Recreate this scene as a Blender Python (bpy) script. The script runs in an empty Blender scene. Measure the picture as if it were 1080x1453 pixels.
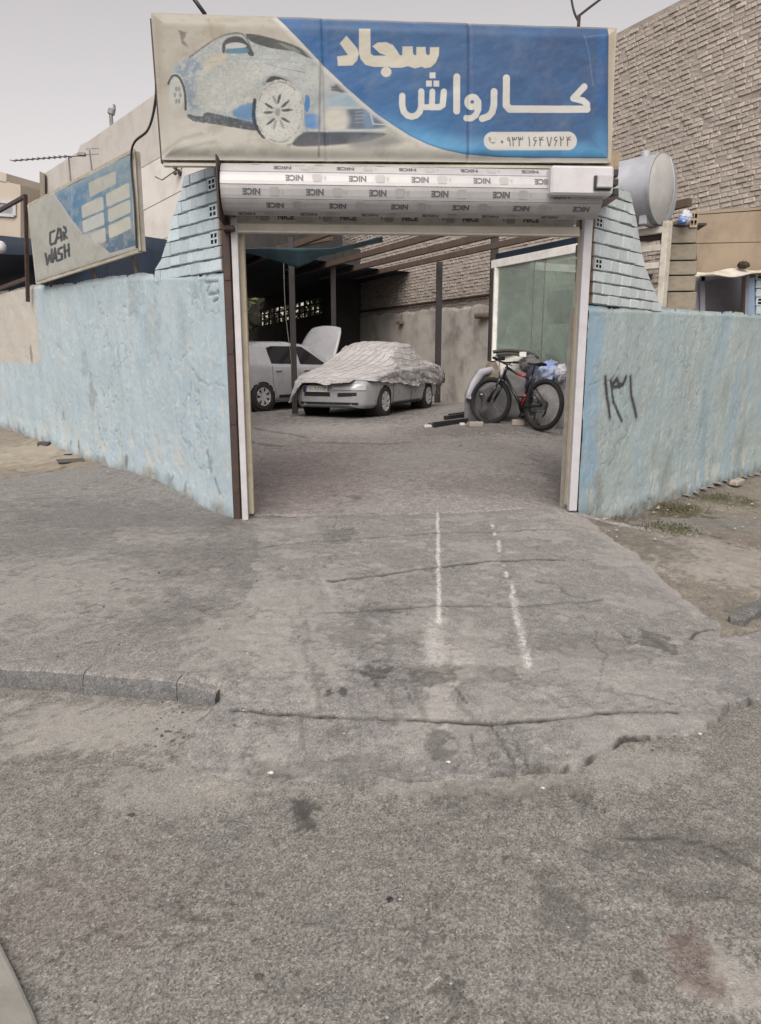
import bpy, bmesh, math, random
import numpy as np
from mathutils import Vector, Matrix

scene = bpy.context.scene
COL = scene.collection
random.seed(7)
RNG = np.random.default_rng(11)

# ------------------------------------------------------------------ camera, sky, sun, exposure
FPX, CX, CY = 1040.0, 540.0, 726.5           # photograph: 1080 x 1453
EYE = 1.52
PITCH = math.atan(218.5 / FPX)
cam_d = bpy.data.cameras.new('camera')
cam_d.sensor_fit = 'HORIZONTAL'
cam_d.sensor_width = 36.0
cam_d.lens = FPX / 1080.0 * 36.0
cam_d.clip_start = 0.05
cam_d.clip_end = 600.0
cam = bpy.data.objects.new('camera', cam_d)
COL.objects.link(cam)
cam.location = (0, 0, EYE)
cam.rotation_euler = (math.radians(90) - PITCH, 0, 0)
scene.camera = cam

SUN_EL, SUN_AZ = math.radians(48), math.radians(190)   # azimuth clockwise from +Y
world = bpy.data.worlds.new('World')
scene.world = world
world.use_nodes = True
wn = world.node_tree
wn.nodes.clear()
w_out = wn.nodes.new('ShaderNodeOutputWorld')
w_bg = wn.nodes.new('ShaderNodeBackground')
w_sky = wn.nodes.new('ShaderNodeTexSky')
w_sky.sky_type = 'NISHITA'
w_sky.sun_disc = False
w_sky.sun_elevation = SUN_EL
w_sky.sun_rotation = SUN_AZ
w_sky.altitude = 1000
w_sky.air_density = 1.0
w_sky.dust_density = 8.0
w_sky.ozone_density = 1.0
w_hsv = wn.nodes.new('ShaderNodeHueSaturation')
w_hsv.inputs['Saturation'].default_value = 0.21
w_mul = wn.nodes.new('ShaderNodeMix')
w_mul.data_type = 'RGBA'
w_mul.blend_type = 'MULTIPLY'
w_mul.inputs['Factor'].default_value = 1.0
w_mul.inputs['B'].default_value = (1.0, 0.915, 0.855, 1)
w_bg.inputs['Strength'].default_value = 0.12
wn.links.new(w_sky.outputs['Color'], w_hsv.inputs['Color'])
wn.links.new(w_hsv.outputs['Color'], w_mul.inputs['A'])
wn.links.new(w_mul.outputs['Result'], w_bg.inputs['Color'])
wn.links.new(w_bg.outputs['Background'], w_out.inputs['Surface'])

sun_d = bpy.data.lights.new('sun', 'SUN')
sun_d.energy = 1.1
sun_d.angle = math.radians(55)
sun_d.color = (1.0, 0.95, 0.88)
sun = bpy.data.objects.new('sun', sun_d)
COL.objects.link(sun)
sd = Vector((math.sin(SUN_AZ) * math.cos(SUN_EL), math.cos(SUN_AZ) * math.cos(SUN_EL), math.sin(SUN_EL)))
sun.rotation_euler = sd.to_track_quat('Z', 'Y').to_euler()
sun.location = (4, -4, 12)

vs = scene.view_settings
vs.view_transform = 'Standard'
vs.look = 'None'
vs.exposure = 0.85
vs.gamma = 1.0
vs.use_curve_mapping = False
scene.render.film_transparent = False
scene.cycles.max_bounces = 8
scene.cycles.transparent_max_bounces = 16
scene.cycles.use_denoising = True

# ------------------------------------------------------------------ helpers
CP, SP = math.cos(PITCH), math.sin(PITCH)

def ray(px, py):
    xc, yc = (px - CX) / FPX, (CY - py) / FPX
    dy = CP + yc * SP
    return xc / dy, (-SP + yc * CP) / dy

def P(px, py, Y):
    dx, dz = ray(px, py)
    return Vector((dx * Y, Y, EYE + dz * Y))

def sx(px, py=508, Y=1.0):
    return ray(px, py)[0] * Y

def depth_at_z(px, py, z):
    dx, dz = ray(px, py)
    return (z - EYE) / dz

def Pz(px, py, z):
    return P(px, py, depth_at_z(px, py, z))

class VPlane:
    """vertical plane: origin (x,y), unit direction along it; a = metres along, z = height"""
    def __init__(s, ox, oy, dx, dy):
        n = math.hypot(dx, dy)
        s.o = Vector((ox, oy, 0)); s.d = Vector((dx / n, dy / n, 0))
        nn = Vector((s.d.y, -s.d.x, 0))
        if nn.dot(s.o) > 0: nn = -nn
        s.n = nn                                  # towards the camera
    def off(s, k):
        o = s.o + s.n * k
        return VPlane(o.x, o.y, s.d.x, s.d.y)
    def hit(s, px, py):
        dx, dz = ray(px, py)
        # (dx*Y, Y) = o + a d
        den = dx * s.n.x + s.n.y
        Y = (s.o.x * s.n.x + s.o.y * s.n.y) / den
        p = Vector((dx * Y, Y, EYE + dz * Y))
        return p
    def az(s, px, py):
        p = s.hit(px, py)
        return (p - s.o).dot(s.d), p.z
    def pt(s, a, z, k=0.0):
        p = s.o + s.d * a + s.n * k
        return Vector((p.x, p.y, z))

W = {}
def _link(o, parent=None, world=None):
    COL.objects.link(o)
    if parent is not None:
        o.parent = parent
    W[o.name] = world
    return o

def tag(o, label=None, cat=None, group=None, kind=None):
    if label: o['label'] = label
    if cat: o['category'] = cat
    if group: o['group'] = group
    if kind: o['kind'] = kind
    return o

def thing(name, label, cat, loc=(0, 0, 0), rz=0.0, group=None):
    o = bpy.data.objects.new(name, None)
    o.empty_display_size = 0.1
    o.location = loc
    o.rotation_euler = (0, 0, rz)
    _link(o, None, Matrix.Translation(Vector(loc)) @ Matrix.Rotation(rz, 4, 'Z'))
    return tag(o, label, cat, group)

def wm(o):
    m = W.get(o.name)
    return m if m is not None else Matrix.Identity(4)

def place(name, mesh, parent, loc, rz=0.0, scale=(1, 1, 1), M=None):
    """an object sharing mesh data, put at a world location under parent"""
    o = bpy.data.objects.new(name, mesh)
    COL.objects.link(o)
    m = M if M is not None else (Matrix.Translation(Vector(loc)) @ Matrix.Rotation(rz, 4, 'Z'))
    m = m @ Matrix.Diagonal((scale[0], scale[1], scale[2], 1))
    if parent is not None:
        o.parent = parent
        o.matrix_local = wm(parent).inverted() @ m
    else:
        o.matrix_local = m
    return o

def mesh_from(name, v, f, mat=None, smooth=False):
    me = bpy.data.meshes.new(name)
    me.from_pydata([tuple(x) for x in v], [], f)
    if mat: me.materials.append(mat)
    if smooth:
        me.polygons.foreach_set('use_smooth', [True] * len(me.polygons))
    me.update()
    return me

class MB:
    def __init__(s):
        s.v, s.f = [], []
    def add(s, v, f):
        n = len(s.v)
        s.v += [Vector(p) for p in v]
        s.f += [tuple(i + n for i in q) for q in f]
        return s
    def box(s, c, size, R=None, b=0.0):
        h = [k / 2 for k in size]
        b = min(b, min(h) * 0.6)
        c = Vector(c)
        if b <= 0:
            vv = [Vector((x * h[0], y * h[1], z * h[2])) for x in (-1, 1) for y in (-1, 1) for z in (-1, 1)]
            ff = [(0, 1, 3, 2), (4, 6, 7, 5), (0, 4, 5, 1), (2, 3, 7, 6), (0, 2, 6, 4), (1, 5, 7, 3)]
        else:
            vv, idx = [], {}
            for x in (-1, 1):
                for y in (-1, 1):
                    for z in (-1, 1):
                        for ax in range(3):
                            p = [x * (h[0] - b), y * (h[1] - b), z * (h[2] - b)]
                            p[ax] = (x, y, z)[ax] * h[ax]
                            idx[(x, y, z, ax)] = len(vv)
                            vv.append(Vector(p))
            ff = []
            S4 = [(-1, -1), (1, -1), (1, 1), (-1, 1)]
            def key(ax, sa, o1, o2, face):
                k = [0, 0, 0]
                k[ax] = sa; k[(ax + 1) % 3] = o1; k[(ax + 2) % 3] = o2
                return idx[(k[0], k[1], k[2], face)]
            for ax in range(3):
                for sa in (-1, 1):
                    q = [key(ax, sa, o1, o2, ax) for o1, o2 in S4]
                    ff.append(tuple(q if sa > 0 else q[::-1]))
            for ax in range(3):                     # edges along ax
                for o1 in (-1, 1):
                    for o2 in (-1, 1):
                        a1, a2 = (ax + 1) % 3, (ax + 2) % 3
                        def kk(sa, face):
                            k = [0, 0, 0]
                            k[ax] = sa; k[a1] = o1; k[a2] = o2
                            return idx[(k[0], k[1], k[2], face)]
                        q = [kk(-1, a1), kk(1, a1), kk(1, a2), kk(-1, a2)]
                        n = (vv[q[1]] - vv[q[0]]).cross(vv[q[2]] - vv[q[0]])
                        m = (vv[q[0]] + vv[q[2]]) / 2
                        m[ax] = 0
                        ff.append(tuple(q if n.dot(m) > 0 else q[::-1]))
            for x in (-1, 1):
                for y in (-1, 1):
                    for z in (-1, 1):
                        q = [idx[(x, y, z, k)] for k in range(3)]
                        if x * y * z < 0: q = q[::-1]
                        ff.append(tuple(q))
        if R is not None:
            vv = [R @ p for p in vv]
        return s.add([p + c for p in vv], ff)
    def bar(s, a, b, w, h, bev=0.0, up=(0, 0, 1)):
        a, b = Vector(a), Vector(b)
        d = b - a
        L = d.length
        x = d.normalized()
        upv = Vector(up)
        if abs(x.dot(upv)) > 0.98: upv = Vector((0, 1, 0))
        y = upv.cross(x).normalized()
        z = x.cross(y)
        R = Matrix((x, y, z)).transposed()
        return s.box((a + b) / 2, (L, w, h), R, bev)
    def tube(s, pts, r, n=8, cap=True, closed=False):
        pts = [Vector(p) for p in pts]
        k = len(pts)
        rr = r if isinstance(r, (list, tuple)) else [r] * k
        base = len(s.v)
        prev = None
        for i, p in enumerate(pts):
            if closed:
                t = pts[(i + 1) % k] - pts[i - 1]
            else:
                t = pts[min(i + 1, k - 1)] - pts[max(i - 1, 0)]
            t.normalize()
            if prev is None:
                up = Vector((0, 0, 1)) if abs(t.z) < 0.9 else Vector((1, 0, 0))
                u = t.cross(up).normalized()
            else:
                u = (prev - t * prev.dot(t)).normalized()
            prev = u
            w = t.cross(u)
            for j in range(n):
                an = 2 * math.pi * j / n
                s.v.append(p + (u * math.cos(an) + w * math.sin(an)) * rr[i])
        m = k if closed else k - 1
        for i in range(m):
            for j in range(n):
                a = base + i * n + j
                b2 = base + i * n + (j + 1) % n
                i2 = (i + 1) % k
                c2 = base + i2 * n + (j + 1) % n
                d2 = base + i2 * n + j
                s.f.append((a, b2, c2, d2))
        if cap and not closed:
            s.f.append(tuple(base + j for j in range(n))[::-1])
            s.f.append(tuple(base + (k - 1) * n + j for j in range(n)))
        return s
    def lathe(s, prof, M, n=24, cap=True):
        """prof: (r, h) pairs about local z; M world matrix"""
        base = len(s.v)
        k = len(prof)
        for r, h in prof:
            for j in range(n):
                an = 2 * math.pi * j / n
                s.v.append(M @ Vector((r * math.cos(an), r * math.sin(an), h)))
        for i in range(k - 1):
            for j in range(n):
                s.f.append((base + i * n + j, base + i * n + (j + 1) % n, base + (i + 1) * n + (j + 1) % n, base + (i + 1) * n + j))
        if cap:
            s.f.append(tuple(base + j for j in range(n))[::-1])
            s.f.append(tuple(base + (k - 1) * n + j for j in range(n)))
        return s
    def prism(s, poly, d):
        """poly: 3-D outline, extruded by vector d"""
        d = Vector(d)
        poly = [Vector(p) for p in poly]
        n = len(poly)
        nn = Vector((0, 0, 0))
        for i in range(n):
            nn += poly[i].cross(poly[(i + 1) % n])
        if nn.dot(d) > 0: poly = poly[::-1]
        ff = [tuple(range(n)), tuple(range(n, 2 * n))[::-1]]
        for i in range(n):
            j = (i + 1) % n
            ff.append((j, i, i + n, j + n))
        return s.add(poly + [p + d for p in poly], ff)
    def grid(s, fn, nu, nv, flip=False):
        base = len(s.v)
        for i in range(nu + 1):
            for j in range(nv + 1):
                s.v.append(Vector(fn(i / nu, j / nv)))
        for i in range(nu):
            for j in range(nv):
                q = (base + i * (nv + 1) + j, base + (i + 1) * (nv + 1) + j, base + (i + 1) * (nv + 1) + j + 1, base + i * (nv + 1) + j + 1)
                s.f.append(q[::-1] if flip else q)
        return s
    def mesh(s, name, mat, smooth=False):
        return mesh_from(name, s.v, s.f, mat, smooth)
    def build(s, name, mat, parent=None, smooth=False, local=False, kind=None):
        if parent is not None and not local:
            inv = wm(parent).inverted()
            s.v = [inv @ p for p in s.v]
        o = bpy.data.objects.new(name, s.mesh(name, mat, smooth))
        COL.objects.link(o)
        if parent is not None:
            o.parent = parent
            W[o.name] = wm(parent)
        if kind: o['kind'] = kind
        return o

def smooth_by_angle(o, deg=40):
    me = o.data
    bm = bmesh.new(); bm.from_mesh(me)
    lim = math.radians(deg)
    for f in bm.faces: f.smooth = True
    for e in bm.edges:
        if len(e.link_faces) == 2 and e.calc_face_angle(0) > lim: e.smooth = False
    bm.to_mesh(me); bm.free()
    return o

# ---- numpy noise
_T = RNG.random((256, 256)).astype(np.float32)
def vnoise(x, y):
    xi = np.floor(x).astype(int); yi = np.floor(y).astype(int)
    fx = x - xi; fy = y - yi
    fx = fx * fx * (3 - 2 * fx); fy = fy * fy * (3 - 2 * fy)
    g = lambda a, b: _T[a & 255, b & 255]
    return (g(xi, yi) * (1 - fx) + g(xi + 1, yi) * fx) * (1 - fy) + (g(xi, yi + 1) * (1 - fx) + g(xi + 1, yi + 1) * fx) * fy
def fbm(x, y, f=1.0, o=4, seed=0.0, gain=0.5):
    s = 0; a = 1.0; t = 0
    for i in range(o):
        s = s + a * vnoise(x * f + seed * 17.3 + i * 31.7, y * f + seed * 9.1 + i * 12.9)
        t += a; a *= gain; f *= 2.03
    return s / t                                   # 0..1
def sstep(x, a, b):
    t = np.clip((x - a) / (b - a), 0, 1)
    return t * t * (3 - 2 * t)
def poly_dist(X, Y, pts):
    d = np.full(X.shape, 1e9)
    for (x0, y0), (x1, y1) in zip(pts[:-1], pts[1:]):
        vx, vy = x1 - x0, y1 - y0
        t = np.clip(((X - x0) * vx + (Y - y0) * vy) / (vx * vx + vy * vy + 1e-12), 0, 1)
        d = np.minimum(d, np.hypot(X - x0 - t * vx, Y - y0 - t * vy))
    return d
def poly_inside(X, Y, pts):
    ins = np.zeros(X.shape, bool)
    n = len(pts)
    for i in range(n):
        x0, y0 = pts[i]; x1, y1 = pts[(i + 1) % n]
        if y0 == y1: continue
        c = ((y0 > Y) != (y1 > Y)) & (X < (x1 - x0) * (Y - y0) / (y1 - y0) + x0)
        ins ^= c
    return ins
def poly_sdf(X, Y, pts):                            # positive inside
    d = poly_dist(X, Y, list(pts) + [pts[0]])
    return np.where(poly_inside(X, Y, pts), d, -d)

def np_grid_mesh(name, V, nu, nv, mat, mask=None, attrs=None, colors=None, flip=False, smooth=True):
    """V: (nu,nv,3); mask on faces"""
    idx = np.arange(nu * nv).reshape(nu, nv)
    q = np.stack([idx[:-1, :-1], idx[1:, :-1], idx[1:, 1:], idx[:-1, 1:]], -1)
    if flip: q = q[..., ::-1]
    q = q.reshape(-1, 4)
    if mask is not None: q = q[mask.reshape(-1)]
    V = V.reshape(-1, 3)
    used = np.zeros(len(V), bool); used[q.reshape(-1)] = True
    rem = np.cumsum(used) - 1
    q = rem[q]; V = V[used]
    me = bpy.data.meshes.new(name)
    me.vertices.add(len(V)); me.vertices.foreach_set('co', V.astype(np.float32).reshape(-1))
    me.loops.add(q.size); me.loops.foreach_set('vertex_index', q.astype(np.int32).reshape(-1))
    me.polygons.add(len(q))
    me.polygons.foreach_set('loop_start', np.arange(0, q.size, 4, dtype=np.int32))
    me.polygons.foreach_set('loop_total', np.full(len(q), 4, np.int32))
    me.polygons.foreach_set('use_smooth', np.full(len(q), smooth))
    for k, a in (attrs or {}).items():
        at = me.attributes.new(k, 'FLOAT', 'POINT')
        at.data.foreach_set('value', np.asarray(a, np.float32).reshape(-1)[used])
    if colors is not None:
        at = me.attributes.new('print', 'FLOAT_COLOR', 'POINT')
        c = np.ones((colors.reshape(-1, 3).shape[0], 4), np.float32); c[:, :3] = colors.reshape(-1, 3)
        at.data.foreach_set('color', c[used].reshape(-1))
    me.materials.append(mat)
    me.update(calc_edges=True)
    me.validate()
    return me

def s2l(c):
    c = np.asarray(c, float) / 255.0
    return np.where(c <= 0.04045, c / 12.92, ((c + 0.055) / 1.055) ** 2.4)

# ------------------------------------------------------------------ materials
class NT:
    def __init__(s, name):
        s.m = bpy.data.materials.new(name); s.m.use_nodes = True
        s.t = s.m.node_tree; s.n = s.t.nodes
        s.b = s.n['Principled BSDF']
        s.out = s.n['Material Output']
        s._tc = None
    def tc(s, kind='Object'):
        if s._tc is None: s._tc = s.n.new('ShaderNodeTexCoord')
        return s._tc.outputs[kind]
    def lk(s, a, b): s.t.links.new(a, b)
    def mapping(s, scale, kind='Object', rot=(0, 0, 0), src=None):
        m = s.n.new('ShaderNodeMapping')
        m.inputs['Scale'].default_value = scale
        m.inputs['Rotation'].default_value = rot
        s.lk(src if src is not None else s.tc(kind), m.inputs['Vector'])
        return m.outputs['Vector']
    def noise(s, scale, detail=4, rough=0.55, vec=None, dist=0.0):
        n = s.n.new('ShaderNodeTexNoise')
        n.inputs['Scale'].default_value = scale; n.inputs['Detail'].default_value = detail
        n.inputs['Roughness'].default_value = rough; n.inputs['Distortion'].default_value = dist
        s.lk(vec if vec is not None else s.tc(), n.inputs['Vector'])
        return n.outputs['Fac']
    def voro(s, scale, vec=None, feature='F1', out='Distance', rnd=1.0):
        n = s.n.new('ShaderNodeTexVoronoi')
        n.feature = feature
        n.inputs['Scale'].default_value = scale
        if 'Randomness' in n.inputs: n.inputs['Randomness'].default_value = rnd
        s.lk(vec if vec is not None else s.tc(), n.inputs['Vector'])
        return n.outputs[out]
    def ramp(s, fac, stops):
        r = s.n.new('ShaderNodeValToRGB')
        e = r.color_ramp.elements
        while len(e) < len(stops): e.new(0.5)
        for k, (p, c) in zip(e, stops):
            k.position = p
            k.color = (c, c, c, 1) if isinstance(c, (int, float)) else (*c, 1)
        s.lk(fac, r.inputs['Fac'])
        return r.outputs['Color']
    def mix(s, fac, a, b, mode='MIX'):
        m = s.n.new('ShaderNodeMix'); m.data_type = 'RGBA'; m.blend_type = mode
        for sock, v in (('Factor', fac), ('A', a), ('B', b)):
            i = m.inputs[sock] if sock == 'Factor' else m.inputs[sock]
            if sock != 'Factor': i = [q for q in m.inputs if q.name == sock and q.type == 'RGBA'][0]
            if hasattr(v, 'is_output'): s.lk(v, i)
            elif isinstance(v, (int, float)): i.default_value = v if sock == 'Factor' else (v, v, v, 1)
            else: i.default_value = (*v, 1)
        return [q for q in m.outputs if q.type == 'RGBA'][0]
    def math(s, op, a, b=None, clamp=False):
        m = s.n.new('ShaderNodeMath'); m.operation = op; m.use_clamp = clamp
        for i, v in enumerate((a, b)):
            if v is None: continue
            if hasattr(v, 'is_output'): s.lk(v, m.inputs[i])
            else: m.inputs[i].default_value = v
        return m.outputs[0]
    def attr(s, name, out='Fac'):
        a = s.n.new('ShaderNodeAttribute'); a.attribute_name = name
        return a.outputs[out]
    def rand(s):
        return s.n.new('ShaderNodeObjectInfo').outputs['Random']
    def bump(s, h, strength=0.3, dist=0.01):
        b = s.n.new('ShaderNodeBump')
        b.inputs['Strength'].default_value = strength; b.inputs['Distance'].default_value = dist
        s.lk(h, b.inputs['Height']); s.lk(b.outputs['Normal'], s.b.inputs['Normal'])
    def set(s, color=None, rough=None, metal=None, spec=None):
        for k, v in (('Base Color', color), ('Roughness', rough), ('Metallic', metal), ('Specular IOR Level', spec)):
            if v is None: continue
            i = s.b.inputs[k]
            if hasattr(v, 'is_output'): s.lk(v, i)
            elif k == 'Base Color': i.default_value = (*v, 1)
            else: i.default_value = v
        return s.m

def mottled(name, c1, c2, scale=6, rough=0.8, bump=0.15, bscale=80, metal=0.0, spec=0.3, dirt=None, dscale=2.5, damt=0.5, vary=0.0, dist=0.004):
    t = NT(name)
    c = t.mix(t.ramp(t.noise(scale, 6, 0.6), [(0.32, 0), (0.68, 1)]), c1, c2)
    if dirt is not None:
        c = t.mix(t.math('MULTIPLY', t.ramp(t.noise(dscale, 7, 0.7), [(0.48, 0), (0.72, 1)]), damt), c, dirt)
    if vary:
        c = t.mix(1.0, c, t.ramp(t.rand(), [(0, 1 - vary), (1, 1 + vary)]), 'MULTIPLY')
    if bump: t.bump(t.noise(bscale, 5, 0.65), bump, dist)
    return t.set(c, rough, metal, spec)

def flat(name, c, rough=0.5, metal=0.0, spec=0.5, coat=0.0):
    t = NT(name)
    c2 = tuple(k * 0.82 for k in c)
    col = t.mix(t.ramp(t.noise(9, 6, 0.65), [(0.35, 0), (0.7, 1)]), c, c2)
    t.bump(t.noise(60, 3, 0.5), 0.05, 0.002)
    m = t.set(col, rough, metal, spec)
    if coat and 'Coat Weight' in t.b.inputs:
        t.b.inputs['Coat Weight'].default_value = coat
        t.b.inputs['Coat Roughness'].default_value = 0.08
    return m

# ------------------------------------------------------------------ layout planes
WL = VPlane(*Pz(335, 735, 0).xy, -0.905, 1.0)          # left boundary wall
WR = VPlane(*Pz(819, 726, 0).xy, 0.93, 1.0)            # right boundary wall
_g0, _g1 = Pz(335, 735, 0), Pz(830, 728, 0)
GT = VPlane(_g0.x, _g0.y, _g1.x - _g0.x, _g1.y - _g0.y)  # gate plane
PU = Vector((-0.52, 1.0, 0)).normalized()              # direction of the party wall, going away
PW = VPlane(6.23, 12.0, -0.52, 1.0)                    # party wall of the yard

# ------------------------------------------------------------------ ground heights
YARD_Z = 0.36
ctrl = []
def c3(p): ctrl.append((p.x, p.y, p.z))
for q in [(-150, 570), (0, 607), (60, 628), (130, 655), (200, 674), (240, 690), (300, 725)]: c3(WL.hit(*q))
for q in [(845, 735), (897, 728), (947, 708), (980, 699), (1016, 685), (1080, 667), (1200, 640)]: c3(WR.hit(*q))
for q, z in [((0, 949), 0.0), ((150, 960), 0.0), ((300, 975), -0.005), ((-200, 930), 0.01),
             ((300, 1080), -0.072), ((600, 1100), -0.078), ((800, 1090), -0.075), ((960, 1035), -0.085), ((1025, 1005), -0.085), ((1100, 985), -0.09),
             ((345, 735), 0), ((500, 730), 0), ((650, 727), 0), ((812, 724), 0), ((560, 870), -0.015), ((560, 1000), -0.045),
             ((900, 850), -0.06), ((1020, 880), -0.085), ((1080, 840), -0.11), ((150, 800), 0.06), ((1000, 760), -0.13)]:
    c3(Pz(*q, z))
for x, y, z in [(-1.2, 8.5, .10), (2.0, 8.6, .09), (-1.5, 10, .22), (2.2, 10.2, .23), (-2, 12, YARD_Z), (1, 12.2, YARD_Z), (3, 12, YARD_Z), (-3.5, 11.5, .34),
                (-5, 15, YARD_Z), (0, 16, YARD_Z + .01), (4, 14, YARD_Z), (0, 22, .40), (-6, 24, .42), (-12, 18, .42), (-10, 12, .36), (-14, 6, .1), (8, 14, .25), (12, 10, -.3), (10, 4, -.3), (-6, 3.2, 0.0),
                (5, 5, -.2), (0, 0, -.1), (-6, 0, -.1), (6, 0, -.2)]:
    ctrl.append((x, y, z))
_C = np.array(ctrl)
def _tps(r2): return np.where(r2 > 1e-9, r2 * np.log(r2 + 1e-12), 0)
_n = len(_C)
_A = np.zeros((_n + 3, _n + 3))
_d2 = (_C[:, None, 0] - _C[None, :, 0]) ** 2 + (_C[:, None, 1] - _C[None, :, 1]) ** 2
_A[:_n, :_n] = _tps(_d2) + np.eye(_n) * 0.02
_A[:_n, _n] = 1; _A[:_n, _n + 1:] = _C[:, :2]
_A[_n, :_n] = 1; _A[_n + 1:, :_n] = _C[:, :2].T
_w = np.linalg.solve(_A, np.concatenate([_C[:, 2], [0, 0, 0]]))
def g_up(X, Y):
    X = np.clip(np.asarray(X, float), -13, 11); Y = np.clip(np.asarray(Y, float), 0, 23)
    s = _w[_n] + _w[_n + 1] * X + _w[_n + 2] * Y
    for i in range(_n):
        s = s + _w[i] * _tps((X - _C[i, 0]) ** 2 + (Y - _C[i, 1]) ** 2)
    return s
def g_road(X, Y):
    X = np.asarray(X, float); Y = np.asarray(Y, float)
    return -0.10 - 0.045 * np.clip(X - 1.2, 0, 8) - 0.02 * np.clip(Y - 3.5, 0, 6)
def gp(px, py, road=False):
    """ground point seen at a pixel of the photograph"""
    z = 0.0
    for _ in range(25):
        p = Pz(px, py, z)
        z = 0.5 * z + 0.5 * float(g_road(p.x, p.y) if road else g_up(p.x, p.y))
    return Pz(px, py, z)
def gz(x, y): return float(g_up(x, y))
def path(pts, road=False):
    return [(p.x, p.y) for p in (gp(*q, road) for q in pts)]

def axis(parts):
    out = []
    for a, b, step in parts:
        n = max(1, int(round((b - a) / step)))
        out += list(np.linspace(a, b, n, endpoint=False))
    out.append(parts[-1][1])
    return np.array(out)

# ---- ground materials: colour and grain from noise, wear and edge shade masks from attributes of the mesh
def ground_mat(name, cA, cB, cC, fine, dark=(0.060, 0.058, 0.055), pale=(0.40, 0.39, 0.365), grit=0.5, soil=None):
    t = NT(name)
    n1 = t.ramp(t.noise(0.9, 5, 0.6, dist=0.6), [(0.33, 0), (0.66, 1)])
    n2 = t.ramp(t.noise(5.5, 9, 0.78), [(0.36, 0), (0.64, 1)])
    c = t.mix(n1, cA, cB)
    c = t.mix(t.math('MULTIPLY', n2, 0.75), c, cC)
    n3 = t.ramp(t.noise(19, 8, 0.8), [(0.40, 0), (0.62, 1)])
    c = t.mix(t.math('MULTIPLY', n3, 0.55), c, tuple(k * 0.62 for k in cB))
    blot = t.ramp(t.noise(2.3, 8, 0.75, vec=t.mapping((1, 1.8, 1))), [(0.52, 0), (0.70, 1)])
    c = t.mix(t.math('MULTIPLY', blot, 0.30), c, dark)
    scuff = t.ramp(t.noise(3.1, 8, 0.78, vec=t.mapping((1.0, 2.4, 1), rot=(0, 0, 0.5))), [(0.56, 0), (0.74, 1)])
    c = t.mix(t.math('MULTIPLY', scuff, 0.45), c, pale)
    # aggregate: pale and dark grains
    vcol = t.voro(fine, out='Color')
    gr = t.ramp(vcol, [(0.05, 0.45), (0.5, 1.0), (0.93, 1.6)])
    c = t.mix(grit, c, gr, 'MULTIPLY')
    v2 = t.voro(fine * 0.33, out='Color')
    c = t.mix(grit * 0.5, c, t.ramp(v2, [(0.04, 0.4), (0.16, 1.0), (0.88, 1.0), (0.97, 1.7)]), 'MULTIPLY')
    pv = t.voro(fine * 0.30, out='Distance'); pc_ = t.voro(fine * 0.30, out='Color')
    sepc = t.n.new('ShaderNodeSeparateColor'); t.lk(pc_, sepc.inputs[0])
    peb = t.math('MULTIPLY', t.ramp(pv, [(0.20, 1), (0.30, 0)]), t.ramp(sepc.outputs[0], [(0.78, 0), (0.82, 1)]))
    c = t.mix(t.math('MULTIPLY', peb, 0.5 * grit), c, pale)
    pit = t.math('MULTIPLY', t.ramp(pv, [(0.22, 1), (0.34, 0)]), t.ramp(sepc.outputs[1], [(0.80, 0), (0.84, 1)]))
    c = t.mix(t.math('MULTIPLY', pit, 0.55 * grit), c, dark)
    if soil is not None:
        c = t.mix(t.math('MULTIPLY', t.attr('soil'), t.ramp(t.noise(7, 6, 0.7), [(0.2, 0.55), (0.6, 1)])), c, soil)
    brk = t.ramp(t.noise(38, 5, 0.7), [(0.30, 0.35), (0.62, 1)])
    c = t.mix(t.math('MULTIPLY', t.attr('pale'), brk), c, pale)
    c = t.mix(t.math('MULTIPLY', t.attr('stain_dark'), t.ramp(t.noise(24, 5, 0.7), [(0.25, 0.45), (0.6, 1)])), c, dark)
    c = t.mix(t.math('MULTIPLY', t.attr('rust'), 0.6), c, (0.11, 0.06, 0.055))
    c = t.mix(t.math('MULTIPLY', t.attr('paint'), t.ramp(t.noise(55, 5, 0.75), [(0.38, 0.0), (0.55, .85)])), c, (0.60, 0.595, 0.575))
    c = t.mix(t.attr('crack_shade'), c, (0.035, 0.033, 0.030))
    h = t.math('ADD', t.math('MULTIPLY', t.voro(fine), 0.6), t.noise(fine * 0.5, 5, 0.7))
    t.bump(h, 0.55, 0.007)
    t.set(c, t.ramp(t.noise(14, 4), [(0.3, 0.82), (0.7, 0.97)]), 0, 0.25)
    return t.m
M_ROAD = ground_mat('worn_asphalt', (0.199, 0.194, 0.181), (0.167, 0.165, 0.156), (0.236, 0.226, 0.207), 175, grit=0.95)
M_DRIVE = ground_mat('rough_concrete', (0.219, 0.216, 0.214), (0.184, 0.182, 0.184), (0.268, 0.259, 0.244), 170, grit=0.65)
M_PAVE = ground_mat('worn_pavement', (0.198, 0.196, 0.195), (0.182, 0.180, 0.180), (0.244, 0.232, 0.213), 150, grit=0.75, soil=(0.23, 0.19, 0.13))
M_VERGE = ground_mat('dusty_verge', (0.194, 0.179, 0.153), (0.162, 0.150, 0.133), (0.235, 0.212, 0.176), 110, grit=0.5, soil=(0.075, 0.072, 0.042))
M_YARD = ground_mat('yard_ground', (0.263, 0.245, 0.243), (0.225, 0.214, 0.214), (0.296, 0.273, 0.263), 55, grit=0.5)

def wob(X, Y, amp, f, seed):
    return X + amp * (fbm(X, Y, f, 3, seed) - 0.5) * 2, Y + amp * (fbm(X, Y, f, 3, seed + 5) - 0.5) * 2

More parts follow.
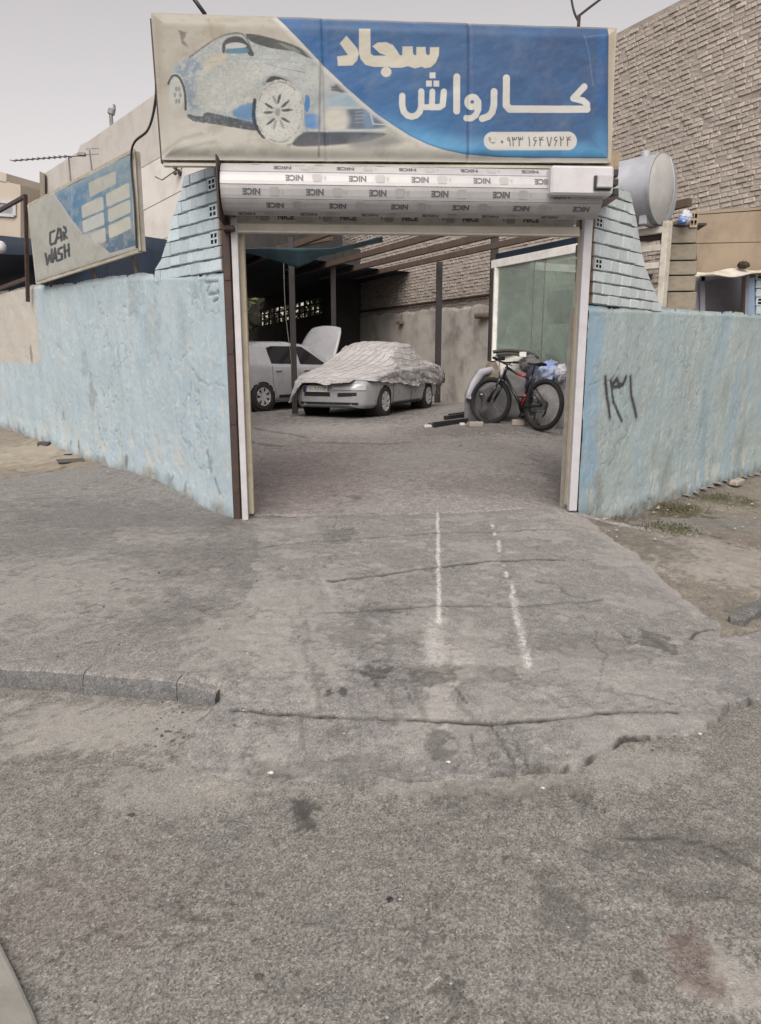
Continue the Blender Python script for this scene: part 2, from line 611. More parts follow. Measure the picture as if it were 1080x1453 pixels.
def line_mask(X, Y, pts, w, wobble=0.03, f=3.0, seed=1.0, soft=0.6):
    A, B = wob(X, Y, wobble, f, seed)
    d = poly_dist(A, B, pts)
    return 1 - sstep(d, w * (1 - soft), w * (1 + soft))
def blob_mask(X, Y, c, rx, ry, seed, edge=0.30):
    d = np.hypot((X - c[0]) / rx, (Y - c[1]) / ry) + (fbm(X, Y, 14, 6, seed, 0.75) - 0.5) * 3.4
    return 1 - sstep(d, 1 - edge * 0.5, 1 + edge * 0.5)
def blob_px(X, Y, px, py, rpx, rpy, seed, road=False, edge=0.30):
    c = gp(px, py, road); e = gp(px + rpx, py, road); n = gp(px, py - rpy, road)
    return blob_mask(X, Y, (c.x, c.y), abs(e.x - c.x), abs(n.y - c.y), seed, edge)

def sheet(name, xs, ys, zfn, mat, keep=None, marks=None, rough=0.004, rf=14):
    X, Y = np.meshgrid(xs, ys, indexing='ij')
    Z, K = zfn(X, Y)
    A = dict(crack_shade=np.zeros(X.shape), paint=np.zeros(X.shape), stain_dark=np.zeros(X.shape), pale=np.zeros(X.shape), rust=np.zeros(X.shape), soil=np.zeros(X.shape))
    Z = Z + (fbm(X, Y, rf, 5, 3.3, 0.6) - 0.5) * 2 * rough + (fbm(X, Y, 1.1, 3, 8.8) - 0.5) * 0.02
    # hairline cracking, here and there
    for sd_, f_, k_ in ((2.5, 0.8, .6), (7.5, 1.5, .5)):
        rc = (1 - sstep(np.abs(fbm(X, Y, f_, 6, sd_ + len(name), .55) - .5), .0015, .0055)) * sstep(fbm(X, Y, .7, 3, sd_ + 3), .47, .57) * k_
        A['crack_shade'] = np.maximum(A['crack_shade'], rc)
    if marks:
        pre = A['crack_shade'].copy()
        Z = marks(X, Y, Z, A)
        A['crack_shade'] = np.maximum(A['crack_shade'], pre * .8)
    mask = None
    if K is not None:
        kk = K[:-1, :-1] | K[1:, :-1] | K[1:, 1:] | K[:-1, 1:]
        mask = kk
    V = np.stack([X, Y, Z], -1)
    me = np_grid_mesh(name, V, len(xs), len(ys), mat, mask, A)
    o = bpy.data.objects.new(name, me); COL.objects.link(o)
    return tag(o, kind='structure')

# far ground, well below the near sheets
fg = MB(); fg.add([(-250, -250, -0.62), (250, -250, -0.62), (250, 250, -0.62), (-250, 250, -0.62)], [(0, 1, 2, 3)])
tag(fg.build('ground', M_VERGE), kind='structure')

# ---- road
def road_z(X, Y):
    Z = g_road(X, Y)
    # dirty gutter along the kerb rises a little against it
    return Z, None
def road_marks(X, Y, Z, A):
    A['stain_dark'] = np.maximum.reduce([
        blob_px(X, Y, 430, 1158, 20, 20, 2.1, True, 0.4), 0.5 * blob_px(X, Y, 790, 1275, 36, 45, 3.2, True),
        blob_px(X, Y, 553, 1277, 5, 5, 1.2, True), 0.8 * blob_px(X, Y, 905, 1385, 10, 8, 6.2, True), 0.5 * blob_px(X, Y, 970, 1330, 16, 10, 7.2, True),
        0.45 * blob_px(X, Y, 960, 1200, 120, 26, 7.9, True), 0.35 * blob_px(X, Y, 700, 1130, 120, 18, 9.1, True), 0.4 * blob_px(X, Y, 1010, 1265, 110, 14, 4.1, True)])
    A['rust'] = np.maximum(0.6 * blob_px(X, Y, 985, 1365, 36, 42, 5.4, True), 0.25 * blob_px(X, Y, 90, 1290, 120, 60, 6.6, True))
    A['pale'] = np.maximum.reduce([0.55 * blob_px(X, Y, 1040, 1400, 60, 45, 1.9, True), 0.5 * blob_px(X, Y, 120, 1030, 170, 32, 2.9, True), 0.3 * blob_px(X, Y, 890, 1085, 110, 25, 4.9, True),
                                   0.30 * blob_px(X, Y, 260, 1115, 120, 30, 8.3, True), 0.35 * blob_px(X, Y, 640, 1115, 130, 16, 3.8, True)])
    c1 = line_mask(X, Y, path([(808, 1125), (830, 1140), (862, 1152)], True), 0.004, 0.01, 6, 2)
    c2 = line_mask(X, Y, path([(880, 1195), (960, 1190), (1010, 1200), (1050, 1225), (1080, 1240)], True), 0.008, 0.03, 5, 4)
    c3_ = 0.6 * line_mask(X, Y, path([(760, 1180), (850, 1210), (930, 1255), (1080, 1290)], True), 0.006, 0.05, 5, 6)
    A['crack_shade'] = np.maximum.reduce([c1, c2 * 0.8, c3_ * 0.6]) * 0.8
    Z -= A['crack_shade'] * 0.008
    Z += (fbm(X, Y, 60, 3, 5.5, 0.7) - 0.5) * 0.006
    return Z
sheet('road', axis([(-40, -8, 4), (-8, -3, .12), (-3, -1.3, .03), (-1.3, 1.3, .013), (1.3, 3, .022), (3, 8, .12), (8, 40, 4)]),
      axis([(-30, -2, 4), (-2, 1.2, .2), (1.2, 2.2, .012), (2.2, 3.6, .022), (3.6, 6, .08), (6, 14, 1.0)]), road_z, M_ROAD, marks=road_marks, rough=0.005, rf=22)

# ---- left pavement
PAV = path([(-420, 905), (-200, 925), (0, 949), (118, 957), (250, 968), (303, 975), (326, 985), (430, 985), (430, 800), (430, 735)])
_pl = [(q.x, q.y) for q in (WL.pt(0.0, 0, -0.22), WL.pt(14, 0, -0.22))]
PAV = PAV + [(GT.pt(0.4, 0, -0.1).x, GT.pt(0.4, 0, -0.1).y)] + _pl + [(-14, 5.0)]
KERB_LINE = path([(-420, 905), (-200, 925), (0, 949), (118, 957), (250, 968), (303, 975)])
def pave_z(X, Y):
    sd = poly_sdf(X, Y, PAV)
    A, B = wob(X, Y, 0.012, 7, 1)
    dk = poly_dist(X, Y, KERB_LINE)
    Z = g_up(X, Y)
    sd = np.where(dk < 0.6, sd - 0.05, sd)
    Z = np.where(sd < 0, Z - 0.25 * sstep(-sd, 0, 0.012), Z)
    return Z, sd > -0.06
def pave_marks(X, Y, Z, A):
    A['soil'] = np.maximum.reduce([blob_px(X, Y, 30, 648, 75, 24, 2.2), 0.8 * blob_px(X, Y, 90, 655, 60, 14, 3.2), 0.6 * blob_px(X, Y, -120, 640, 160, 40, 4.2)])
    A['pale'] = np.maximum.reduce([0.45 * blob_px(X, Y, 40, 645, 60, 18, 5.1), 0.35 * blob_px(X, Y, 330, 900, 60, 40, 6.1), 0.3 * blob_px(X, Y, 100, 830, 150, 40, 7.1), 0.3 * blob_px(X, Y, 230, 760, 60, 16, 3.4)])
    A['stain_dark'] = np.maximum.reduce([0.35 * blob_px(X, Y, 180, 735, 200, 26, 1.4), 0.3 * blob_px(X, Y, 270, 790, 130, 22, 2.4), 0.55 * blob_px(X, Y, 320, 742, 22, 8, 5.9),
                                    0.3 * blob_px(X, Y, 240, 870, 70, 26, 8.4), 0.25 * blob_px(X, Y, 60, 770, 100, 16, 9.4)])
    A['crack_shade'] = 0.6 * np.maximum.reduce([line_mask(X, Y, path([(0, 668), (60, 672), (100, 660)]), 0.015, 0.06, 4, 7), line_mask(X, Y, path([(350, 880), (380, 900), (372, 940), (330, 985)]), 0.006, 0.05, 5, 9)])
    Z -= A['crack_shade'] * 0.01
    Z += A['soil'] * (fbm(X, Y, 6, 4, 2.7) - 0.35) * 0.10
    return Z
sheet('pavement', axis([(-14, -6, .2), (-6, -3, .05), (-3, 0.1, .022)]), axis([(2.9, 5.0, .022), (5.0, 8.0, .035), (8, 19, .08)]), pave_z, M_PAVE, marks=pave_marks, rough=0.007, rf=11)

# ---- driveway ramp of broken concrete
DRV = path([(344, 734), (328, 850), (322, 930), (312, 984), (280, 1018), (262, 1046), (272, 1070), (300, 1086), (370, 1099), (480, 1101), (600, 1103), (700, 1100), (790, 1092), (880, 1062), (915, 1046), (962, 1034),
            (1000, 1022), (1030, 1000), (1090, 986), (1180, 965), (1180, 905), (1085, 892), (1035, 906), (1018, 884), (1000, 868), (940, 822), (872, 765), (842, 742), (816, 727)])
DRV = DRV + [(q.x, q.y) for q in (GT.pt(4.2, 0, -0.12), GT.pt(-0.1, 0, -0.12))]
def drive_z(X, Y):
    A, B = wob(X, Y, 0.07, 3.4, 2)
    A2, B2 = wob(A, B, 0.016, 15, 4)
    sd = poly_sdf(A2, B2, DRV)
    left = 1 - sstep(X, -0.95, -0.6)                   # merges with the pavement on this side
    Z = g_up(X, Y) + 0.008 * sstep(sd, 0, 0.2) - left * 0.016 * (1 - sstep(sd, 0, 0.25))
    Z = Z - 0.022 * (1 - sstep(X, -0.6, 0.6)) * (1 - sstep(Y, 2.7, 3.2))
    Z = np.where(sd < 0, Z - 0.14 * sstep(-sd, 0, 0.022), Z)
    return Z, sd > -0.035
def drive_marks(X, Y, Z, A):
    J = lambda pts, w, s, k=1.0, wb=0.03: k * line_mask(X, Y, path(pts), w * 1.3, wb, 3.2, s, .85) * (0.50 + 0.55 * sstep(fbm(X, Y, 5.5, 5, s + 50., .7), .38, .60))
    A['crack_shade'] = np.maximum.reduce([
        J([(340, 783), (420, 772), (480, 767), (610, 757), (800, 753)], 0.011, 1, 0.75),
        J([(470, 826), (560, 815), (620, 806), (700, 797), (800, 795)], 0.016, 2, 0.9),
        J([(450, 872), (520, 868), (620, 862), (720, 861), (850, 853)], 0.011, 3, 0.7),
        J([(330, 1004), (420, 1012), (500, 1019), (600, 1023), (700, 1028), (780, 1023), (880, 1014), (960, 1012)], 0.010, 4, 0.95, 0.02),
        J([(344, 733), (500, 729), (620, 727), (812, 722)], 0.015, 5, 0.85, 0.015),
        J([(692, 1028), (715, 1060), (742, 1095)], 0.006, 6, 0.8, 0.015), J([(712, 1030), (735, 1062), (752, 1092)], 0.005, 7, 0.7, 0.015),
        J([(640, 975), (655, 990), (664, 1002)], 0.004, 8, 0.7), J([(575, 975), (585, 1000)], 0.004, 9, 0.6), J([(665, 1045), (672, 1070)], 0.004, 9.5, 0.6),
        J([(885, 987), (930, 992), (950, 1000)], 0.006, 10, 0.8), J([(975, 908), (985, 898), (1010, 892)], 0.008, 11, 0.8),
        J([(700, 955), (712, 948), (740, 966), (720, 968)], 0.004, 12, 0.5), J([(860, 838), (890, 842)], 0.005, 13, 0.5),
        J([(520, 930), (560, 900), (580, 905)], 0.004, 14, 0.4, 0.05), J([(470, 770), (486, 700)], 0.004, 15, 0.4)])
    p1 = path([(620, 716), (622, 790), (623, 850), (622, 885)])
    p2 = path([(622, 880), (616, 915), (615, 945)])
    p3 = path([(697, 742), (706, 768), (714, 800), (724, 835), (733, 880), (740, 910), (750, 952)])
    nz = fbm(X, Y, 9, 4, 6.6)
    A['paint'] = np.clip(line_mask(X, Y, p1, 0.013, 0.012, 5, 3, 0.5) + 0.42 * line_mask(X, Y, p2, 0.04, 0.03, 5, 4, 0.9) + line_mask(X, Y, p3, 0.013, 0.025, 6, 5, 0.5) * sstep(nz, 0.40, 0.56)
                         + 0.5 * line_mask(X, Y, path([(728, 850), (740, 905), (748, 948)]), 0.022, 0.02, 6, 8, 0.7), 0, 1)
    A['pale'] = np.maximum.reduce([0.75 * blob_px(X, Y, 640, 940, 28, 26, 2.2), 0.6 * blob_px(X, Y, 622, 990, 18, 40, 3.3), 0.5 * blob_px(X, Y, 610, 920, 12, 30, 9.3), 0.4 * blob_px(X, Y, 380, 870, 60, 50, 1.3), 0.35 * blob_px(X, Y, 470, 900, 40, 40, 1.7),
                                   0.35 * blob_px(X, Y, 900, 960, 80, 36, 4.4), 0.4 * line_mask(X, Y, path([(815, 730), (872, 770), (940, 826), (1000, 872)]), 0.09, 0.05, 3, 2, 0.9), 0.25 * blob_px(X, Y, 620, 1060, 40, 30, 5.5)])
    A['stain_dark'] = np.maximum.reduce([0.95 * blob_px(X, Y, 532, 957, 22, 13, 1.1), 0.75 * blob_px(X, Y, 612, 955, 34, 14, 2.3), 0.8 * blob_px(X, Y, 926, 913, 24, 12, 4.3), blob_px(X, Y, 467, 986, 5, 5, 1.6), blob_px(X, Y, 487, 985, 5, 5, 2.6),
                                    0.7 * blob_px(X, Y, 622, 1055, 18, 22, 3.6), 0.8 * blob_px(X, Y, 392, 1097, 18, 6, 5.2), 0.5 * blob_px(X, Y, 480, 760, 20, 10, 5.6), 0.45 * blob_px(X, Y, 530, 868, 40, 10, 6.3),
                                    0.4 * blob_px(X, Y, 500, 900, 50, 22, 6.9), 0.45 * blob_px(X, Y, 475, 1035, 22, 14, 6.4), 0.35 * blob_px(X, Y, 650, 960, 120, 14, 7.4), 0.3 * blob_px(X, Y, 830, 920, 90, 20, 7.7), 0.35 * blob_px(X, Y, 500, 1085, 200, 14, 8.2), 0.4 * blob_px(X, Y, 1005, 872, 10, 8, 8.7)])
    scour = [[(560, 1030), (556, 960), (548, 900)], [(600, 1020), (590, 965)], [(455, 1010), (440, 930), (436, 880)], [(668, 1025), (650, 980), (640, 930)], [(430, 1060), (428, 1010)], [(505, 1075), (500, 1030)]]
    for k_, p_ in enumerate(scour): A['stain_dark'] = np.maximum(A['stain_dark'], .38 * line_mask(X, Y, path(p_), .012, .04, 5, k_ + 20., .9))
    for k_, p_ in enumerate([[(400, 960), (398, 900), (420, 850)], [(436, 1000), (420, 930)], [(690, 1010), (668, 930), (660, 880)], [(820, 940), (900, 985)], [(470, 890), (466, 830)]]): A['pale'] = np.maximum(A['pale'], .45 * line_mask(X, Y, path(p_), .03, .06, 5, k_ + 40., .9))
    Z -= A['crack_shade'] * 0.013
    Z += A['pale'] * 0.002 - A['stain_dark'] * 0.004
    # trowelled and scoured ridges
    Z += 0.006 * (fbm(X * 2.2, Y * 0.7, 16, 4, 1.9, 0.65) - 0.5) + 0.0045 * (sstep(fbm(X, Y, 5.2, 6, 4.7, 0.72), 0.50, 0.53) - 0.5) + 0.005 * (fbm(X, Y, 34, 3, 2.4, .7) - .5)
    flake = sstep(fbm(X, Y, 3.1, 6, 14.7, 0.7), 0.53, 0.55)
    A['pale'] = np.maximum(A['pale'], 0.30 * flake); Z += 0.003 * flake
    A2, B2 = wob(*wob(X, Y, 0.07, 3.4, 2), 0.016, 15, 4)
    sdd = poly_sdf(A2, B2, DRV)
    A['crack_shade'] = np.maximum(A['crack_shade'], (1 - sstep(sdd, -0.004, 0.014)) * (0.45 + 0.50 * sstep(X, 0.3, 1.0)) * sstep(fbm(X, Y, 6, 5, 33., .7), .35, .6) * (Y < 4.0))  # dark line along the slab edge: shadow gap below it put into colour
    # a hollow at the right where the slab is broken
    return Z
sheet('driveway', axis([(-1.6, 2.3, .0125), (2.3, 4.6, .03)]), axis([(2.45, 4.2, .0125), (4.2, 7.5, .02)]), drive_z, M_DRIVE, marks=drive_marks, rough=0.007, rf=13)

# ---- verge on the right, dust and dirt up to the wall
VRG = [(q.x, q.y) for q in (WR.pt(-0.1, 0, -0.25), WR.pt(12, 0, -0.25))] + path([(1300, 700), (1300, 900), (1060, 888), (1020, 892)]) + path([(1000, 890), (930, 840), (860, 780), (815, 740)])
def verge_z(X, Y):
    A, B = wob(X, Y, 0.03, 5, 6)
    sd = poly_sdf(A, B, VRG)
    return g_up(X, Y) - 0.022 + np.where(sd < 0, -0.2 * sstep(-sd, 0.0, 0.10), 0), sd > -0.12
def verge_marks(X, Y, Z, A):
    A['soil'] = np.maximum.reduce([0.95 * blob_px(X, Y, 965, 725, 40, 12, 1.2), 0.9 * blob_px(X, Y, 965, 752, 26, 9, 2.2), 0.7 * blob_px(X, Y, 1020, 706, 34, 7, 3.2), 0.7 * blob_px(X, Y, 1062, 712, 14, 6, 3.8), 0.5 * blob_px(X, Y, 920, 745, 30, 8, 4.2)])
    A['pale'] = np.maximum.reduce([0.5 * blob_px(X, Y, 1030, 780, 50, 30, 5.2), 0.45 * blob_px(X, Y, 1000, 800, 60, 16, 6.2)])
    A['rust'] = 0.25 * blob_px(X, Y, 1060, 770, 60, 50, 8.9)
    A['stain_dark'] = np.maximum.reduce([0.35 * blob_px(X, Y, 900, 770, 70, 16, 6.8), 0.4 * blob_px(X, Y, 1060, 860, 30, 8, 7.7), 0.5 * line_mask(X, Y, path([(850, 741), (900, 732), (947, 712), (980, 702), (1016, 688), (1080, 670)]), 0.07, 0.06, 4, 3, 0.9)])  # darker along the foot of the right wall
    Z += (fbm(X, Y, 3.5, 5, 2.9, 0.6) - 0.5) * 0.07
    return Z
sheet('verge', axis([(1.5, 5.2, .025), (5.2, 9, .06)]), axis([(3.4, 9.5, .03), (9.5, 17, .08)]), verge_z, M_VERGE, marks=verge_marks, rough=0.012, rf=8)

# ---- yard floor behind the gate
_y0, _y1 = GT.pt(-0.3, 0), GT.pt(4.0, 0)
def yard_z(X, Y):
    s = (X - _y0.x) * GT.n.x + (Y - _y0.y) * GT.n.y     # positive in front of the gate
    f = lambda pl: (X - pl.o.x) * pl.n.x + (Y - pl.o.y) * pl.n.y
    return g_up(X, Y) + 0.006 - 0.03 * sstep(s, -0.12, 0.0), (s < 0.0) & (f(WL) < -0.06) & (f(WR) < -0.06)
def yard_marks(X, Y, Z, A):
    A['crack_shade'] = np.maximum.reduce([0.7 * line_mask(X, Y, path([(358, 626), (400, 632), (450, 628), (500, 630), (565, 630)]), 0.05, 0.12, 2.2, 2), 0.5 * line_mask(X, Y, path([(358, 607), (390, 612), (430, 620)]), 0.05, 0.1, 2.2, 3),
                                    0.45 * line_mask(X, Y, path([(468, 690), (480, 712), (490, 730)]), 0.008, 0.05, 4, 4), 0.4 * line_mask(X, Y, path([(552, 700), (565, 716)]), 0.007, 0.04, 4, 5)])
    A['stain_dark'] = np.maximum.reduce([0.6 * blob_px(X, Y, 500, 588, 110, 9, 2.1), 0.5 * blob_px(X, Y, 700, 608, 100, 7, 3.1), 0.35 * blob_px(X, Y, 700, 690, 90, 14, 4.1), 0.7 * blob_px(X, Y, 505, 707, 12, 3, 5.1), 0.4 * blob_px(X, Y, 640, 612, 60, 6, 6.4), 0.3 * blob_px(X, Y, 800, 690, 16, 40, 7.2)])  # darker patches under the covered car, bicycle and bars
    A['rust'] = 0.35 * blob_px(X, Y, 430, 680, 90, 40, 3.7)
    A['pale'] = np.maximum.reduce([0.4 * blob_px(X, Y, 480, 610, 80, 8, 8.1), 0.3 * blob_px(X, Y, 620, 650, 120, 14, 8.6)])
    Z -= A['crack_shade'] * 0.035
    Z += (fbm(X, Y, 2.0, 5, 6.9, 0.6) - 0.5) * 0.05 * sstep(Y, 7.3, 9)
    return Z
sheet('yard_floor', axis([(-12, -3.4, .2), (-3.4, 3.8, .035), (3.8, 6.2, .2)]), axis([(6.7, 9, .025), (9, 15, .05), (15, 31, .2)]), yard_z, M_YARD, marks=yard_marks, rough=0.009, rf=5)

# ------------------------------------------------------------------ painted plaster walls
def plaster_mat(name, cA, cB, cC, under, patch=(0.42, 0.395, 0.355)):
    t = NT(name)
    v = t.mapping((1, 1, 0.22))
    st = t.ramp(t.noise(5.5, 6, 0.68, vec=v), [(0.34, 0), (0.68, 1)])
    big = t.ramp(t.noise(1.1, 4, 0.6), [(0.35, 0), (0.65, 1)])
    c = t.mix(big, cA, cB)
    c = t.mix(t.math('MULTIPLY', st, 0.6), c, cC)
    run = t.ramp(t.noise(16, 6, 0.75, vec=t.mapping((1, 1, 0.16))), [(0.52, 0), (0.76, 1)])
    c = t.mix(t.math('MULTIPLY', run, 0.28), c, (0.20, 0.24, 0.25))
    spk = t.ramp(t.noise(42, 5, 0.8), [(0.57, 0), (0.68, 1)])
    c = t.mix(t.math('MULTIPLY', spk, 0.50), c, (0.13, 0.16, 0.18))
    lite = t.ramp(t.noise(22, 6, 0.75, vec=t.mapping((1, 1, 0.5))), [(0.55, 0), (0.66, 1)])
    c = t.mix(t.math('MULTIPLY', lite, 0.55), c, (0.52, 0.575, 0.585))
    pn = t.ramp(t.noise(9, 6, 0.7, vec=t.mapping((1, 1, 0.3))), [(0.3, 0.72), (0.6, 1)])
    c = t.mix(t.math('MULTIPLY', t.attr('patch'), pn), c, patch)
    c = t.mix(t.attr('peel'), c, under)
    c = t.mix(t.math('MULTIPLY', t.attr('grime_shade'), t.ramp(t.noise(12, 6, 0.72), [(0.25, 0.3), (0.65, 1)])), c, (0.115, 0.11, 0.095))
    c = t.mix(t.math('MULTIPLY', t.attr('spray'), t.ramp(t.noise(48, 4, 0.7), [(0.2, 0.75), (0.5, 1)])), c, (0.045, 0.05, 0.055))
    t.bump(t.math('ADD', t.noise(34, 6, 0.7), t.math('MULTIPLY', t.noise(120, 3, 0.6), 0.5)), 0.42, 0.006)
    return t.set(c, 0.85, 0, 0.25)
M_BLUEWALL = plaster_mat('blue_limewash_plaster', (0.335, 0.425, 0.485), (0.395, 0.460, 0.490), (0.272, 0.365, 0.430), (0.42, 0.43, 0.41))
M_GREENWALL = plaster_mat('blue_green_limewash_plaster', (0.312, 0.390, 0.408), (0.362, 0.410, 0.408), (0.258, 0.345, 0.380), (0.41, 0.44, 0.42), (0.25, 0.37, 0.47))

def interp(tab):
    tab = sorted(tab)
    xs = [q[0] for q in tab]; ys = [q[1] for q in tab]
    return lambda a: np.interp(a, xs, ys)

def wall_sheet(obj_name, label, pl, top, base, a1, mat, marks, thick=0.20, step=0.016, far_step=0.05, afar=4.5):
    fa_top, fa_base = interp(top), interp(base)
    a = axis([(0, afar, step), (afar, a1, far_step)])
    nv = 170
    t = np.linspace(0, 1, nv)
    A, T = np.meshgrid(a, t, indexing='ij')
    zt = fa_top(A) + (fbm(A, A * 0 + 3, 3, 4, 5) - 0.5) * 0.05 - .028 * sstep(fbm(A, A * 0 + 9, 4.5, 5, 15, .7), .56, .62)
    zb = fa_base(A) - 0.25
    Z = zb + (zt - zb) * T
    hb = Z - fa_base(A)                               # height over the ground line
    at = dict(patch=np.zeros(A.shape), peel=np.zeros(A.shape), grime_shade=np.zeros(A.shape), spray=np.zeros(A.shape))
    K = (fbm(A, Z, 1.3, 4, 2.2) - 0.5) * 0.045 + (fbm(A, Z * 0.6, 7, 4, 3.2) - 0.5) * 0.016 + (fbm(A, Z, 30, 3, 4.1) - 0.5) * 0.006
    edge = sstep(fa_top(A) - Z, 0.06, 0.0)
    K = K - edge * 0.03
    # foot of the wall: bulging render with chipped patches
    foot = sstep(hb, 0.30, 0.0)
    K = K + foot * 0.015
    chips = sstep(fbm(A, Z * 0.55, 6, 5, 7.7, 0.62), 0.575, 0.60) * sstep(hb, 0.85, 0.1)
    chips2 = sstep(fbm(A, Z * 0.45, 11, 5, 9.9, 0.62), 0.665, 0.685) * .7
    at['peel'] = np.clip(chips * 0.75 + chips2 * 0.6, 0, 1)
    K = K - 0.008 * at['peel']
    crk = np.maximum.reduce([(1 - sstep(np.abs(fbm(A, Z, f_, 6, s_, .55) - .5), .002, .007)) * sstep(fbm(A, Z, .9, 3, s_ + 2), .50, .60) for f_, s_ in ((.9, 3.), (1.8, 9.))])
    K = K - .006 * crk
    at['grime_shade'] = np.clip(.45 * crk + sstep(hb + (fbm(A, Z, 5, 4, 1.4) - 0.5) * 0.30, 0.16, -0.02) * 0.8 + 0.25 * edge, 0, 1)  # grime at the foot doubles as contact shade put into the colour
    K = marks(A, Z, K, at)
    V = np.zeros(A.shape + (3,))
    V[..., 0] = pl.o.x + pl.d.x * A + pl.n.x * K
    V[..., 1] = pl.o.y + pl.d.y * A + pl.n.y * K
    V[..., 2] = Z
    root = thing(obj_name, label, 'wall', pl.pt(0, float(fa_base(0))))
    # flip so that the normals face the street
    flip = pl.d.cross(Vector((0, 0, 1))).dot(pl.n) < 0
    inv = Vector(root.location)
    me = np_grid_mesh('plaster', V - np.array([inv.x, inv.y, inv.z]), len(a), nv, mat, None, at, flip=flip)
    o = bpy.data.objects.new('plaster', me); COL.objects.link(o); o.parent = root
    # body of the wall behind the plaster skin
    mb = MB()
    aa = np.linspace(0.0, a1, 90)
    f0 = [pl.pt(x, float(fa_top(x)) - 0.012, -0.055) for x in aa]
    b0 = [pl.pt(x, float(fa_top(x)) - 0.02, -thick) for x in aa]
    f1 = [pl.pt(x, float(fa_base(x)) - 0.3, -0.055) for x in aa]
    b1 = [pl.pt(x, float(fa_base(x)) - 0.3, -thick) for x in aa]
    n = len(aa)
    base_i = len(mb.v)
    mb.v += f1 + f0 + b0 + b1
    for k in range(3):
        for i in range(n - 1):
            mb.f.append((k * n + i, k * n + i + 1, (k + 1) * n + i + 1, (k + 1) * n + i))
    mb.f.append((0, n, 2 * n, 3 * n)); mb.f.append((n - 1, 2 * n - 1, 3 * n - 1, 4 * n - 1))
    mb.build('masonry_core', M_CORE, root)
    return root

M_CORE = mottled('grey_mortar', (0.24, 0.23, 0.21), (0.17, 0.16, 0.15), 8, 0.9, 0.5, 60)

# left wall
Ltop = [WL.az(*q) for q in [(316, 388), (262, 388), (222, 387), (193, 389), (150, 393), (117, 397), (97, 402), (77, 405), (50, 403), (37, 406), (0, 413), (-200, 432)]]
Ltop = [(-0.3, Ltop[0][1])] + Ltop
Lbase = [WL.az(*q) for q in [(335, 735), (300, 725), (270, 707), (240, 690), (200, 674), (160, 663), (130, 655), (100, 647), (60, 628), (30, 615), (0, 607), (-200, 560)]]
Lbase = [(-0.3, 0.0), (20, Lbase[-1][1])] + Lbase
def strokes_px(pl, pts): return [pl.az(*q) for q in pts]
def l_marks(A, Z, K, at):
    # beige repair patch at the far left, square edged
    a0, z0 = WL.az(48, 405); a1_, z1 = WL.az(52, 514)
    w = (fbm(A, Z, 8, 4, 2.6) - 0.5) * 0.08
    at['patch'] = sstep(A + w, a0 - 0.03, a0 + 0.02) * sstep(Z + w, z1 - 0.04, z1 + 0.02)
    for px, py, r, k in [(130, 560, .13, .5), (45, 503, .07, .8), (180, 655, .055, .95), (112, 634, .05, .9), (100, 628, .03, .9), (62, 628, .05, .9), (300, 650, .03, .5), (88, 590, .05, .6), (120, 520, .10, .3), (215, 470, .2, .25), (190, 410, .2, .3), (262, 465, .15, .2)]:
        a, z = WL.az(px, py)
        d = np.hypot((A - a) / r, (Z - z) / (r * 1.8)) + (fbm(A, Z, 12, 4, px) - 0.5) * 1.6
        at['grime_shade'] = np.maximum(at['grime_shade'], k * (1 - sstep(d, 0.6, 1.2)))
    for p in [[(305, 680), (311, 700)], [(293, 640), (300, 668)], [(262, 700), (264, 685)], [(240, 690), (246, 676)]]:
        at['grime_shade'] = np.maximum(at['grime_shade'], 0.8 * (1 - sstep(poly_dist(A + (fbm(A, Z, 9, 3, 3) - .5) * .05, Z, strokes_px(WL, p)), 0.008, 0.035)))
    # bricks showing through by the gate post
    for p in [[(290, 399), (291, 388)], [(292, 401), (309, 399)], [(294, 413), (297, 404)], [(296, 418), (311, 416)], [(303, 428), (310, 424)], [(309, 412), (312, 418)]]:
        m = 1 - sstep(poly_dist(A, Z, strokes_px(WL, p)), 0.006, 0.016)
        K = K - 0.018 * m; at['grime_shade'] = np.maximum(at['grime_shade'], m * 0.8)
    return K
left_wall = wall_sheet('boundary_wall', 'long pale blue plastered wall with a beige patch, left of the gate', WL, Ltop, Lbase, 13.5, M_BLUEWALL, l_marks, afar=8.0, far_step=0.06, step=0.022)

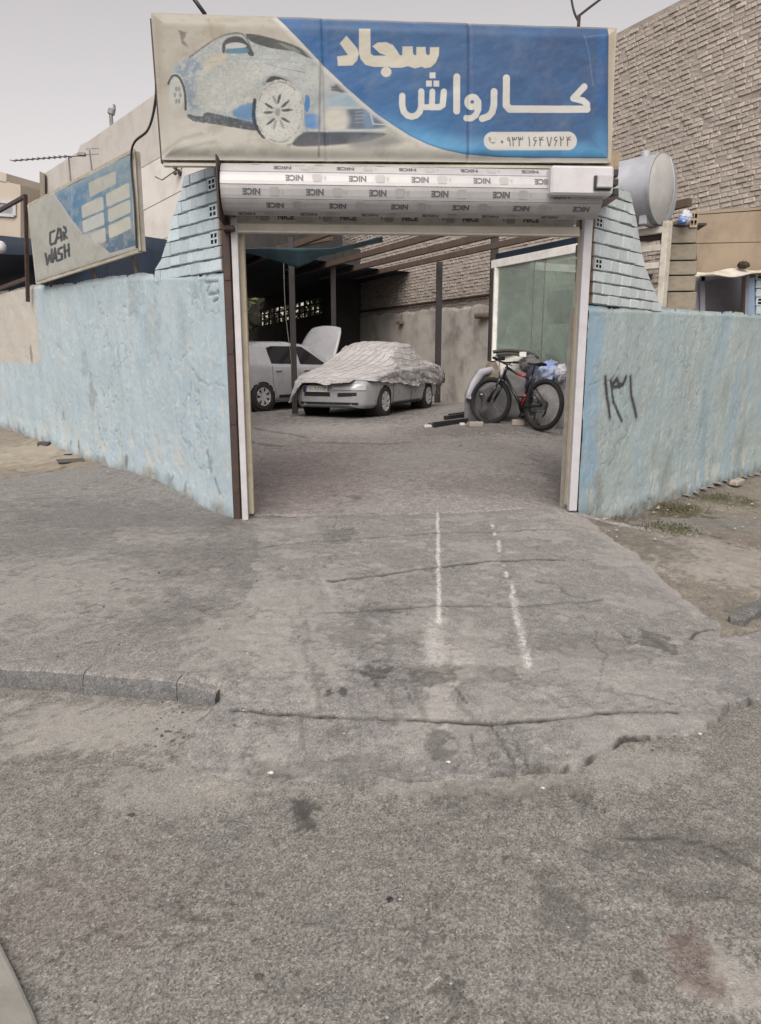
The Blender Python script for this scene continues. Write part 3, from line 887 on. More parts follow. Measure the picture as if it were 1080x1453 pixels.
Rtop = [WR.az(*q) for q in [(840, 434), (900, 435), (937, 437), (985, 440), (1030, 442), (1080, 446), (1250, 455)]]
Rtop = [(-0.4, Rtop[0][1])] + Rtop
Rbase = [WR.az(*q) for q in [(817, 725), (845, 733), (861, 735), (897, 728), (947, 708), (980, 699), (1016, 686), (1052, 678), (1080, 667), (1250, 630)]]
Rbase = [(20, Rbase[-1][1])] + Rbase
def r_marks(A, Z, K, at):
    def S(pts, w): return 1 - sstep(poly_dist(A, Z, strokes_px(WR, pts)), w * 0.5, w * 1.25)
    w = 0.026
    at['spray'] = np.clip(np.maximum.reduce([S([(858, 536), (861, 562), (866, 592)], w), S([(866, 541), (872, 572), (882, 597)], w), S([(866, 541), (868, 546), (874, 538), (878, 546), (883, 546), (887, 535)], w * 1.05),
                                      S([(870, 549), (880, 549)], w * 0.8), S([(893, 535), (896, 562), (904, 591)], w)])
                          + 0.28 * S([(858, 536), (861, 562), (866, 592)], 0.06) + 0.28 * S([(893, 535), (896, 562), (904, 591)], 0.06) + 0.25 * S([(868, 541), (887, 540)], 0.06), 0, 1)
    at['patch'] = 0.85 * (1 - sstep(A + (fbm(A, Z, 4, 4, 6.) - .5) * .5, .12, .34)) * sstep(Z, .1, .5) + .5 * sstep(fbm(A, Z * .4, 1.6, 5, 16.), .55, .68)
    for px, py, r, k in [(1030, 560, .16, .28), (1000, 590, .2, .22), (945, 670, .22, .35), (930, 640, .1, .3), (870, 640, .14, .22), (905, 455, .2, .15), (850, 700, .13, .5), (1050, 640, .25, .3), (980, 560, .1, .25), (1060, 520, .15, .2)]:
        a, z = WR.az(px, py)
        d = np.hypot((A - a) / r, (Z - z) / (r * 2.2)) + (fbm(A, Z, 7, 5, px) - 0.5) * 1.6
        at['grime_shade'] = np.maximum(at['grime_shade'], k * (1 - sstep(d, 0.4, 1.3)))
    at['grime_shade'] = np.maximum(at['grime_shade'], 0.35 * sstep(Z, 1.98, 2.14) * sstep(A, 0.5, 2))
    return K
right_wall = wall_sheet('boundary_wall', 'blue-green plastered wall with spray painted house number, right of the gate', WR, Rtop, Rbase, 11.0, M_GREENWALL, r_marks, afar=5.2, far_step=0.06, step=0.018)

# ------------------------------------------------------------------ brick piers standing on the walls
M_BRICKBLUE = mottled('painted_brick_pale_blue', (0.48, 0.56, 0.605), (0.42, 0.505, 0.555), 5, 0.8, 0.35, 45, dirt=(0.25, 0.29, 0.31), dscale=9, damt=0.55, vary=0.13)
M_BRICKGREEN = mottled('painted_brick_pale_green', (0.515, 0.565, 0.58), (0.455, 0.515, 0.54), 5, 0.8, 0.35, 45, dirt=(0.25, 0.29, 0.29), dscale=9, damt=0.55, vary=0.13)
M_JOINT = mottled('blue_joint', (0.075, 0.10, 0.115), (0.24, 0.29, 0.32), 9, 0.9, 0.4, 50)
M_RAWBRICK = mottled('raw_clay_brick', (0.20, 0.155, 0.115), (0.15, 0.12, 0.095), 8, 0.9, 0.5, 50, dirt=(0.06, 0.05, 0.045), dscale=8, damt=0.6)
M_DARK = flat('dark_hollow', (0.012, 0.012, 0.013), 0.9)

def hollow_brick_mesh(name, mat, mat2, L, H, D):
    """hollow clay block seen on its pierced end: x along, y depth (front at -D/2), z up"""
    me = bpy.data.meshes.new(name)
    bm = bmesh.new()
    xs = [-L / 2, -L * .37, -L * .07, L * .07, L * .37, L / 2]
    zs = [-H / 2, -H * .35, -H * .07, H * .07, H * .35, H / 2]
    f0 = -D / 2
    vs_ = [[bm.verts.new((x, f0, z)) for z in zs] for x in xs]
    for i in range(5):
        for j in range(5):
            q = (vs_[i][j], vs_[i + 1][j], vs_[i + 1][j + 1], vs_[i][j + 1])
            if i in (1, 3) and j in (1, 3):
                back = [bm.verts.new((v.co.x, f0 + 0.06, v.co.z)) for v in q]
                bm.faces.new(back).material_index = 1
                for k in range(4):
                    bm.faces.new((q[k], q[(k + 1) % 4], back[(k + 1) % 4], back[k])).material_index = 1
            else:
                bm.faces.new(q)
    cor = [vs_[0][0], vs_[5][0], vs_[5][5], vs_[0][5]]
    bk = [bm.verts.new((v.co.x, D / 2, v.co.z)) for v in cor]
    bm.faces.new(bk[::-1])
    for k in range(4):
        bm.faces.new((cor[k], bk[k], bk[(k + 1) % 4], cor[(k + 1) % 4]))
    bmesh.ops.recalc_face_normals(bm, faces=bm.faces)
    bm.to_mesh(me); bm.free()
    me.materials.append(mat); me.materials.append(mat2)
    return me

def brick_pier(label, pl, joints, xr, left_edge, mat, hollows, sgn):
    """joints: heights of the bed joints (ascending); xr(z): start along the wall; left_edge(z): far end"""
    root = thing('brick_pier', label, 'brick pier', pl.pt(0.3, joints[0]))
    D = 0.19
    ry = math.atan2(pl.d.y, pl.d.x)
    variants = []
    for k in range(4):
        mb = MB(); mb.box((0, 0, 0), (1, 1, 1))
        bm = bmesh.new()
        me = mb.mesh('brick', mat)
        variants.append(me)
    core = MB()
    poly_f = []
    for z in joints: poly_f.append((left_edge(z) - 0.012, z))
    for z in reversed(joints): poly_f.append((xr(z) + 0.012, z))
    core.prism([pl.pt(a, z, -0.016) for a, z in poly_f], -pl.n * (D - 0.03))
    core.build('mortar', M_JOINT, root)
    rnd = random.Random(len(label))
    for ci in range(len(joints) - 1):
        z0, z1 = joints[ci], joints[ci + 1]
        zm = (z0 + z1) / 2
        a = xr(zm); end0, end1 = left_edge(z0), left_edge(z1)
        end = (end0 + end1) / 2
        first = True
        while a < end - 0.03:
            L = 0.15 if (first and ci in hollows) else rnd.choice((0.20, 0.21, 0.19, 0.10)) * rnd.uniform(0.92, 1.05)
            if a + L > end - 0.07: L = end - a
            hh = z1 - z0 - rnd.uniform(0.010, 0.022)
            kk = rnd.uniform(-0.004, 0.004)
            c = pl.pt(a + L / 2, zm, -D / 2 + kk)
            M = Matrix.Translation(c) @ Matrix.Rotation(ry, 4, 'Z') @ Matrix.Rotation(rnd.uniform(-.012, .012), 4, 'Y')
            if first and ci in hollows:
                lm = M if (Matrix.Rotation(ry, 3, 'Z') @ Vector((0, -1, 0))).dot(pl.n) > 0 else M @ Matrix.Rotation(math.pi, 4, 'Z')
                place('brick', hollow_brick_mesh('brick', mat, M_DARK, L - 0.006, hh, D), root, None, M=lm)
            elif a + L >= end - 1e-4 and abs(end0 - end1) > 0.02:
                mb = MB()
                mb.prism([pl.pt(a + 0.003, z0 + 0.005, kk), pl.pt(max(a + 0.02, end0), z0 + 0.005, kk), pl.pt(max(a + 0.02, end1), z1 - 0.005, kk), pl.pt(a + 0.003, z1 - 0.005, kk)], -pl.n * D)
                mb.build('brick', mat, root)
            else:
                place('brick', rnd.choice(BRKV[mat.name]), root, None, M=M, scale=(L + rnd.uniform(-.004, 0.003), D, hh))
            a += L; first = False
    return root

def unit_brick(mat, seed=0, j=0.0):
    mb = MB(); mb.box((0, 0, 0), (1, 1, 1), None, 0.05 if j else 0.035)
    rj = random.Random(seed)
    if j: mb.v = [Vector((p.x + rj.uniform(-j, j) * .5, p.y + rj.uniform(-j, j) * .10, p.z + rj.uniform(-j, j) * .7)) for p in mb.v]
    return mb.mesh('brick', mat)
BRK = {m.name: unit_brick(m) for m in (M_BRICKBLUE, M_BRICKGREEN)}
BRKV = {m.name: [unit_brick(m, k, .055) for k in range(6)] for m in (M_BRICKBLUE, M_BRICKGREEN)}

jl = [WL.az(305, y)[1] for y in (386, 367, 349.5, 327, 309, 288, 269, 249.6, 232.5)]
ledge = interp([(z, a) for a, z in [WL.az(*q) for q in [(218, 386), (228, 372), (236, 345), (243, 312), (252, 283), (259, 262), (262, 246), (262, 232)]]])
xre = interp([(z, a) for a, z in [WL.az(*q) for q in [(304.5, 232), (306, 262), (308, 310), (311, 360), (314, 388)]]])
pierL = brick_pier('stepped pale blue brick pier on the left wall, under the big banner', WL, jl, lambda z: float(xre(z)), lambda z: float(ledge(z)), M_BRICKBLUE, (3, 5, 7) if False else (2, 4, 6), 1)
jr = [WR.az(845, y)[1] for y in (432, 417, 400, 383, 364, 344, 323, 305, 287, 270, 254)]
redge = interp([(z, a) for a, z in [WR.az(*q) for q in [(940, 437), (931, 416), (921, 392), (913, 371), (906, 330), (902, 304), (896, 280), (892, 264), (890, 250)]]])
xrr = interp([(z, a) for a, z in [WR.az(*q) for q in [(843, 432), (843, 413), (845, 345), (846, 300), (846, 250)]]])
pierR = brick_pier('tapering pale green brick pier on the right wall, beside the shutter motor', WR, jr, lambda z: float(xrr(z)), lambda z: float(redge(z)), M_BRICKGREEN, (3, 6), 1)
# raw block ends of the piers, facing the gate
for pier, pl, zz in ((pierL, WL, jl), (pierR, WR, jr)):
    mb = MB()
    for i in range(len(zz) - 1):
        zm = (zz[i] + zz[i + 1]) / 2
        a0 = float(xre(zm)) if pl is WL else float(xrr(zm))
        mb.prism([pl.pt(a0 - 0.006, zz[i] + 0.008, -0.012), pl.pt(a0 - 0.006, zz[i + 1] - 0.008, -0.012), pl.pt(a0 - 0.006, zz[i + 1] - 0.008, -0.185), pl.pt(a0 - 0.006, zz[i] + 0.008, -0.185)], -pl.d * (0.022 if i % 2 else 0.03))
    mb.build('block_ends', M_RAWBRICK, pier)

# ------------------------------------------------------------------ gate posts and roller shutter
M_BROWNSTEEL = mottled('rusty_brown_steel', (0.050, 0.030, 0.026), (0.032, 0.024, 0.023), 5, 0.6, 0.15, 60, spec=0.4, dirt=(0.10, 0.045, 0.025), dscale=7, damt=0.6)
M_WHITEALU = mottled('white_painted_metal', (0.45, 0.45, 0.48), (0.40, 0.40, 0.43), 7, 0.45, 0.05, 60, spec=0.5, dirt=(0.30, 0.27, 0.24), dscale=6, damt=0.45)
M_CREAM = mottled('cream_painted_metal', (0.50, 0.45, 0.34), (0.44, 0.40, 0.31), 5, 0.5, 0.06, 50, dirt=(0.22, 0.19, 0.15), dscale=7, damt=0.5)
M_SLAT = mottled('film_wrapped_slat', (0.37, 0.37, 0.385), (0.32, 0.32, 0.33), 4, 0.28, 0.10, 12, spec=0.6, dirt=(0.46, 0.45, 0.44), dscale=3, damt=0.5, dist=0.01)
M_SLATGREY = mottled('grey_film_on_slat', (0.62, 0.61, 0.59), (0.54, 0.53, 0.51), 4, 0.35, 0.1, 14, dirt=(0.25, 0.24, 0.22), dscale=4, damt=0.5)
M_INK = flat('dark_grey_ink', (0.10, 0.10, 0.11), 0.5)
M_INKPALE = flat('pale_grey_ink', (0.33, 0.33, 0.34), 0.5)
M_BOX = mottled('off_white_plastic', (0.50, 0.50, 0.53), (0.46, 0.46, 0.49), 4, 0.4, 0.04, 30, spec=0.5, dirt=(0.38, 0.36, 0.33), dscale=4, damt=0.4)
M_BLACK = flat('black_plastic', (0.02, 0.02, 0.022), 0.5)

def gate_px(px, py, k=0.0): return GT.off(k).hit(px, py)

def steel_post(label, p_bot, p_top, w, d):
    root = thing('gate_post', label, 'post', p_bot)
    mb = MB(); mb.bar(p_bot + Vector((0, 0, -0.1)), p_top, w, d, 0.006, up=GT.d)
    mb.build('steel_section', M_BROWNSTEEL, root)
    for k in np.linspace(0.3, 3.0, 5):
        mb = MB()
        c = p_bot.lerp(p_top, k / 3.35) + GT.n * (d / 2)
        mb.box(c, (w * 0.9, 0.008, 0.05), Matrix.Rotation(math.atan2(GT.d.y, GT.d.x), 3, 'Z'), 0.002)
        mb.build('weld_strap', M_BROWNSTEEL, root)
    return root
pL0, pL1 = gate_px(335.5, 736, 0.03), gate_px(311, 228, 0.03)
xm = (pL0.x + pL1.x) / 2
steel_post('dark brown steel post left of the roller shutter', Vector((pL0.x + 0.012, pL0.y, pL0.z)), Vector((pL0.x + 0.012, pL0.y, pL1.z)), 0.062, 0.07)
pR0, pR1 = gate_px(822, 440, -0.12), gate_px(836, 268, -0.12)
steel_post('rusty brown steel post right of the roller shutter', Vector((pR0.x + 0.03, pR0.y, gz(pR0.x, pR0.y))), Vector((pR0.x + 0.03, pR0.y, pR1.z)), 0.05, 0.06)

sh_root = thing('roller_shutter', 'white roller shutter rolled up above the car wash gate', 'roller shutter', GT.pt((_g1 - _g0).length / 2, 0))
Rg = Matrix.Rotation(math.atan2(GT.d.y, GT.d.x), 3, 'Z')
def rail(name, mat, px0, px1, pyb, pyt, k, depth, cut=False):
    b0, b1 = gate_px(px0, pyb, k), gate_px(px1, pyb, k)
    zt = gate_px((px0 + px1) / 2, pyt, k).z
    mb = MB()
    w = (b1 - b0).length
    c = (b0 + b1) / 2
    # U-shaped guide: web and two lips
    h = zt - c.z
    mb.box((c.x, c.y, c.z + h / 2), (w, depth, h), Rg, 0.004)
    o = mb.build(name, mat, sh_root)
    return o
rail('guide_rail', M_WHITEALU, 344.5, 353, 737, 309, 0.05, 0.075)
rail('inner_rail', M_CREAM, 354, 361, 728, 326, -0.10, 0.10)
rail('guide_rail', M_WHITEALU, 806, 817, 724, 308, 0.03, 0.075)
rail('inner_rail', M_CREAM, 802, 806.5, 716, 326, -0.10, 0.08)

# rolled curtain
k_roll = 0.22
cA, cB = gate_px(317, 272, k_roll), gate_px(846, 268, k_roll)
ax = (cB - cA); ax.z = 0
Lr = ax.length; axd = ax.normalized()
Zc = (cA.z + cB.z) / 2 - 0.02
RR = 0.205
SL = 0.118
da = 2 * math.asin(SL / 2 / RR)
core = MB()
Mr = Matrix.Translation(Vector((cA.x, cA.y, Zc))) @ Matrix((axd, Vector((0, 0, 1)), axd.cross(Vector((0, 0, 1))))).transposed().to_4x4() @ Matrix.Rotation(math.pi / 2, 4, 'Y')
core.lathe([(RR - 0.03, 0.01), (RR - 0.03, Lr - 0.01)], Mr, 20)
core.build('roll', M_SLATGREY, sh_root)

def font_mesh(text, size, name='lettering', fat=0.012, spacing=1.0):
    cu = bpy.data.curves.new(name, 'FONT')
    cu.body = text; cu.size = size; cu.align_x = 'CENTER'; cu.align_y = 'CENTER'
    cu.offset = fat * size; cu.space_character = spacing; cu.resolution_u = 3
    ob = bpy.data.objects.new(name, cu)
    COL.objects.link(ob)
    dg = bpy.context.evaluated_depsgraph_get()
    me = bpy.data.meshes.new_from_object(ob.evaluated_get(dg))
    v = [tuple(p.co) for p in me.vertices]; f = [tuple(p.vertices) for p in me.polygons]
    bpy.data.objects.remove(ob); bpy.data.curves.remove(cu); bpy.data.meshes.remove(me)
    return v, f
NV, NF = font_mesh('NICE', 0.066, fat=0.045)
def slat_print(mb_ink, mb_pale, frame, L, off, flip, pitch=0.53, s=1.0):
    """frame(u, v, k): point on the slat face"""
    u = off
    while u < L - 0.05:
        for j, (dst, kind) in enumerate(((mb_ink, 't'), (mb_pale, 'e'))):
            if kind == 't':
                pv = [frame(u + (-x if flip else x) * s, (-y if flip else y) * s, 0.0025) for x, y, _ in NV]
                if u - 0.1 > 0 and u + 0.1 < L: dst.add(pv, NF)
            else:
                uu = u + (0.19 if flip else -0.19)
                q = [(-.032, -.034), (.032, -.034), (.046, .012), (.03, .034), (-.03, .034), (-.046, .012)]
                if 0.06 < uu < L - 0.06:
                    dst.add([frame(uu + a * s, (b if flip else -b) * s, 0.002) for a, b in q], [(0, 1, 2, 3, 4, 5)])
                    dst.add([frame(uu + (0.065 if flip else -0.065) + a * 0.22 * s, b * 0.5 * s, 0.002) for a, b in q], [(0, 1, 2, 3, 4, 5)])
        u += pitch
for i, (ang, off, mt) in enumerate(((83, .1, M_SLAT), (50, .52, M_SLAT), (18, .62, M_SLAT), (-14, .26, M_SLAT), (-46, .45, M_SLAT), (-78, .2, M_SLAT))):
    an = math.radians(ang)
    rad = axd.cross(Vector((0, 0, 1)))
    if rad.y > 0: rad = -rad
    nrm = rad * math.cos(an) + Vector((0, 0, 1)) * math.sin(an)
    tan = -rad * math.sin(an) + Vector((0, 0, 1)) * math.cos(an)
    ctr = Vector((cA.x, cA.y, Zc)) + nrm * (RR * math.cos(da / 2))
    mb = MB()
    sag = 0.0
    prof = [(-SL / 2 + 0.004, -0.012), (-SL / 2 + 0.006, 0.0), (-SL * .2, 0.004), (SL * .2, 0.004), (SL / 2 - 0.008, 0.0), (SL / 2 - 0.004, -0.012)]
    n0 = len(mb.v)
    mb.v += [ctr + tan * a + nrm * b for a, b in prof] + [ctr + axd * Lr + tan * a + nrm * b for a, b in prof]
    for j in range(5): mb.f.append((j, j + 1, j + 7, j + 6))
    mb.f += [(0, 6, 11, 5), tuple(range(5, -1, -1)), tuple(range(6, 12))]
    so = mb.build('slat', mt, sh_root)
    ink, pale = MB(), MB()
    slat_print(ink, pale, lambda u, v, k: ctr + axd * u + tan * (v + 0.004) + nrm * (0.004 + k), Lr, off, True)
    ink.build('lettering', M_INK, so, kind='stuff'); pale.build('emblem', M_INKPALE, so, kind='stuff')
# straight part of the curtain below the roll and the bottom bar
h0, h1 = gate_px(336, 319, -0.01), gate_px(814, 317, -0.01)
zt, zb = gate_px(560, 300, -0.01).z, gate_px(560, 318.5, -0.01).z
mb = MB()
c = (h0 + h1) / 2
mb.box((c.x, c.y, (zt + zb) / 2 + 0.03), ((h1 - h0).length, 0.018, zt - zb + 0.06), Rg, 0.004)
so = mb.build('slat', M_SLATGREY, sh_root)
ink, pale = MB(), MB()
hn = GT.n
slat_print(ink, pale, lambda u, v, k: Vector((h0.x, h0.y, (zt + zb) / 2 - 0.005)) + GT.d * u + Vector((0, 0, v)) + hn * (0.0095 + k), (h1 - h0).length, .44, False, 0.56)
ink.build('lettering', M_INK, so, kind='stuff'); pale.build('emblem', M_INKPALE, so, kind='stuff')
b0, b1 = gate_px(334, 326, 0.03), gate_px(822, 325, 0.03)
ztt, zbb = gate_px(560, 319, 0.03).z, gate_px(560, 333.5, 0.03).z
mb = MB(); c = (b0 + b1) / 2
mb.box((c.x, c.y, (ztt + zbb) / 2), ((b1 - b0).length, 0.05, ztt - zbb), Rg, 0.008)
mb.box((c.x, c.y - 0.03, zbb + 0.012), ((b1 - b0).length, 0.03, 0.02), Rg, 0.004)
mb.build('bottom_bar', M_CREAM2 if False else mottled('warm_white_metal', (0.50, 0.48, 0.43), (0.45, 0.43, 0.39), 5, 0.45, 0.05, 40, dirt=(0.28, 0.26, 0.22), dscale=4, damt=0.4), sh_root)
# end plate on the left and brackets
mb = MB()
e0 = gate_px(316, 270, k_roll)
mb.box((e0.x - 0.012, e0.y, Zc - 0.02), (0.014, 0.46, 0.50), Rg, 0.004)
mb.box((e0.x + 0.02, e0.y + 0.12, Zc - 0.30), (0.10, 0.2, 0.04), Rg, 0.004)
mb.build('end_plate', M_BROWNSTEEL, sh_root)
# motor cover
k_box = 0.52
m0, m1 = gate_px(781, 234, k_box), gate_px(868, 277, k_box)
mb = MB()
cxm = (m0.x + m1.x) / 2; wbx = m1.x - m0.x; hb_ = m0.z - m1.z
yc_ = (m0.y + m1.y) / 2
mb.box((cxm, yc_ + 0.21, (m0.z + m1.z) / 2), (wbx, 0.42, hb_), Rg, 0.018)
mc = mb.build('motor_cover', M_BOX, sh_root)
q0, q1 = gate_px(848, 248, k_box + 0.04), gate_px(869, 267, k_box + 0.04)
mb = MB(); mb.box(((q0.x + q1.x) / 2, q0.y + 0.015, (q0.z + q1.z) / 2), (q1.x - q0.x, 0.055, q0.z - q1.z), Rg, 0.008)
mb.build('control_unit', M_WHITEALU, mc)
mb = MB(); mb.box(((q0.x + q1.x) / 2 - 0.012, q0.y + 0.035, (q0.z + q1.z) / 2 - 0.006), (q1.x - q0.x + 0.012, 0.035, q0.z - q1.z + 0.012), Rg, 0.003)
mb.build('gasket', M_BLACK, mc)
for yy0, yy1 in ((240, 250), (254, 263), (267, 277)):
    r0, r1 = gate_px(869, yy0, k_box - 0.03), gate_px(876, yy1, k_box - 0.03)
    mb = MB(); mb.box(((r0.x + r1.x) / 2 + 0.006, r0.y + 0.05, (r0.z + r1.z) / 2), (r1.x - r0.x, 0.10, r0.z - r1.z), Rg, 0.004)
    mb.build('clamp', M_BLACK, mc)
# dark angle bracket under the motor
mb = MB()
t0, t1, t2 = gate_px(834, 305, 0.12), gate_px(846, 287, 0.12), gate_px(878, 280, 0.12)
t3 = gate_px(878, 270, 0.12)
mb.prism([t0, t2, t3, t1 + Vector((0, 0, 0.06))], Vector((0, 0.30, 0)))
mb.build('bracket', M_BROWNSTEEL, sh_root)
# lintel: a course of raw bricks over the shutter, under the banner
M_LINTEL = mottled('sandy_raw_brick', (0.36, 0.29, 0.205), (0.30, 0.24, 0.175), 8, 0.9, 0.5, 40, dirt=(0.15, 0.12, 0.09), dscale=6, damt=0.6, vary=0.12)
ubr = unit_brick(M_LINTEL)
lt = thing('lintel', 'beam of sandy raw bricks over the roller shutter, under the banner', 'lintel', gate_px(560, 240, -0.05))
l0, l1 = gate_px(306, 240, -0.05), gate_px(878, 238, -0.05)
zl1, zl0 = gate_px(560, 214, -0.05).z, gate_px(560, 240, -0.05).z
Ll = (l1 - l0).length
mb = MB(); c = (l0 + l1) / 2
mb.box((c.x, c.y + 0.12, (zl0 + zl1) / 2 + 0.02), (Ll, 0.2, zl1 - zl0 + 0.03), Rg)
mb.box((c.x, c.y + 0.10, zl0 - 0.05), (Ll, 0.16, 0.07), Rg)
mb.build('mortar', M_LINTEL, lt)
u = 0.0
while u < Ll - 0.1:
    L = 0.62 * random.uniform(0.93, 1.07)
    L = min(L, Ll - u)
    c = l0.lerp(l1, (u + L / 2) / Ll)
    place('brick', ubr, lt, None, M=Matrix.Translation(Vector((c.x, c.y, (zl0 + zl1) / 2 + 0.01))) @ Rg.to_4x4(), scale=(L - 0.015, 0.10 + random.uniform(-.01, .01), zl1 - zl0))
    u += L
M_RAG = mottled('ragged_mortar', (0.42, 0.34, 0.23), (0.33, 0.27, 0.19), 10, 0.95, 0.8, 30, dirt=(0.15, 0.11, 0.08), dscale=9, damt=0.6)
mb = MB()
for i in range(70):
    c = l0.lerp(l1, random.random())
    mb.box((c.x, c.y - random.uniform(0.0, .05), zl0 - random.uniform(0.0, 0.07)), (random.uniform(.03, .14), .05, random.uniform(.02, .05)), Matrix.Rotation(random.uniform(-.4, .4), 3, 'Y'), 0.008)
mb.build('mortar_lumps', M_RAG, lt, kind='stuff')

# ------------------------------------------------------------------ printed signs (flat print held as point colours)
def print_mat(name, rough=0.5, wrinkle=0.25):
    t = NT(name)
    c = t.attr('print', 'Color')
    c = t.mix(t.math('MULTIPLY', t.ramp(t.noise(3.5, 7, 0.75), [(0.50, 0), (0.75, 1)]), 0.16), c, (0.25, 0.235, 0.20))
    v = t.math('MULTIPLY', t.ramp(t.noise(26, 5, 0.75, vec=t.mapping((1, 1, 0.35))), [(0.58, 0), (0.75, 1)]), 0.14)
    c = t.mix(v, c, (0.20, 0.19, 0.17))
    t.bump(t.noise(5, 4, 0.6), wrinkle, 0.02)
    return t.set(c, rough, 0, 0.35)
M_BANNER = print_mat('printed_vinyl')
M_VINYL = mottled('bare_vinyl', (0.42, 0.40, 0.35), (0.35, 0.33, 0.29), 5, 0.55, 0.2, 20, dirt=(0.18, 0.165, 0.14), dscale=4, damt=0.5)
PK = 0.72
class Print:
    def __init__(s, X, Y, base):
        s.X, s.Y = X, Y
        s.C = np.ones(X.shape + (3,)) * (s2l(base) * PK)
    def blend(s, m, col):
        m = np.clip(m, 0, 1)[..., None]
        c = col if isinstance(col, np.ndarray) and col.ndim == 3 else s2l(col) * PK
        s.C = s.C * (1 - m) + c * m
    def poly(s, pts, col, soft=0.35, k=1.0, nz=0.0, nf=0.15, seed=1):
        d = poly_sdf(s.X, s.Y, pts)
        if nz: d = d + (fbm(s.X, s.Y, nf, 5, seed, 0.65) - 0.5) * 2 * nz
        s.blend(sstep(d, -soft, soft) * k, col)
    def line(s, pts, w, col, soft=0.35, k=1.0, nz=0.0, nf=0.2, seed=1):
        d = w / 2 - poly_dist(s.X, s.Y, pts)
        if nz: d = d + (fbm(s.X, s.Y, nf, 5, seed, 0.65) - 0.5) * 2 * nz
        s.blend(sstep(d, -soft, soft) * k, col)
    def ell(s, c, rx, ry, col, soft=0.08, k=1.0, nz=0.0, nf=0.2, seed=1, rot=0.0):
        x, y = s.X - c[0], s.Y - c[1]
        cr, sr = math.cos(rot), math.sin(rot)
        d = 1 - np.hypot((x * cr + y * sr) / rx, (-x * sr + y * cr) / ry)
        if nz: d = d + (fbm(s.X, s.Y, nf, 5, seed, 0.65) - 0.5) * 2 * nz
        s.blend(sstep(d, -soft, soft) * k, col)
def sc(pts, ox, oy, k): return [(ox + x / k, oy + y / k) for x, y in pts]

# Persian digits as pen strokes in a unit box (x right, y down)
DIG = {'0': [[(.5, .42), (.64, .55), (.5, .68), (.36, .55), (.5, .42)]],
       '1': [[(.45, .05), (.55, .45), (.55, .98)]],
       '2': [[(.25, .05), (.36, .45), (.36, .98)], [(.25, .05), (.34, .32), (.60, .36), (.74, .22), (.74, .05)]],
       '3': [[(.15, .05), (.28, .45), (.28, .98)], [(.15, .05), (.24, .30), (.42, .32), (.48, .08)], [(.47, .25), (.62, .33), (.76, .25), (.80, .05)]],
       '4': [[(.22, .05), (.36, .45), (.36, .98)], [(.30, .40), (.55, .30), (.80, .36)], [(.78, .05), (.52, .10), (.50, .28)]],
       '6': [[(.70, .08), (.40, .12), (.34, .34), (.50, .44), (.76, .40)], [(.72, .42), (.40, .98)]],
       '7': [[(.15, .08), (.42, .98)], [(.42, .98), (.55, .98), (.82, .08)]],
       '8': [[(.15, .98), (.42, .05), (.55, .05), (.82, .98)]],
       '9': [[(.66, .98), (.62, .30), (.45, .06), (.26, .22), (.34, .42), (.62, .44)]],
       'b': [[(.1, .3), (.1, .6), (.5, .68), (.9, .6), (.9, .3)], [(.5, .88), (.5, .95)]]}
def digits_lines(ch, x, y, w, h): return [[(x + a * w, y + b * h) for a, b in st] for st in DIG[ch]]

# ---- the big banner
BC = dict(TL=(213, 15), TR=(877.5, 37.5), BL=(229, 225), BR=(869, 230))
YL, YR = 6.62, 7.08
bTL, bBL = P(*BC['TL'], YL), P(*BC['BL'], YL)
bTR, bBR = P(*BC['TR'], YR), P(*BC['BR'], YR)
nu, nv = 900, 290
U, V_ = np.meshgrid(np.linspace(0, 1, nu), np.linspace(0, 1, nv), indexing='ij')   # v downward
bil = lambda a, b, c, d: (np.array(a)[None, None] * (1 - U)[..., None] + np.array(b)[None, None] * U[..., None]) * (1 - V_)[..., None] + (np.array(c)[None, None] * (1 - U)[..., None] + np.array(d)[None, None] * U[..., None]) * V_[..., None]
PX = bil(BC['TL'], BC['TR'], BC['BL'], BC['BR'])
X, Y = PX[..., 0], PX[..., 1]
pr = Print(X, Y, (166, 163, 153))
n1 = fbm(X, Y, 0.03, 5, 1.5, 0.6)
n2 = fbm(X, Y, 0.12, 5, 2.5, 0.65)
pr.blend(sstep(Y, 120, 215) * 0.85, (186, 186, 179))
pr.blend(sstep(n1, 0.5, 0.7) * 0.5, (150, 147, 136))
pr.blend(sstep(n2, 0.60, 0.72) * 0.30 * (Y < 130), (138, 134, 122))
# foamed car, airbrushed
def smooth_poly(pts, n=4):
    out = []
    m = len(pts)
    for i_ in range(m):
        p0, p1, p2, p3 = (np.array(pts[(i_ + k_) % m]) for k_ in (-1, 0, 1, 2))
        for k_ in range(n):
            t_ = k_ / n
            out.append(tuple(.5 * (2 * p1 + (p2 - p0) * t_ + (2 * p0 - 5 * p1 + 4 * p2 - p3) * t_ * t_ + (3 * p1 - p0 - 3 * p2 + p3) * t_ ** 3)))
    return out
def smooth_line(pts, n=5):
    q = [pts[0]] + list(pts) + [pts[-1]]
    out = []
    for i_ in range(1, len(q) - 2):
        p0, p1, p2, p3 = (np.array(q[i_ + k_]) for k_ in (-1, 0, 1, 2))
        for k_ in range(n):
            t_ = k_ / n
            out.append(tuple(.5 * (2 * p1 + (p2 - p0) * t_ + (2 * p0 - 5 * p1 + 4 * p2 - p3) * t_ * t_ + (3 * p1 - p0 - 3 * p2 + p3) * t_ ** 3)))
    return out + [pts[-1]]
K3 = lambda pts: sc(pts, 200, 0, 3)
S3 = lambda pts: smooth_poly(K3(pts))
SL3 = lambda pts: smooth_line(K3(pts))
n4 = fbm(X, Y, 0.45, 4, 41., 0.7); n5 = fbm(X, Y, 0.20, 5, 42., 0.7)
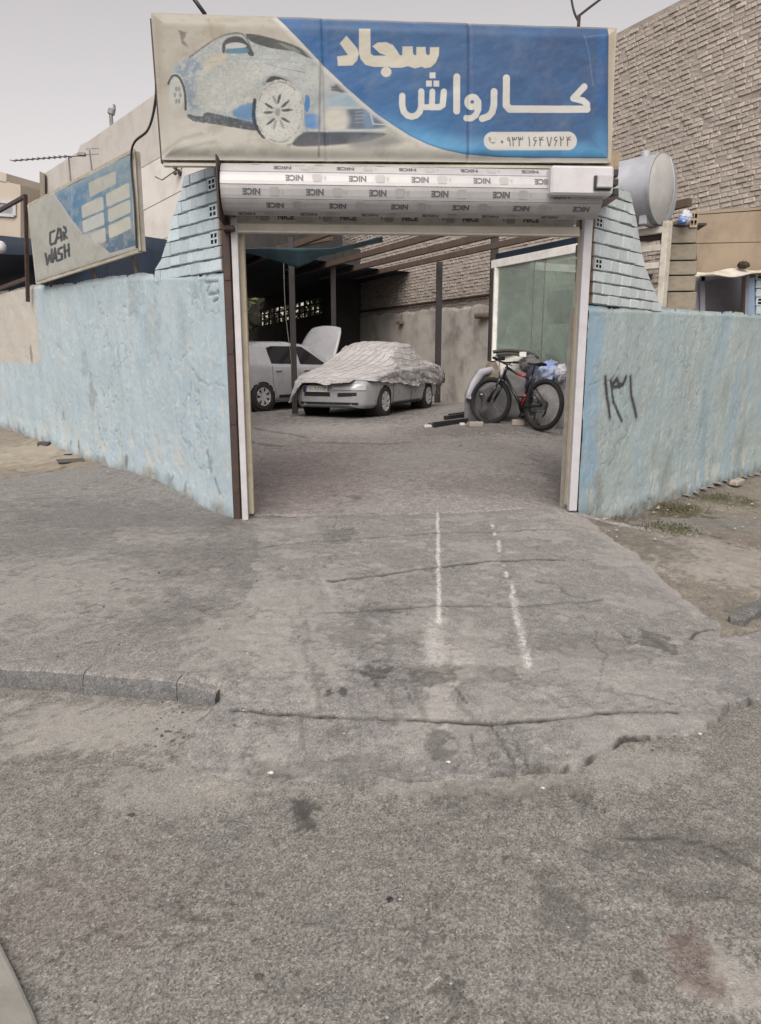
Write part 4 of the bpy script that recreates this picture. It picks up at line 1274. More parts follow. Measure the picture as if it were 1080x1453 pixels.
body = S3([(118, 330), (140, 272), (200, 238), (262, 190), (300, 160), (352, 142), (430, 146), (500, 168), (600, 204), (720, 246), (738, 330), (735, 545), (660, 560), (470, 548), (330, 524), (200, 494), (172, 450), (122, 400)])
pr.poly(body, (152, 162, 164), 1.5, 0.95, 0.8, 0.3)
pr.poly(S3([(138, 285), (225, 244), (262, 330), (250, 430), (190, 460), (178, 360)]), (112, 130, 148), 4, 0.85, 4, 0.25, 2)
pr.poly(S3([(225, 300), (330, 285), (470, 275), (560, 290), (480, 330), (460, 440), (360, 470), (235, 440)]), (168, 172, 166), 6, 0.75, 5, 0.2, 3)
pr.poly(S3([(480, 290), (580, 268), (720, 290), (724, 400), (660, 420), (600, 330), (520, 310)]), (170, 176, 176), 5, 0.7, 4, 0.2, 4)
inside = sstep(poly_sdf(X, Y, body), 0, 3)
pr.blend(inside * sstep(n5, 0.52, 0.60) * 0.55, (180, 182, 176))
pr.blend(inside * sstep(n4, 0.56, 0.66) * 0.25, (96, 112, 124))
pr.blend(inside * sstep(n4, 0.40, 0.32) * 0.25, (186, 188, 182))
pr.line(SL3([(240, 262), (330, 252), (430, 244), (560, 250), (640, 262)]), 0.8, (110, 122, 128), 0.5, 0.6, 0.4, 0.5)
pr.line(SL3([(500, 262), (560, 282), (670, 304)]), 1.0, (96, 106, 112), 0.5, 0.7, 0.6, 0.5)
pr.line(SL3([(330, 262), (336, 340), (350, 440)]), 0.7, (124, 134, 138), 0.5, 0.55, 0.4, 0.5)
pr.poly(S3([(248, 262), (330, 214), (345, 245), (280, 285)]), (186, 174, 150), 3, 0.55, 2, 0.3, 5)
# roof line, windows
pr.line(SL3([(198, 236), (250, 196), (300, 162), (352, 142), (415, 144), (455, 222)]), 2.2, (74, 80, 84), 0.7, 0.8, 1.1, 0.5)
pr.poly(S3([(330, 182), (350, 158), (390, 150), (425, 170), (458, 228), (436, 228), (416, 186), (384, 176), (348, 186), (338, 220), (328, 214)]), (40, 46, 54), 0.5, 0.97)
pr.poly(S3([(342, 207), (365, 199), (425, 197), (432, 220), (350, 222)]), (56, 108, 134), 0.6, 0.92, 0.5, 0.4, 9)
pr.poly(S3([(345, 184), (380, 176), (416, 182), (424, 195), (350, 201)]), (176, 180, 182), 0.6, 0.92)
pr.poly(S3([(424, 142), (470, 144), (560, 166), (650, 200), (716, 240), (690, 244), (620, 214), (530, 200), (450, 174)]), (54, 62, 64), 0.8, 0.97, 0.7, 0.5, 10)
pr.poly(S3([(560, 178), (620, 196), (655, 222), (600, 206)]), (128, 134, 130), 1.0, 0.7, 1.6, 0.6, 11)
# rear wheel
pr.ell((200 + 147 / 3, 395 / 3), 10.5, 25, (172, 176, 172), 0.1, 0.97, 0.08, 0.4)
pr.line(SL3([(112, 350), (128, 318), (150, 318), (170, 352), (180, 400), (182, 460)]), 3.0, (36, 40, 46), 0.6, 0.95, 0.8, 0.5)
for a_ in (-60, 0, 60, 120, 180, 240):
    a = math.radians(a_); pr.ell((200 + 150 / 3 + 3.6 * math.cos(a), 398 / 3 + 10 * math.sin(a)), 1.6, 3.6, (92, 98, 100), 0.35, 0.7, 0.3, 0.5, a_ + 70)
# sill and shadow
pr.poly(S3([(190, 478), (245, 490), (270, 472), (380, 498), (478, 522), (490, 554), (400, 542), (300, 524), (210, 508)]), (50, 58, 68), 0.7, 0.95, 1.3, 0.5, 12)
pr.blend(sstep(poly_sdf(X, Y, S3([(190, 478), (270, 472), (478, 522), (490, 554), (210, 508)])), 0, 1) * sstep(n4, .57, .66) * .35, (150, 158, 160))
pr.poly(S3([(370, 474), (400, 446), (468, 436), (474, 512), (390, 496)]), (86, 128, 168), 2.5, 0.95, 2.0, 0.3, 13)
# front wheel and its arch
pr.line(SL3([(500, 352), (528, 322), (590, 333), (640, 396), (668, 470), (676, 540)]), 5.0, (120, 130, 134), 1.2, 0.6, 0.8, 0.4)
pr.poly(S3([(508, 346), (530, 320), (578, 328), (612, 358), (580, 354), (545, 342)]), (30, 34, 40), 0.5, 0.97, 0.6, 0.6)
pr.line(SL3([(462, 420), (458, 490), (474, 545), (500, 580)]), 4.6, (28, 34, 44), 0.6, 0.95, 0.8, 0.5)
pr.ell((200 + 566 / 3, 473 / 3), 33, 46, (186, 189, 185), 0.02, 1.0, 0.05, 0.4)
cx, cy = 200 + 556 / 3, 472 / 3
for k in range(5):
    for dlt in (-14, 14):
        a = math.radians(-95 + 72 * k + dlt)
        pr.ell((cx + 13 * math.cos(a), cy + 19 * math.sin(a)), 7.0, 2.0, (58, 64, 68), 0.25, 0.95 if (k + (dlt > 0)) % 3 else 0.5, 0.35, 0.45, k * 2 + dlt, a + .1 * dlt / 14)
pr.ell((cx, cy), 4, 5.5, (140, 146, 146), 0.3, 0.9)
ww = 1 - np.hypot((X - cx - 3) / 33, (Y - cy) / 46)
pr.blend(sstep(ww, 0, .05) * sstep(n4, 0.57, 0.66) * 0.38, (104, 110, 112))
pr.blend(sstep(ww, 0.02, .05) * (1 - sstep(ww, 0.07, 0.12)) * sstep(n5, .42, .55) * 0.6, (96, 104, 110))
# front corner with blue paint, bumper, grille
pr.poly(S3([(672, 400), (690, 415), (682, 470), (668, 455)]), (54, 116, 178), 1.0, 0.95, 0.8, 0.3)
pr.poly(S3([(674, 482), (728, 484), (728, 538), (676, 534)]), (70, 128, 186), 2.2, 0.9)
pr.poly(S3([(740, 300), (840, 300), (1000, 420), (1010, 545), (740, 560)]), (160, 168, 170), 8, 0.8)
pr.poly(S3([(770, 400), (860, 385), (900, 440), (780, 450)]), (138, 162, 180), 8, 0.8)
pr.poly(S3([(780, 358), (850, 348), (880, 380), (800, 380)]), (64, 68, 72), 2.2, 0.85, 3.5, 0.16, 14)
pr.line(K3([(780, 375), (865, 388)]), 2.0, (60, 64, 68), 0.9, 0.9, 0.8)
pr.poly(S3([(845, 462), (915, 455), (985, 480), (1010, 530), (950, 545), (845, 540)]), (74, 92, 112), 4.0, 0.95)
pr.poly(S3([(915, 470), (950, 465), (960, 530), (920, 535)]), (104, 134, 164), 3.0, 0.7)
for yy in (470, 485, 500, 516): pr.line(K3([(880, yy), (915, yy - 2)]), 1.0, (150, 160, 168), 0.6, 0.8)
pr.line(K3([(945, 480), (955, 522), (1010, 526)]), 1.8, (176, 182, 184), 0.8, 0.9)
pr.line(K3([(770, 452), (900, 452)]), 2.2, (180, 186, 186), 1.6, 0.8)
pr.ell((200 + 800 / 3, 505 / 3), 18, 17, (190, 190, 182), 0.35, 0.95)
pr.line(K3([(690, 553), (1010, 548)]), 2.4, (178, 186, 188), 1.2, 0.85)
pr.poly(S3([(660, 562), (740, 556), (1000, 562), (960, 590), (880, 605), (740, 618), (620, 616)]), (52, 62, 76), 2.0, 0.95)
pr.poly(S3([(860, 590), (1010, 570), (1080, 600), (1000, 625), (880, 630)]), (120, 126, 126), 7, 0.75)
pr.line(K3([(600, 616), (640, 600), (665, 560)]), 2.0, (50, 60, 74), 1.2, 0.6)
# wrinkles and stains of the print
for p, w in (([(230, 215), (258, 195), (282, 188)], 5), ([(236, 220), (270, 206), (300, 200)], 4)): pr.line(p, w, (140, 138, 128), 3, 0.5)
pr.poly([(251, 42), (262, 44), (258, 56), (264, 66), (255, 60)], (92, 90, 84), 1.2, 0.8, 2.0, 0.3, 15)
pr.ell((300, 42), 14, 12, (140, 128, 104), 0.6, 0.4, 0.3, 0.1, 16)
pr.line([(291, 25), (296, 50), (300, 60)], 3, (140, 130, 108), 2, 0.5)
# blue field
blue = [(384, 0), (384, 22), (402, 42), (425, 66), (452, 94), (480, 121), (500, 139), (522, 158), (545, 175), (570, 191), (596, 204), (620, 212), (648, 217.5), (700, 221.5), (760, 223), (863.5, 223.5), (863.5, 0)]
bd = poly_sdf(X, Y, blue)
pr.blend(sstep(bd, -9, -2) * (1 - sstep(bd, -1, 0)) * 0.75, (192, 194, 192))
g = np.clip((X - 400) / 460, 0, 1)
base_b = (1 - g)[..., None] * s2l((36, 92, 146)) + g[..., None] * s2l((52, 82, 122))
low = sstep(Y - 0.0 * X, 110, 200) * (1 - sstep(X, 600, 780))
base_b = base_b * (1 - low[..., None] * 0.5) + s2l((50, 118, 170)) * low[..., None] * 0.5
top_d = sstep(Y, 75, 30) * 0.55
base_b = base_b * (1 - top_d[..., None]) + s2l((52, 84, 122)) * top_d[..., None]
pr.blend(sstep(bd, -0.6, 0.6), base_b * PK)
band = poly_dist(X, Y, [(395, 15), (440, 60), (490, 108), (540, 150), (590, 184)])
side = sstep(bd, 2, 6) * (1 - sstep(bd, 17, 20))
pr.blend(side * (1 - sstep(Y, 130, 190)) * 0.55, (26, 88, 150))
pr.blend(sstep(bd, 0, 3) * (1 - sstep(bd, 6, 34)) * sstep(Y, 150, 205) * 0.7, (96, 168, 214))
pr.blend(sstep(bd, 0, 2) * sstep(n1, 0.42, 0.7) * 0.22, (70, 118, 168))
pr.blend(sstep(bd, 0, 2) * sstep(X, 640, 700) * sstep(fbm(X, Y, .02, 4, 12.), .4, .65) * 0.25, (40, 76, 124))
# frame showing through the cloth
for xx, kk in ((444, 0.55), (656, 0.42)):
    d = np.abs(X - xx - (Y - 100) * -0.012)
    pr.blend((1 - sstep(d, 0.8, 2.4)) * kk * sstep(Y, 78, 84) if xx == 444 else (1 - sstep(d, 1, 3)) * kk, (96, 96, 98) if xx == 444 else (54, 62, 110))
pr.blend(sstep(np.abs(X - 760), 3, 0) * 0.10, (40, 50, 100))
pr.line([(826, 48), (834, 75), (840, 120)], 1.2, (120, 150, 190), 1.2, 0.4)
pr.line([(826, 52), (858, 48)], 1.2, (120, 150, 190), 1.5, 0.35)
# lettering
LET = (190, 187, 174); LET2 = (198, 199, 196)
K5 = lambda pts: sc(pts, 440, 20, 5.4)
SHD = (34, 62, 110)
shapes = [K5([(148, 312), (230, 300), (168, 215), (218, 158), (300, 250), (314, 292), (300, 342), (265, 380), (155, 384)]),
          K5([(313, 105), (400, 105), (403, 290), (425, 305), (522, 305), (470, 285), (416, 236), (455, 208), (520, 204), (572, 224), (606, 268), (628, 304), (646, 300), (646, 236), (726, 236), (729, 290), (741, 303), (754, 298), (754, 240), (826, 240), (829, 290), (842, 303), (858, 295), (860, 243), (931, 243), (929, 300), (906, 360), (866, 396), (820, 402), (795, 390), (742, 404), (690, 386), (640, 398), (560, 398), (545, 390), (430, 391), (365, 376), (326, 332), (313, 280)])]
for s_ in shapes: pr.poly([(x + .9, y + .9) for x, y in s_], SHD, 0.8, 0.6)
for s_ in shapes: pr.poly(s_, LET, 0.4)
pr.ell((440 + 522 / 5.4, 20 + 430 / 5.4), 7.4, 7.4, LET, 0.06)
K33 = lambda pts: sc(pts, 540, 90, 3.375)
def arc(cx, cy, r, a0, a1, n=10): return [(cx + r * math.cos(math.radians(a0 + (a1 - a0) * i / n)), cy + r * math.sin(math.radians(a0 + (a1 - a0) * i / n))) for i in range(n + 1)]
L2 = [(K33([(66, 148), (66, 195), (74, 225), (92, 243), (112, 249), (134, 243), (150, 226), (158, 200), (158, 127)]), 30),
      (K33([(158, 203), (196, 203), (210, 192), (212, 127)]), 28), (K33([(205, 203), (246, 203), (262, 192), (268, 127)]), 30),
      (K33([(330, 58), (330, 222)]), 33),
      (K33(arc(406, 178, 24, 0, 360, 16)), 30), (K33([(436, 178), (436, 215), (424, 242), (404, 256), (378, 256)]), 30),
      (K33([(512, 130), (512, 196), (504, 228), (486, 248), (456, 258)]), 33),
      (K33([(573, 66), (573, 196), (590, 213), (980, 213)]), 35), (K33([(982, 213), (980, 188), (962, 172), (912, 160), (968, 104)]), 32)]
for pts, w in L2: pr.line([(x + .8, y + .8) for x, y in pts], w / 3.375, SHD, 0.8, 0.55)
for pts, w in L2: pr.line(pts, w / 3.375, LET2, 0.4)
for x, y in ((212, 50), (195, 89), (231, 89)):
    pr.poly(K33([(x - 14, y - 14), (x + 14, y - 14), (x + 14, y + 14), (x - 14, y + 14)]), LET2, 0.4)
pill = np.array(K33([(508, 368), (884, 368)]))
pr.line([tuple(pill[0]), tuple(pill[1])], 90 / 3.375, LET2, 0.5)
K67 = lambda pts: sc(pts, 670, 180, 6.75)
for ch, xc in zip('09331647624', (232, 303, 357, 418, 502, 558, 622, 703, 764, 828, 896)):
    for st in digits_lines(ch, xc - 34, 86, 66, 92): pr.line(K67(st), 1.55, (62, 60, 54), 0.55, 0.92)
pr.line(K67(arc(150, 105, 46, 95, 190, 10)), 1.7, (130, 128, 118), 0.5, 0.85)
pr.line(K67([(105, 95), (118, 112)]), 2.2, (130, 128, 118), 0.5, 0.8); pr.line(K67([(138, 148), (158, 142)]), 2.2, (130, 128, 118), 0.5, 0.8)
pr.line(K67(arc(150, 115, 20, -80, 10, 6)), 0.9, (150, 146, 134), 0.4, 0.7)
# margins
pr.blend(sstep(X, 863, 864.5), (186, 178, 162))
pr.blend((1 - sstep(X, 222, 232)) * 0.35, (140, 136, 126))
pr.blend(sstep(np.minimum(Y - (15 + (X - 213) * .034), 230 - Y), 3.5, 0.5) * 0.5, (172, 166, 152))
pr.blend(sstep(V_, 0.965, 0.985) * (X < 864), (190, 190, 184))
pts3 = bil(bTL, bTR, bBL, bBR)
bn = (bTR - bTL).cross(bBL - bTL).normalized()
if bn.y > 0: bn = -bn
puff = np.minimum(np.minimum(U, 1 - U) * 18, np.minimum(V_, 1 - V_) * 6)
wr = (fbm(U * 4.2, V_ * 1.4, 1.4, 3, 3.1) - 0.5) * 0.03 + (fbm(U * 4.2 + V_, V_ * 1.4 - U, 5, 3, 4.1) - 0.5) * 0.008
seam = -0.010 * np.exp(-((U - 0.352) / 0.004) ** 2) - 0.008 * np.exp(-((U - 0.667) / 0.004) ** 2)
disp = np.clip(puff, 0, 1) * 0.0 - (0.018 + 0.03 * fbm(U * 9, V_ * 3, 1.0, 3, 2.)) * (1 - sstep(puff, 0, 0.7)) ** 2 + wr * sstep(puff, 0, 1) + seam
pts3 = pts3 + disp[..., None] * np.array(bn)[None, None]
banner = thing('banner', 'big blue and white car wash banner with a foamed car over the gate', 'banner', (bBL + bBR) / 2)
bloc = np.array(banner.location)
me = np_grid_mesh('printed_face', pts3 - bloc, nu, nv, M_BANNER, None, None, pr.C)
nf_ = me.polygons[1000].normal
if nf_.y > 0: me.flip_normals()
o = bpy.data.objects.new('printed_face', me); COL.objects.link(o); o.parent = banner
# folded sides round the steel frame
mb = MB()
edge_pts = [pts3[i, 0] for i in range(0, nu, 6)] + [pts3[-1, j] for j in range(0, nv, 6)] + [pts3[i, -1] for i in range(nu - 1, -1, -6)] + [pts3[0, j] for j in range(nv - 1, -1, -6)]
ring0 = [Vector(p) for p in edge_pts]
cen = (bTL + bBR) / 2
ring1 = [p - bn * 0.05 + Vector((0, 0, random.uniform(-.004, .004))) for p in ring0]
ring2 = [p - bn * 0.17 + (p - cen).normalized() * -0.03 for p in ring0]
n = len(ring0)
mb.v += ring0 + ring1 + ring2
for k in range(2):
    for i in range(n): mb.f.append((k * n + i, k * n + (i + 1) % n, (k + 1) * n + (i + 1) % n, (k + 1) * n + i))
mb.build('folded_edge', M_VINYL, banner, smooth=True)
mb = MB()
ins = [p - bn * 0.16 for p in (bTL, bTR, bBR, bBL)]
for i in range(4): mb.bar(ins[i], ins[(i + 1) % 4], 0.05, 0.05)
for t_ in (0.25, 0.5, 0.75): mb.bar(ins[0].lerp(ins[1], t_), ins[3].lerp(ins[2], t_), 0.05, 0.05)
mb.build('steel_frame', M_BROWNSTEEL, banner)
mb = MB()
mb.prism([p - bn * 0.185 for p in (bTL, bTR, bBR, bBL)], -bn * 0.004)
mb.build('back_sheet', M_VINYL, banner)
for t_ in (0.12, 0.9):                                # brackets down to the lintel
    a = ins[3].lerp(ins[2], t_)
    mb = MB(); mb.bar(a, Vector((a.x, a.y + 0.5, a.z - 0.28)), 0.05, 0.05); mb.build('bracket', M_BROWNSTEEL, banner)
M_PALEWOOD = mottled('pale_lath', (0.50, 0.48, 0.42), (0.43, 0.41, 0.35), 4, 0.6, 0.1, 30)
mb = MB(); mb.bar(bBL + Vector((0.0, 0.03, -0.03)) + bn * -0.05, bBR + Vector((0, 0.03, -0.03)) + bn * -0.05, 0.05, 0.03, 0.005); mb.build('bottom_lath', M_PALEWOOD, banner)

# ---- the faded CAR WASH sign on the left wall
SP_ = WL.off(0.12)
CW = dict(TL=(39, 291), TR=(187.5, 213.5), BL=(51, 402), BR=(196, 355.5))
cTL, cTR, cBL, cBR = (SP_.hit(*CW[k]) for k in ('TL', 'TR', 'BL', 'BR'))
nu, nv = 340, 260
U, V_ = np.meshgrid(np.linspace(0, 1, nu), np.linspace(0, 1, nv), indexing='ij')
pts3 = bil(cTL, cTR, cBL, cBR)
# print coordinates: pixels of the photograph seen on that plane, projected point by point
fw = np.array([0, CP, -SP]); upv = np.array([0, SP, CP])
rel = pts3 - np.array([0, 0, EYE])
dp = rel @ fw
X = CX + FPX * rel[..., 0] / dp; Y = CY - FPX * (rel @ upv) / dp
pr = Print(X, Y, (176, 178, 172))
Q = lambda pts: sc(pts, 30, 200, 6)
n1 = fbm(U * 4, V_ * 2, 1.5, 5, 21.); n2 = fbm(U * 4, V_ * 2, 7, 5, 22., 0.65)
pr.blend(sstep(n1, .4, .65) * 0.4, (158, 162, 158)); pr.blend(sstep(n2, .58, .7) * 0.3, (146, 146, 138))
bl = Q([(275, 445), (425, 365), (640, 262), (920, 110), (935, 300), (975, 890), (760, 955), (700, 900), (530, 800), (440, 690), (350, 550)])
d = poly_sdf(X, Y, bl)
m = sstep(d, -.5, .5)
gr = np.clip((X - 75) / 115, 0, 1)[..., None]
colb = (1 - gr) * s2l((64, 120, 164)) + gr * s2l((120, 148, 164))
lowm = sstep(Y, 300, 352)[..., None]
colb = colb * (1 - lowm) + s2l((84, 110, 134)) * lowm
pr.blend(m * (1 - 0.45 * sstep(n2, .5, .68)), colb * PK)
pr.blend(m * sstep(Y - (291 - (X - 39) * .52), 18, 4) * 0.6, (150, 166, 172))
pr.line(Q([(275, 445), (440, 690), (535, 805)]), 1.6, (190, 192, 188), 0.9, 0.85)
pr.blend(sstep(np.abs(X - 101 - (Y - 270) * .02), 2.2, 0.4) * m * 0.45, (150, 172, 190))
pr.poly(Q([(480, 805), (640, 760), (720, 740), (715, 860), (640, 900), (560, 890)]), (176, 178, 172), 2.5, 0.9)
def rrect(pts, col, k=1.0):
    q = Q(pts); c = np.mean(q, axis=0)
    sh = [tuple(c + (np.array(p) - c) * 0.80) for p in q]
    dd = np.maximum(poly_sdf(X, Y, sh), -99)
    pr.blend(sstep(dd, -2.9, -2.1) * k, col)
for q, c_ in (([(562, 368), (815, 252), (815, 352), (575, 485)], (178, 180, 172)), ([(712, 462), (925, 352), (928, 470), (722, 562)], (186, 188, 180)), ([(508, 560), (700, 470), (708, 580), (516, 662)], (184, 187, 182)),
              ([(730, 590), (932, 495), (940, 600), (738, 695)], (184, 186, 178)), ([(518, 690), (708, 605), (716, 710), (528, 785)], (188, 192, 190)), ([(738, 728), (938, 640), (946, 735), (746, 830)], (190, 192, 182)), ([(600, 800), (716, 742), (722, 845), (630, 870)], (186, 188, 182))):
    rrect(q, c_)
pr.line(Q([(690, 330), (700, 390)]), 1.2, (140, 146, 140), 0.8, 0.5)
for pts in ([(708, 440), (725, 830)], [(516, 665), (710, 588), (935, 490)], [(522, 792), (718, 712), (940, 620)]): pr.line(Q(pts), 1.4, (96, 112, 128), 0.8, 0.6)
INK = (44, 50, 58)
cw = [[(282, 765), (248, 782), (250, 870), (258, 884), (282, 872)], [(294, 872), (318, 748), (334, 752), (345, 846)], [(308, 832), (340, 816)], [(360, 725), (362, 740)], [(358, 778), (368, 838)], [(366, 800), (384, 770), (372, 735)], [(370, 802), (392, 826)],
      [(208, 960), (222, 1052), (242, 975), (256, 1030), (262, 925)], [(272, 1030), (292, 915), (306, 1018)], [(284, 1000), (306, 990)], [(354, 905), (324, 920), (322, 960), (350, 962), (352, 1005), (318, 1020)], [(372, 885), (378, 995)], [(376, 945), (408, 925)], [(408, 880), (412, 978)]]
for st in cw: pr.line(Q(st), 3.5 if st[0] != (360, 725) else 2.0, INK, 0.5, 0.95, 0.35, 0.9)
pr.blend(sstep(Y - (402 - (X - 51) * .32), -10, -2) * 0.35, (150, 148, 136))
pr.blend((1 - sstep(U, 0.0, 0.03)) * 0.4, (120, 140, 160))
cn = SP_.n
wr = (fbm(U * 4, V_ * 1.3, 2.0, 4, 31.) - .5) * 0.03 - 0.03 * (1 - sstep(np.minimum(np.minimum(U, 1 - U) * 3.4, np.minimum(V_, 1 - V_)), 0, 0.03)) ** 2
pts3 = pts3 + wr[..., None] * np.array(cn)[None, None]
side = thing('car_wash_sign', 'faded white and blue box sign on top of the left wall, under the white building', 'sign', (cBL + cBR) / 2)
me = np_grid_mesh('printed_face', pts3 - np.array(side.location), nu, nv, M_BANNER, None, None, pr.C)
if Vector(me.polygons[500].normal).dot(cn) < 0: me.flip_normals()
o = bpy.data.objects.new('printed_face', me); COL.objects.link(o); o.parent = side
mb = MB()
fr = [cTL, cTR, cBR, cBL]
mb.prism([p - cn * 0.035 for p in fr], -cn * 0.05)
mb.build('box', M_VINYL, side)
mb = MB()
for i in range(4): mb.bar(fr[i] - cn * 0.02, fr[(i + 1) % 4] - cn * 0.02, 0.03, 0.035)
mb.build('edge_trim', mottled('weathered_cream_trim', (0.40, 0.37, 0.30), (0.30, 0.28, 0.24), 6, 0.6, 0.1, 40, dirt=(0.12, 0.11, 0.1)), side)
M_RUST = mottled('rusty_strut', (0.20, 0.165, 0.135), (0.12, 0.09, 0.075), 8, 0.7, 0.2, 60)
for (x0, y0), (x1, y1) in (((133, 380), (137, 396)), ((188, 360), (196, 392)), ((70, 394), (74, 408))):
    mb = MB(); a = SP_.off(-0.14).hit(x0, y0); b = WL.off(-0.06).hit(x1, y1); mb.bar(a, b + Vector((0, 0, -0.05)), 0.03, 0.03); mb.build('strut', M_RUST, side)

# ------------------------------------------------------------------ neighbouring buildings on the left
M_RENDERWALL = mottled('pale_rendered_facade', (0.60, 0.58, 0.555), (0.56, 0.54, 0.52), 0.8, 0.85, 0.1, 30, dirt=(0.36, 0.34, 0.31), dscale=1.2, damt=0.5)
M_RENDERGREY = mottled('grey_rendered_parapet', (0.47, 0.45, 0.43), (0.43, 0.41, 0.392), 0.8, 0.85, 0.1, 30, dirt=(0.25, 0.24, 0.22), dscale=1.2, damt=0.5)
M_BEIGE = mottled('beige_facade', (0.42, 0.375, 0.32), (0.38, 0.34, 0.29), 0.9, 0.85, 0.1, 30)
M_METAL = mottled('grey_metal', (0.22, 0.22, 0.23), (0.17, 0.17, 0.18), 8, 0.5, 0.05, 40, metal=0.4)
NB = VPlane(*P(262, 240, 17.0).xy, -0.875, 1.0)
nb = thing('neighbour_building', 'large pale rendered building with a stepped parapet behind the left wall', 'building', NB.pt(3, 0))
def facade(name, pts, mat, depth, k=0.0):
    mb = MB(); mb.prism([NB.off(k).hit(*q) for q in pts], Vector((-0.235, 1.0, 0)) * depth); return mb.build(name, mat, nb)
g = 1.2
facade('parapet', [(57, 244), (63, 246), (110, 216), (114, 206), (124, 201), (228, 128), (296, 80), (296, 183), (200, 238), (58, 330)], M_RENDERGREY, 5.0)
facade('render_band', [(58, 331.5), (200, 239.2), (296, 184), (296, 249.5), (200, 300), (58, 372)], M_RENDERWALL, 4.9, 0.02)
facade('render_band', [(58, 373.2), (200, 301.2), (296, 250.8), (296, 316), (200, 350), (58, 400)], M_RENDERWALL, 4.9, 0.02)
facade('render_band', [(58, 401), (200, 351), (296, 317), (296, 520), (200, 520), (58, 530)], M_RENDERWALL, 4.9, 0.02)
facade('end_pillar', [(56, 243), (63, 246), (64, 300), (57, 300)], mottled('dark_beige_pillar', (0.25, 0.22, 0.18), (0.22, 0.2, 0.17), 3), 0.4, 0.10)
# small weathered fitting on the facade
mb = MB(); c = NB.off(0.08).hit(252, 240)
for k in range(6): mb.box(c + Vector((random.uniform(-.12, .12), 0, random.uniform(-.12, .14))), (0.07, 0.07, 0.07), Matrix.Rotation(random.random(), 3, 'Y'), 0.01)
mb.tube([c, c + Vector((-.35, 0, -.22)), c + Vector((-.5, 0, -.15))], 0.012)
mb.build('wall_fitting', M_BLACK, nb)
vent = thing('roof_vent', 'small grey cowl on the edge of the pale building roof', 'vent', NB.off(-0.2).hit(158, 172))
c = Vector(vent.location)
mb = MB(); mb.tube([c - Vector((0, 0, .1)), c + Vector((0, 0, .18))], 0.05); mb.build('pipe', M_METAL, vent)
mb = MB(); mb.box(c + Vector((0.02, 0, .22)), (.16, .14, .16), Matrix.Rotation(.3, 3, 'Y'), 0.03); mb.box(c + Vector((.10, 0, .32)), (.05, .08, .14), None, 0.01); mb.build('cowl', M_METAL, vent)

FB = VPlane(*P(31, 300, 24).xy, -1.0, 0.35)
fb = thing('beige_building', 'small beige house with a parapet at the far left edge', 'building', FB.pt(1, 0))
mb = MB(); mb.prism([FB.hit(*q) for q in ((29, 262), (29, 360), (-160, 360), (-160, 240), (9, 258))], -FB.n * 6); mb.build('wall', M_BEIGE, fb)
mb = MB(); mb.prism([FB.off(0.02).hit(*q) for q in ((9, 246), (9, 258), (-160, 236), (-160, 205))], -FB.n * 3); mb.build('parapet', M_BEIGE, fb)
wf = MB()
wp = [FB.off(0.03).hit(*q) for q in ((-14, 284), (21, 288), (21, 306), (-14, 304))]
for i in range(4): wf.bar(wp[i], wp[(i + 1) % 4], 0.09, 0.09)
w_ = wf.build('window', M_WHITEALU, fb)
mb = MB(); mb.prism([p + FB.n * 0.01 for p in wp], -FB.n * 0.02); mb.build('pane', flat('grey_window_glass', (0.22, 0.24, 0.26), 0.15), w_)

# TV aerial
YA = 12.0
aer = thing('tv_aerial', 'long thin TV aerial on a mast above the faded sign', 'aerial', P(103, 262, YA))
mb = MB(); mb.tube([P(104, 300, YA), P(97.5, 223, YA)], 0.012, 6); mb.build('mast', M_METAL, aer)
b0, b1 = P(18, 228, YA - .6), P(100, 221.5, YA)
mb = MB(); mb.tube([b0, b1], 0.010, 6); mb.build('boom', M_METAL, aer)
for k in range(11):
    c = b0.lerp(b1, k / 10.5); d_ = Vector((0.10, 0.26, 0.0)).normalized() * (0.05 + 0.003 * k)
    mb = MB(); mb.tube([c - d_, c + d_], 0.006, 5); mb.build('element', M_METAL, aer)
mb = MB(); a_, b_ = P(100, 222, YA), P(120, 220, YA); mb.tube([a_, b_], 0.01, 6); mb.box(P(116, 219, YA), (.12, .06, .05), None, .01); mb.build('dipole', M_METAL, aer)
aer2 = thing('tv_aerial', 'short TV aerial with three stubby bars beside the long one', 'aerial', P(131, 232, YA + .5))
mb = MB(); mb.tube([P(134, 270, YA + .5), P(127, 213, YA + .5)], 0.012, 6); mb.build('mast', M_METAL, aer2)
for y_ in (211, 219):
    mb = MB(); mb.tube([P(122, y_ + .5, YA + .5), P(140, y_ - 0.5, YA + .5)], 0.006, 5); mb.build('element', M_METAL, aer2)

# dark steel frame post at the left end of the sign
mb = MB()
st = thing('steel_frame_post', 'thin dark steel post with a slanted arm on the left wall', 'post', WL.off(0.06).hit(39.5, 428))
mb.bar(WL.off(0.07).hit(39.5, 428), WL.off(0.07).hit(36, 277), 0.045, 0.045); mb.build('upright', M_BROWNSTEEL, st)
mb = MB(); a = WL.off(0.07).hit(36.5, 278); mb.bar(a, WL.off(0.07).hit(-60, 332), 0.045, 0.045); mb.build('slanted_arm', M_BROWNSTEEL, st)
mb = MB(); mb.bar(WL.off(0.03).hit(39, 395), WL.off(0.03).hit(-80, 438), 0.05, 0.05); mb.build('wall_rail', M_BROWNSTEEL, st)
lmp = thing('floodlight', 'small round white lamp on the wall rail at the far left', 'lamp', WL.off(0.1).hit(14, 350))
c = WL.off(0.1).hit(0, 350)
mb = MB(); mb.lathe([(0.0, -.08), (.07, -.06), (.095, 0), (.095, .02), (.0, .03)], Matrix.Translation(c) @ Matrix.Rotation(math.radians(115), 4, 'X'), 20); mb.build('shade', M_WHITEALU, lmp, smooth=True)
mb = MB(); mb.tube([c + Vector((0, .05, 0)), c + Vector((-.15, .1, -.12)), c + Vector((-.12, .1, -.5))], 0.014); mb.build('bracket', M_BLACK, lmp)

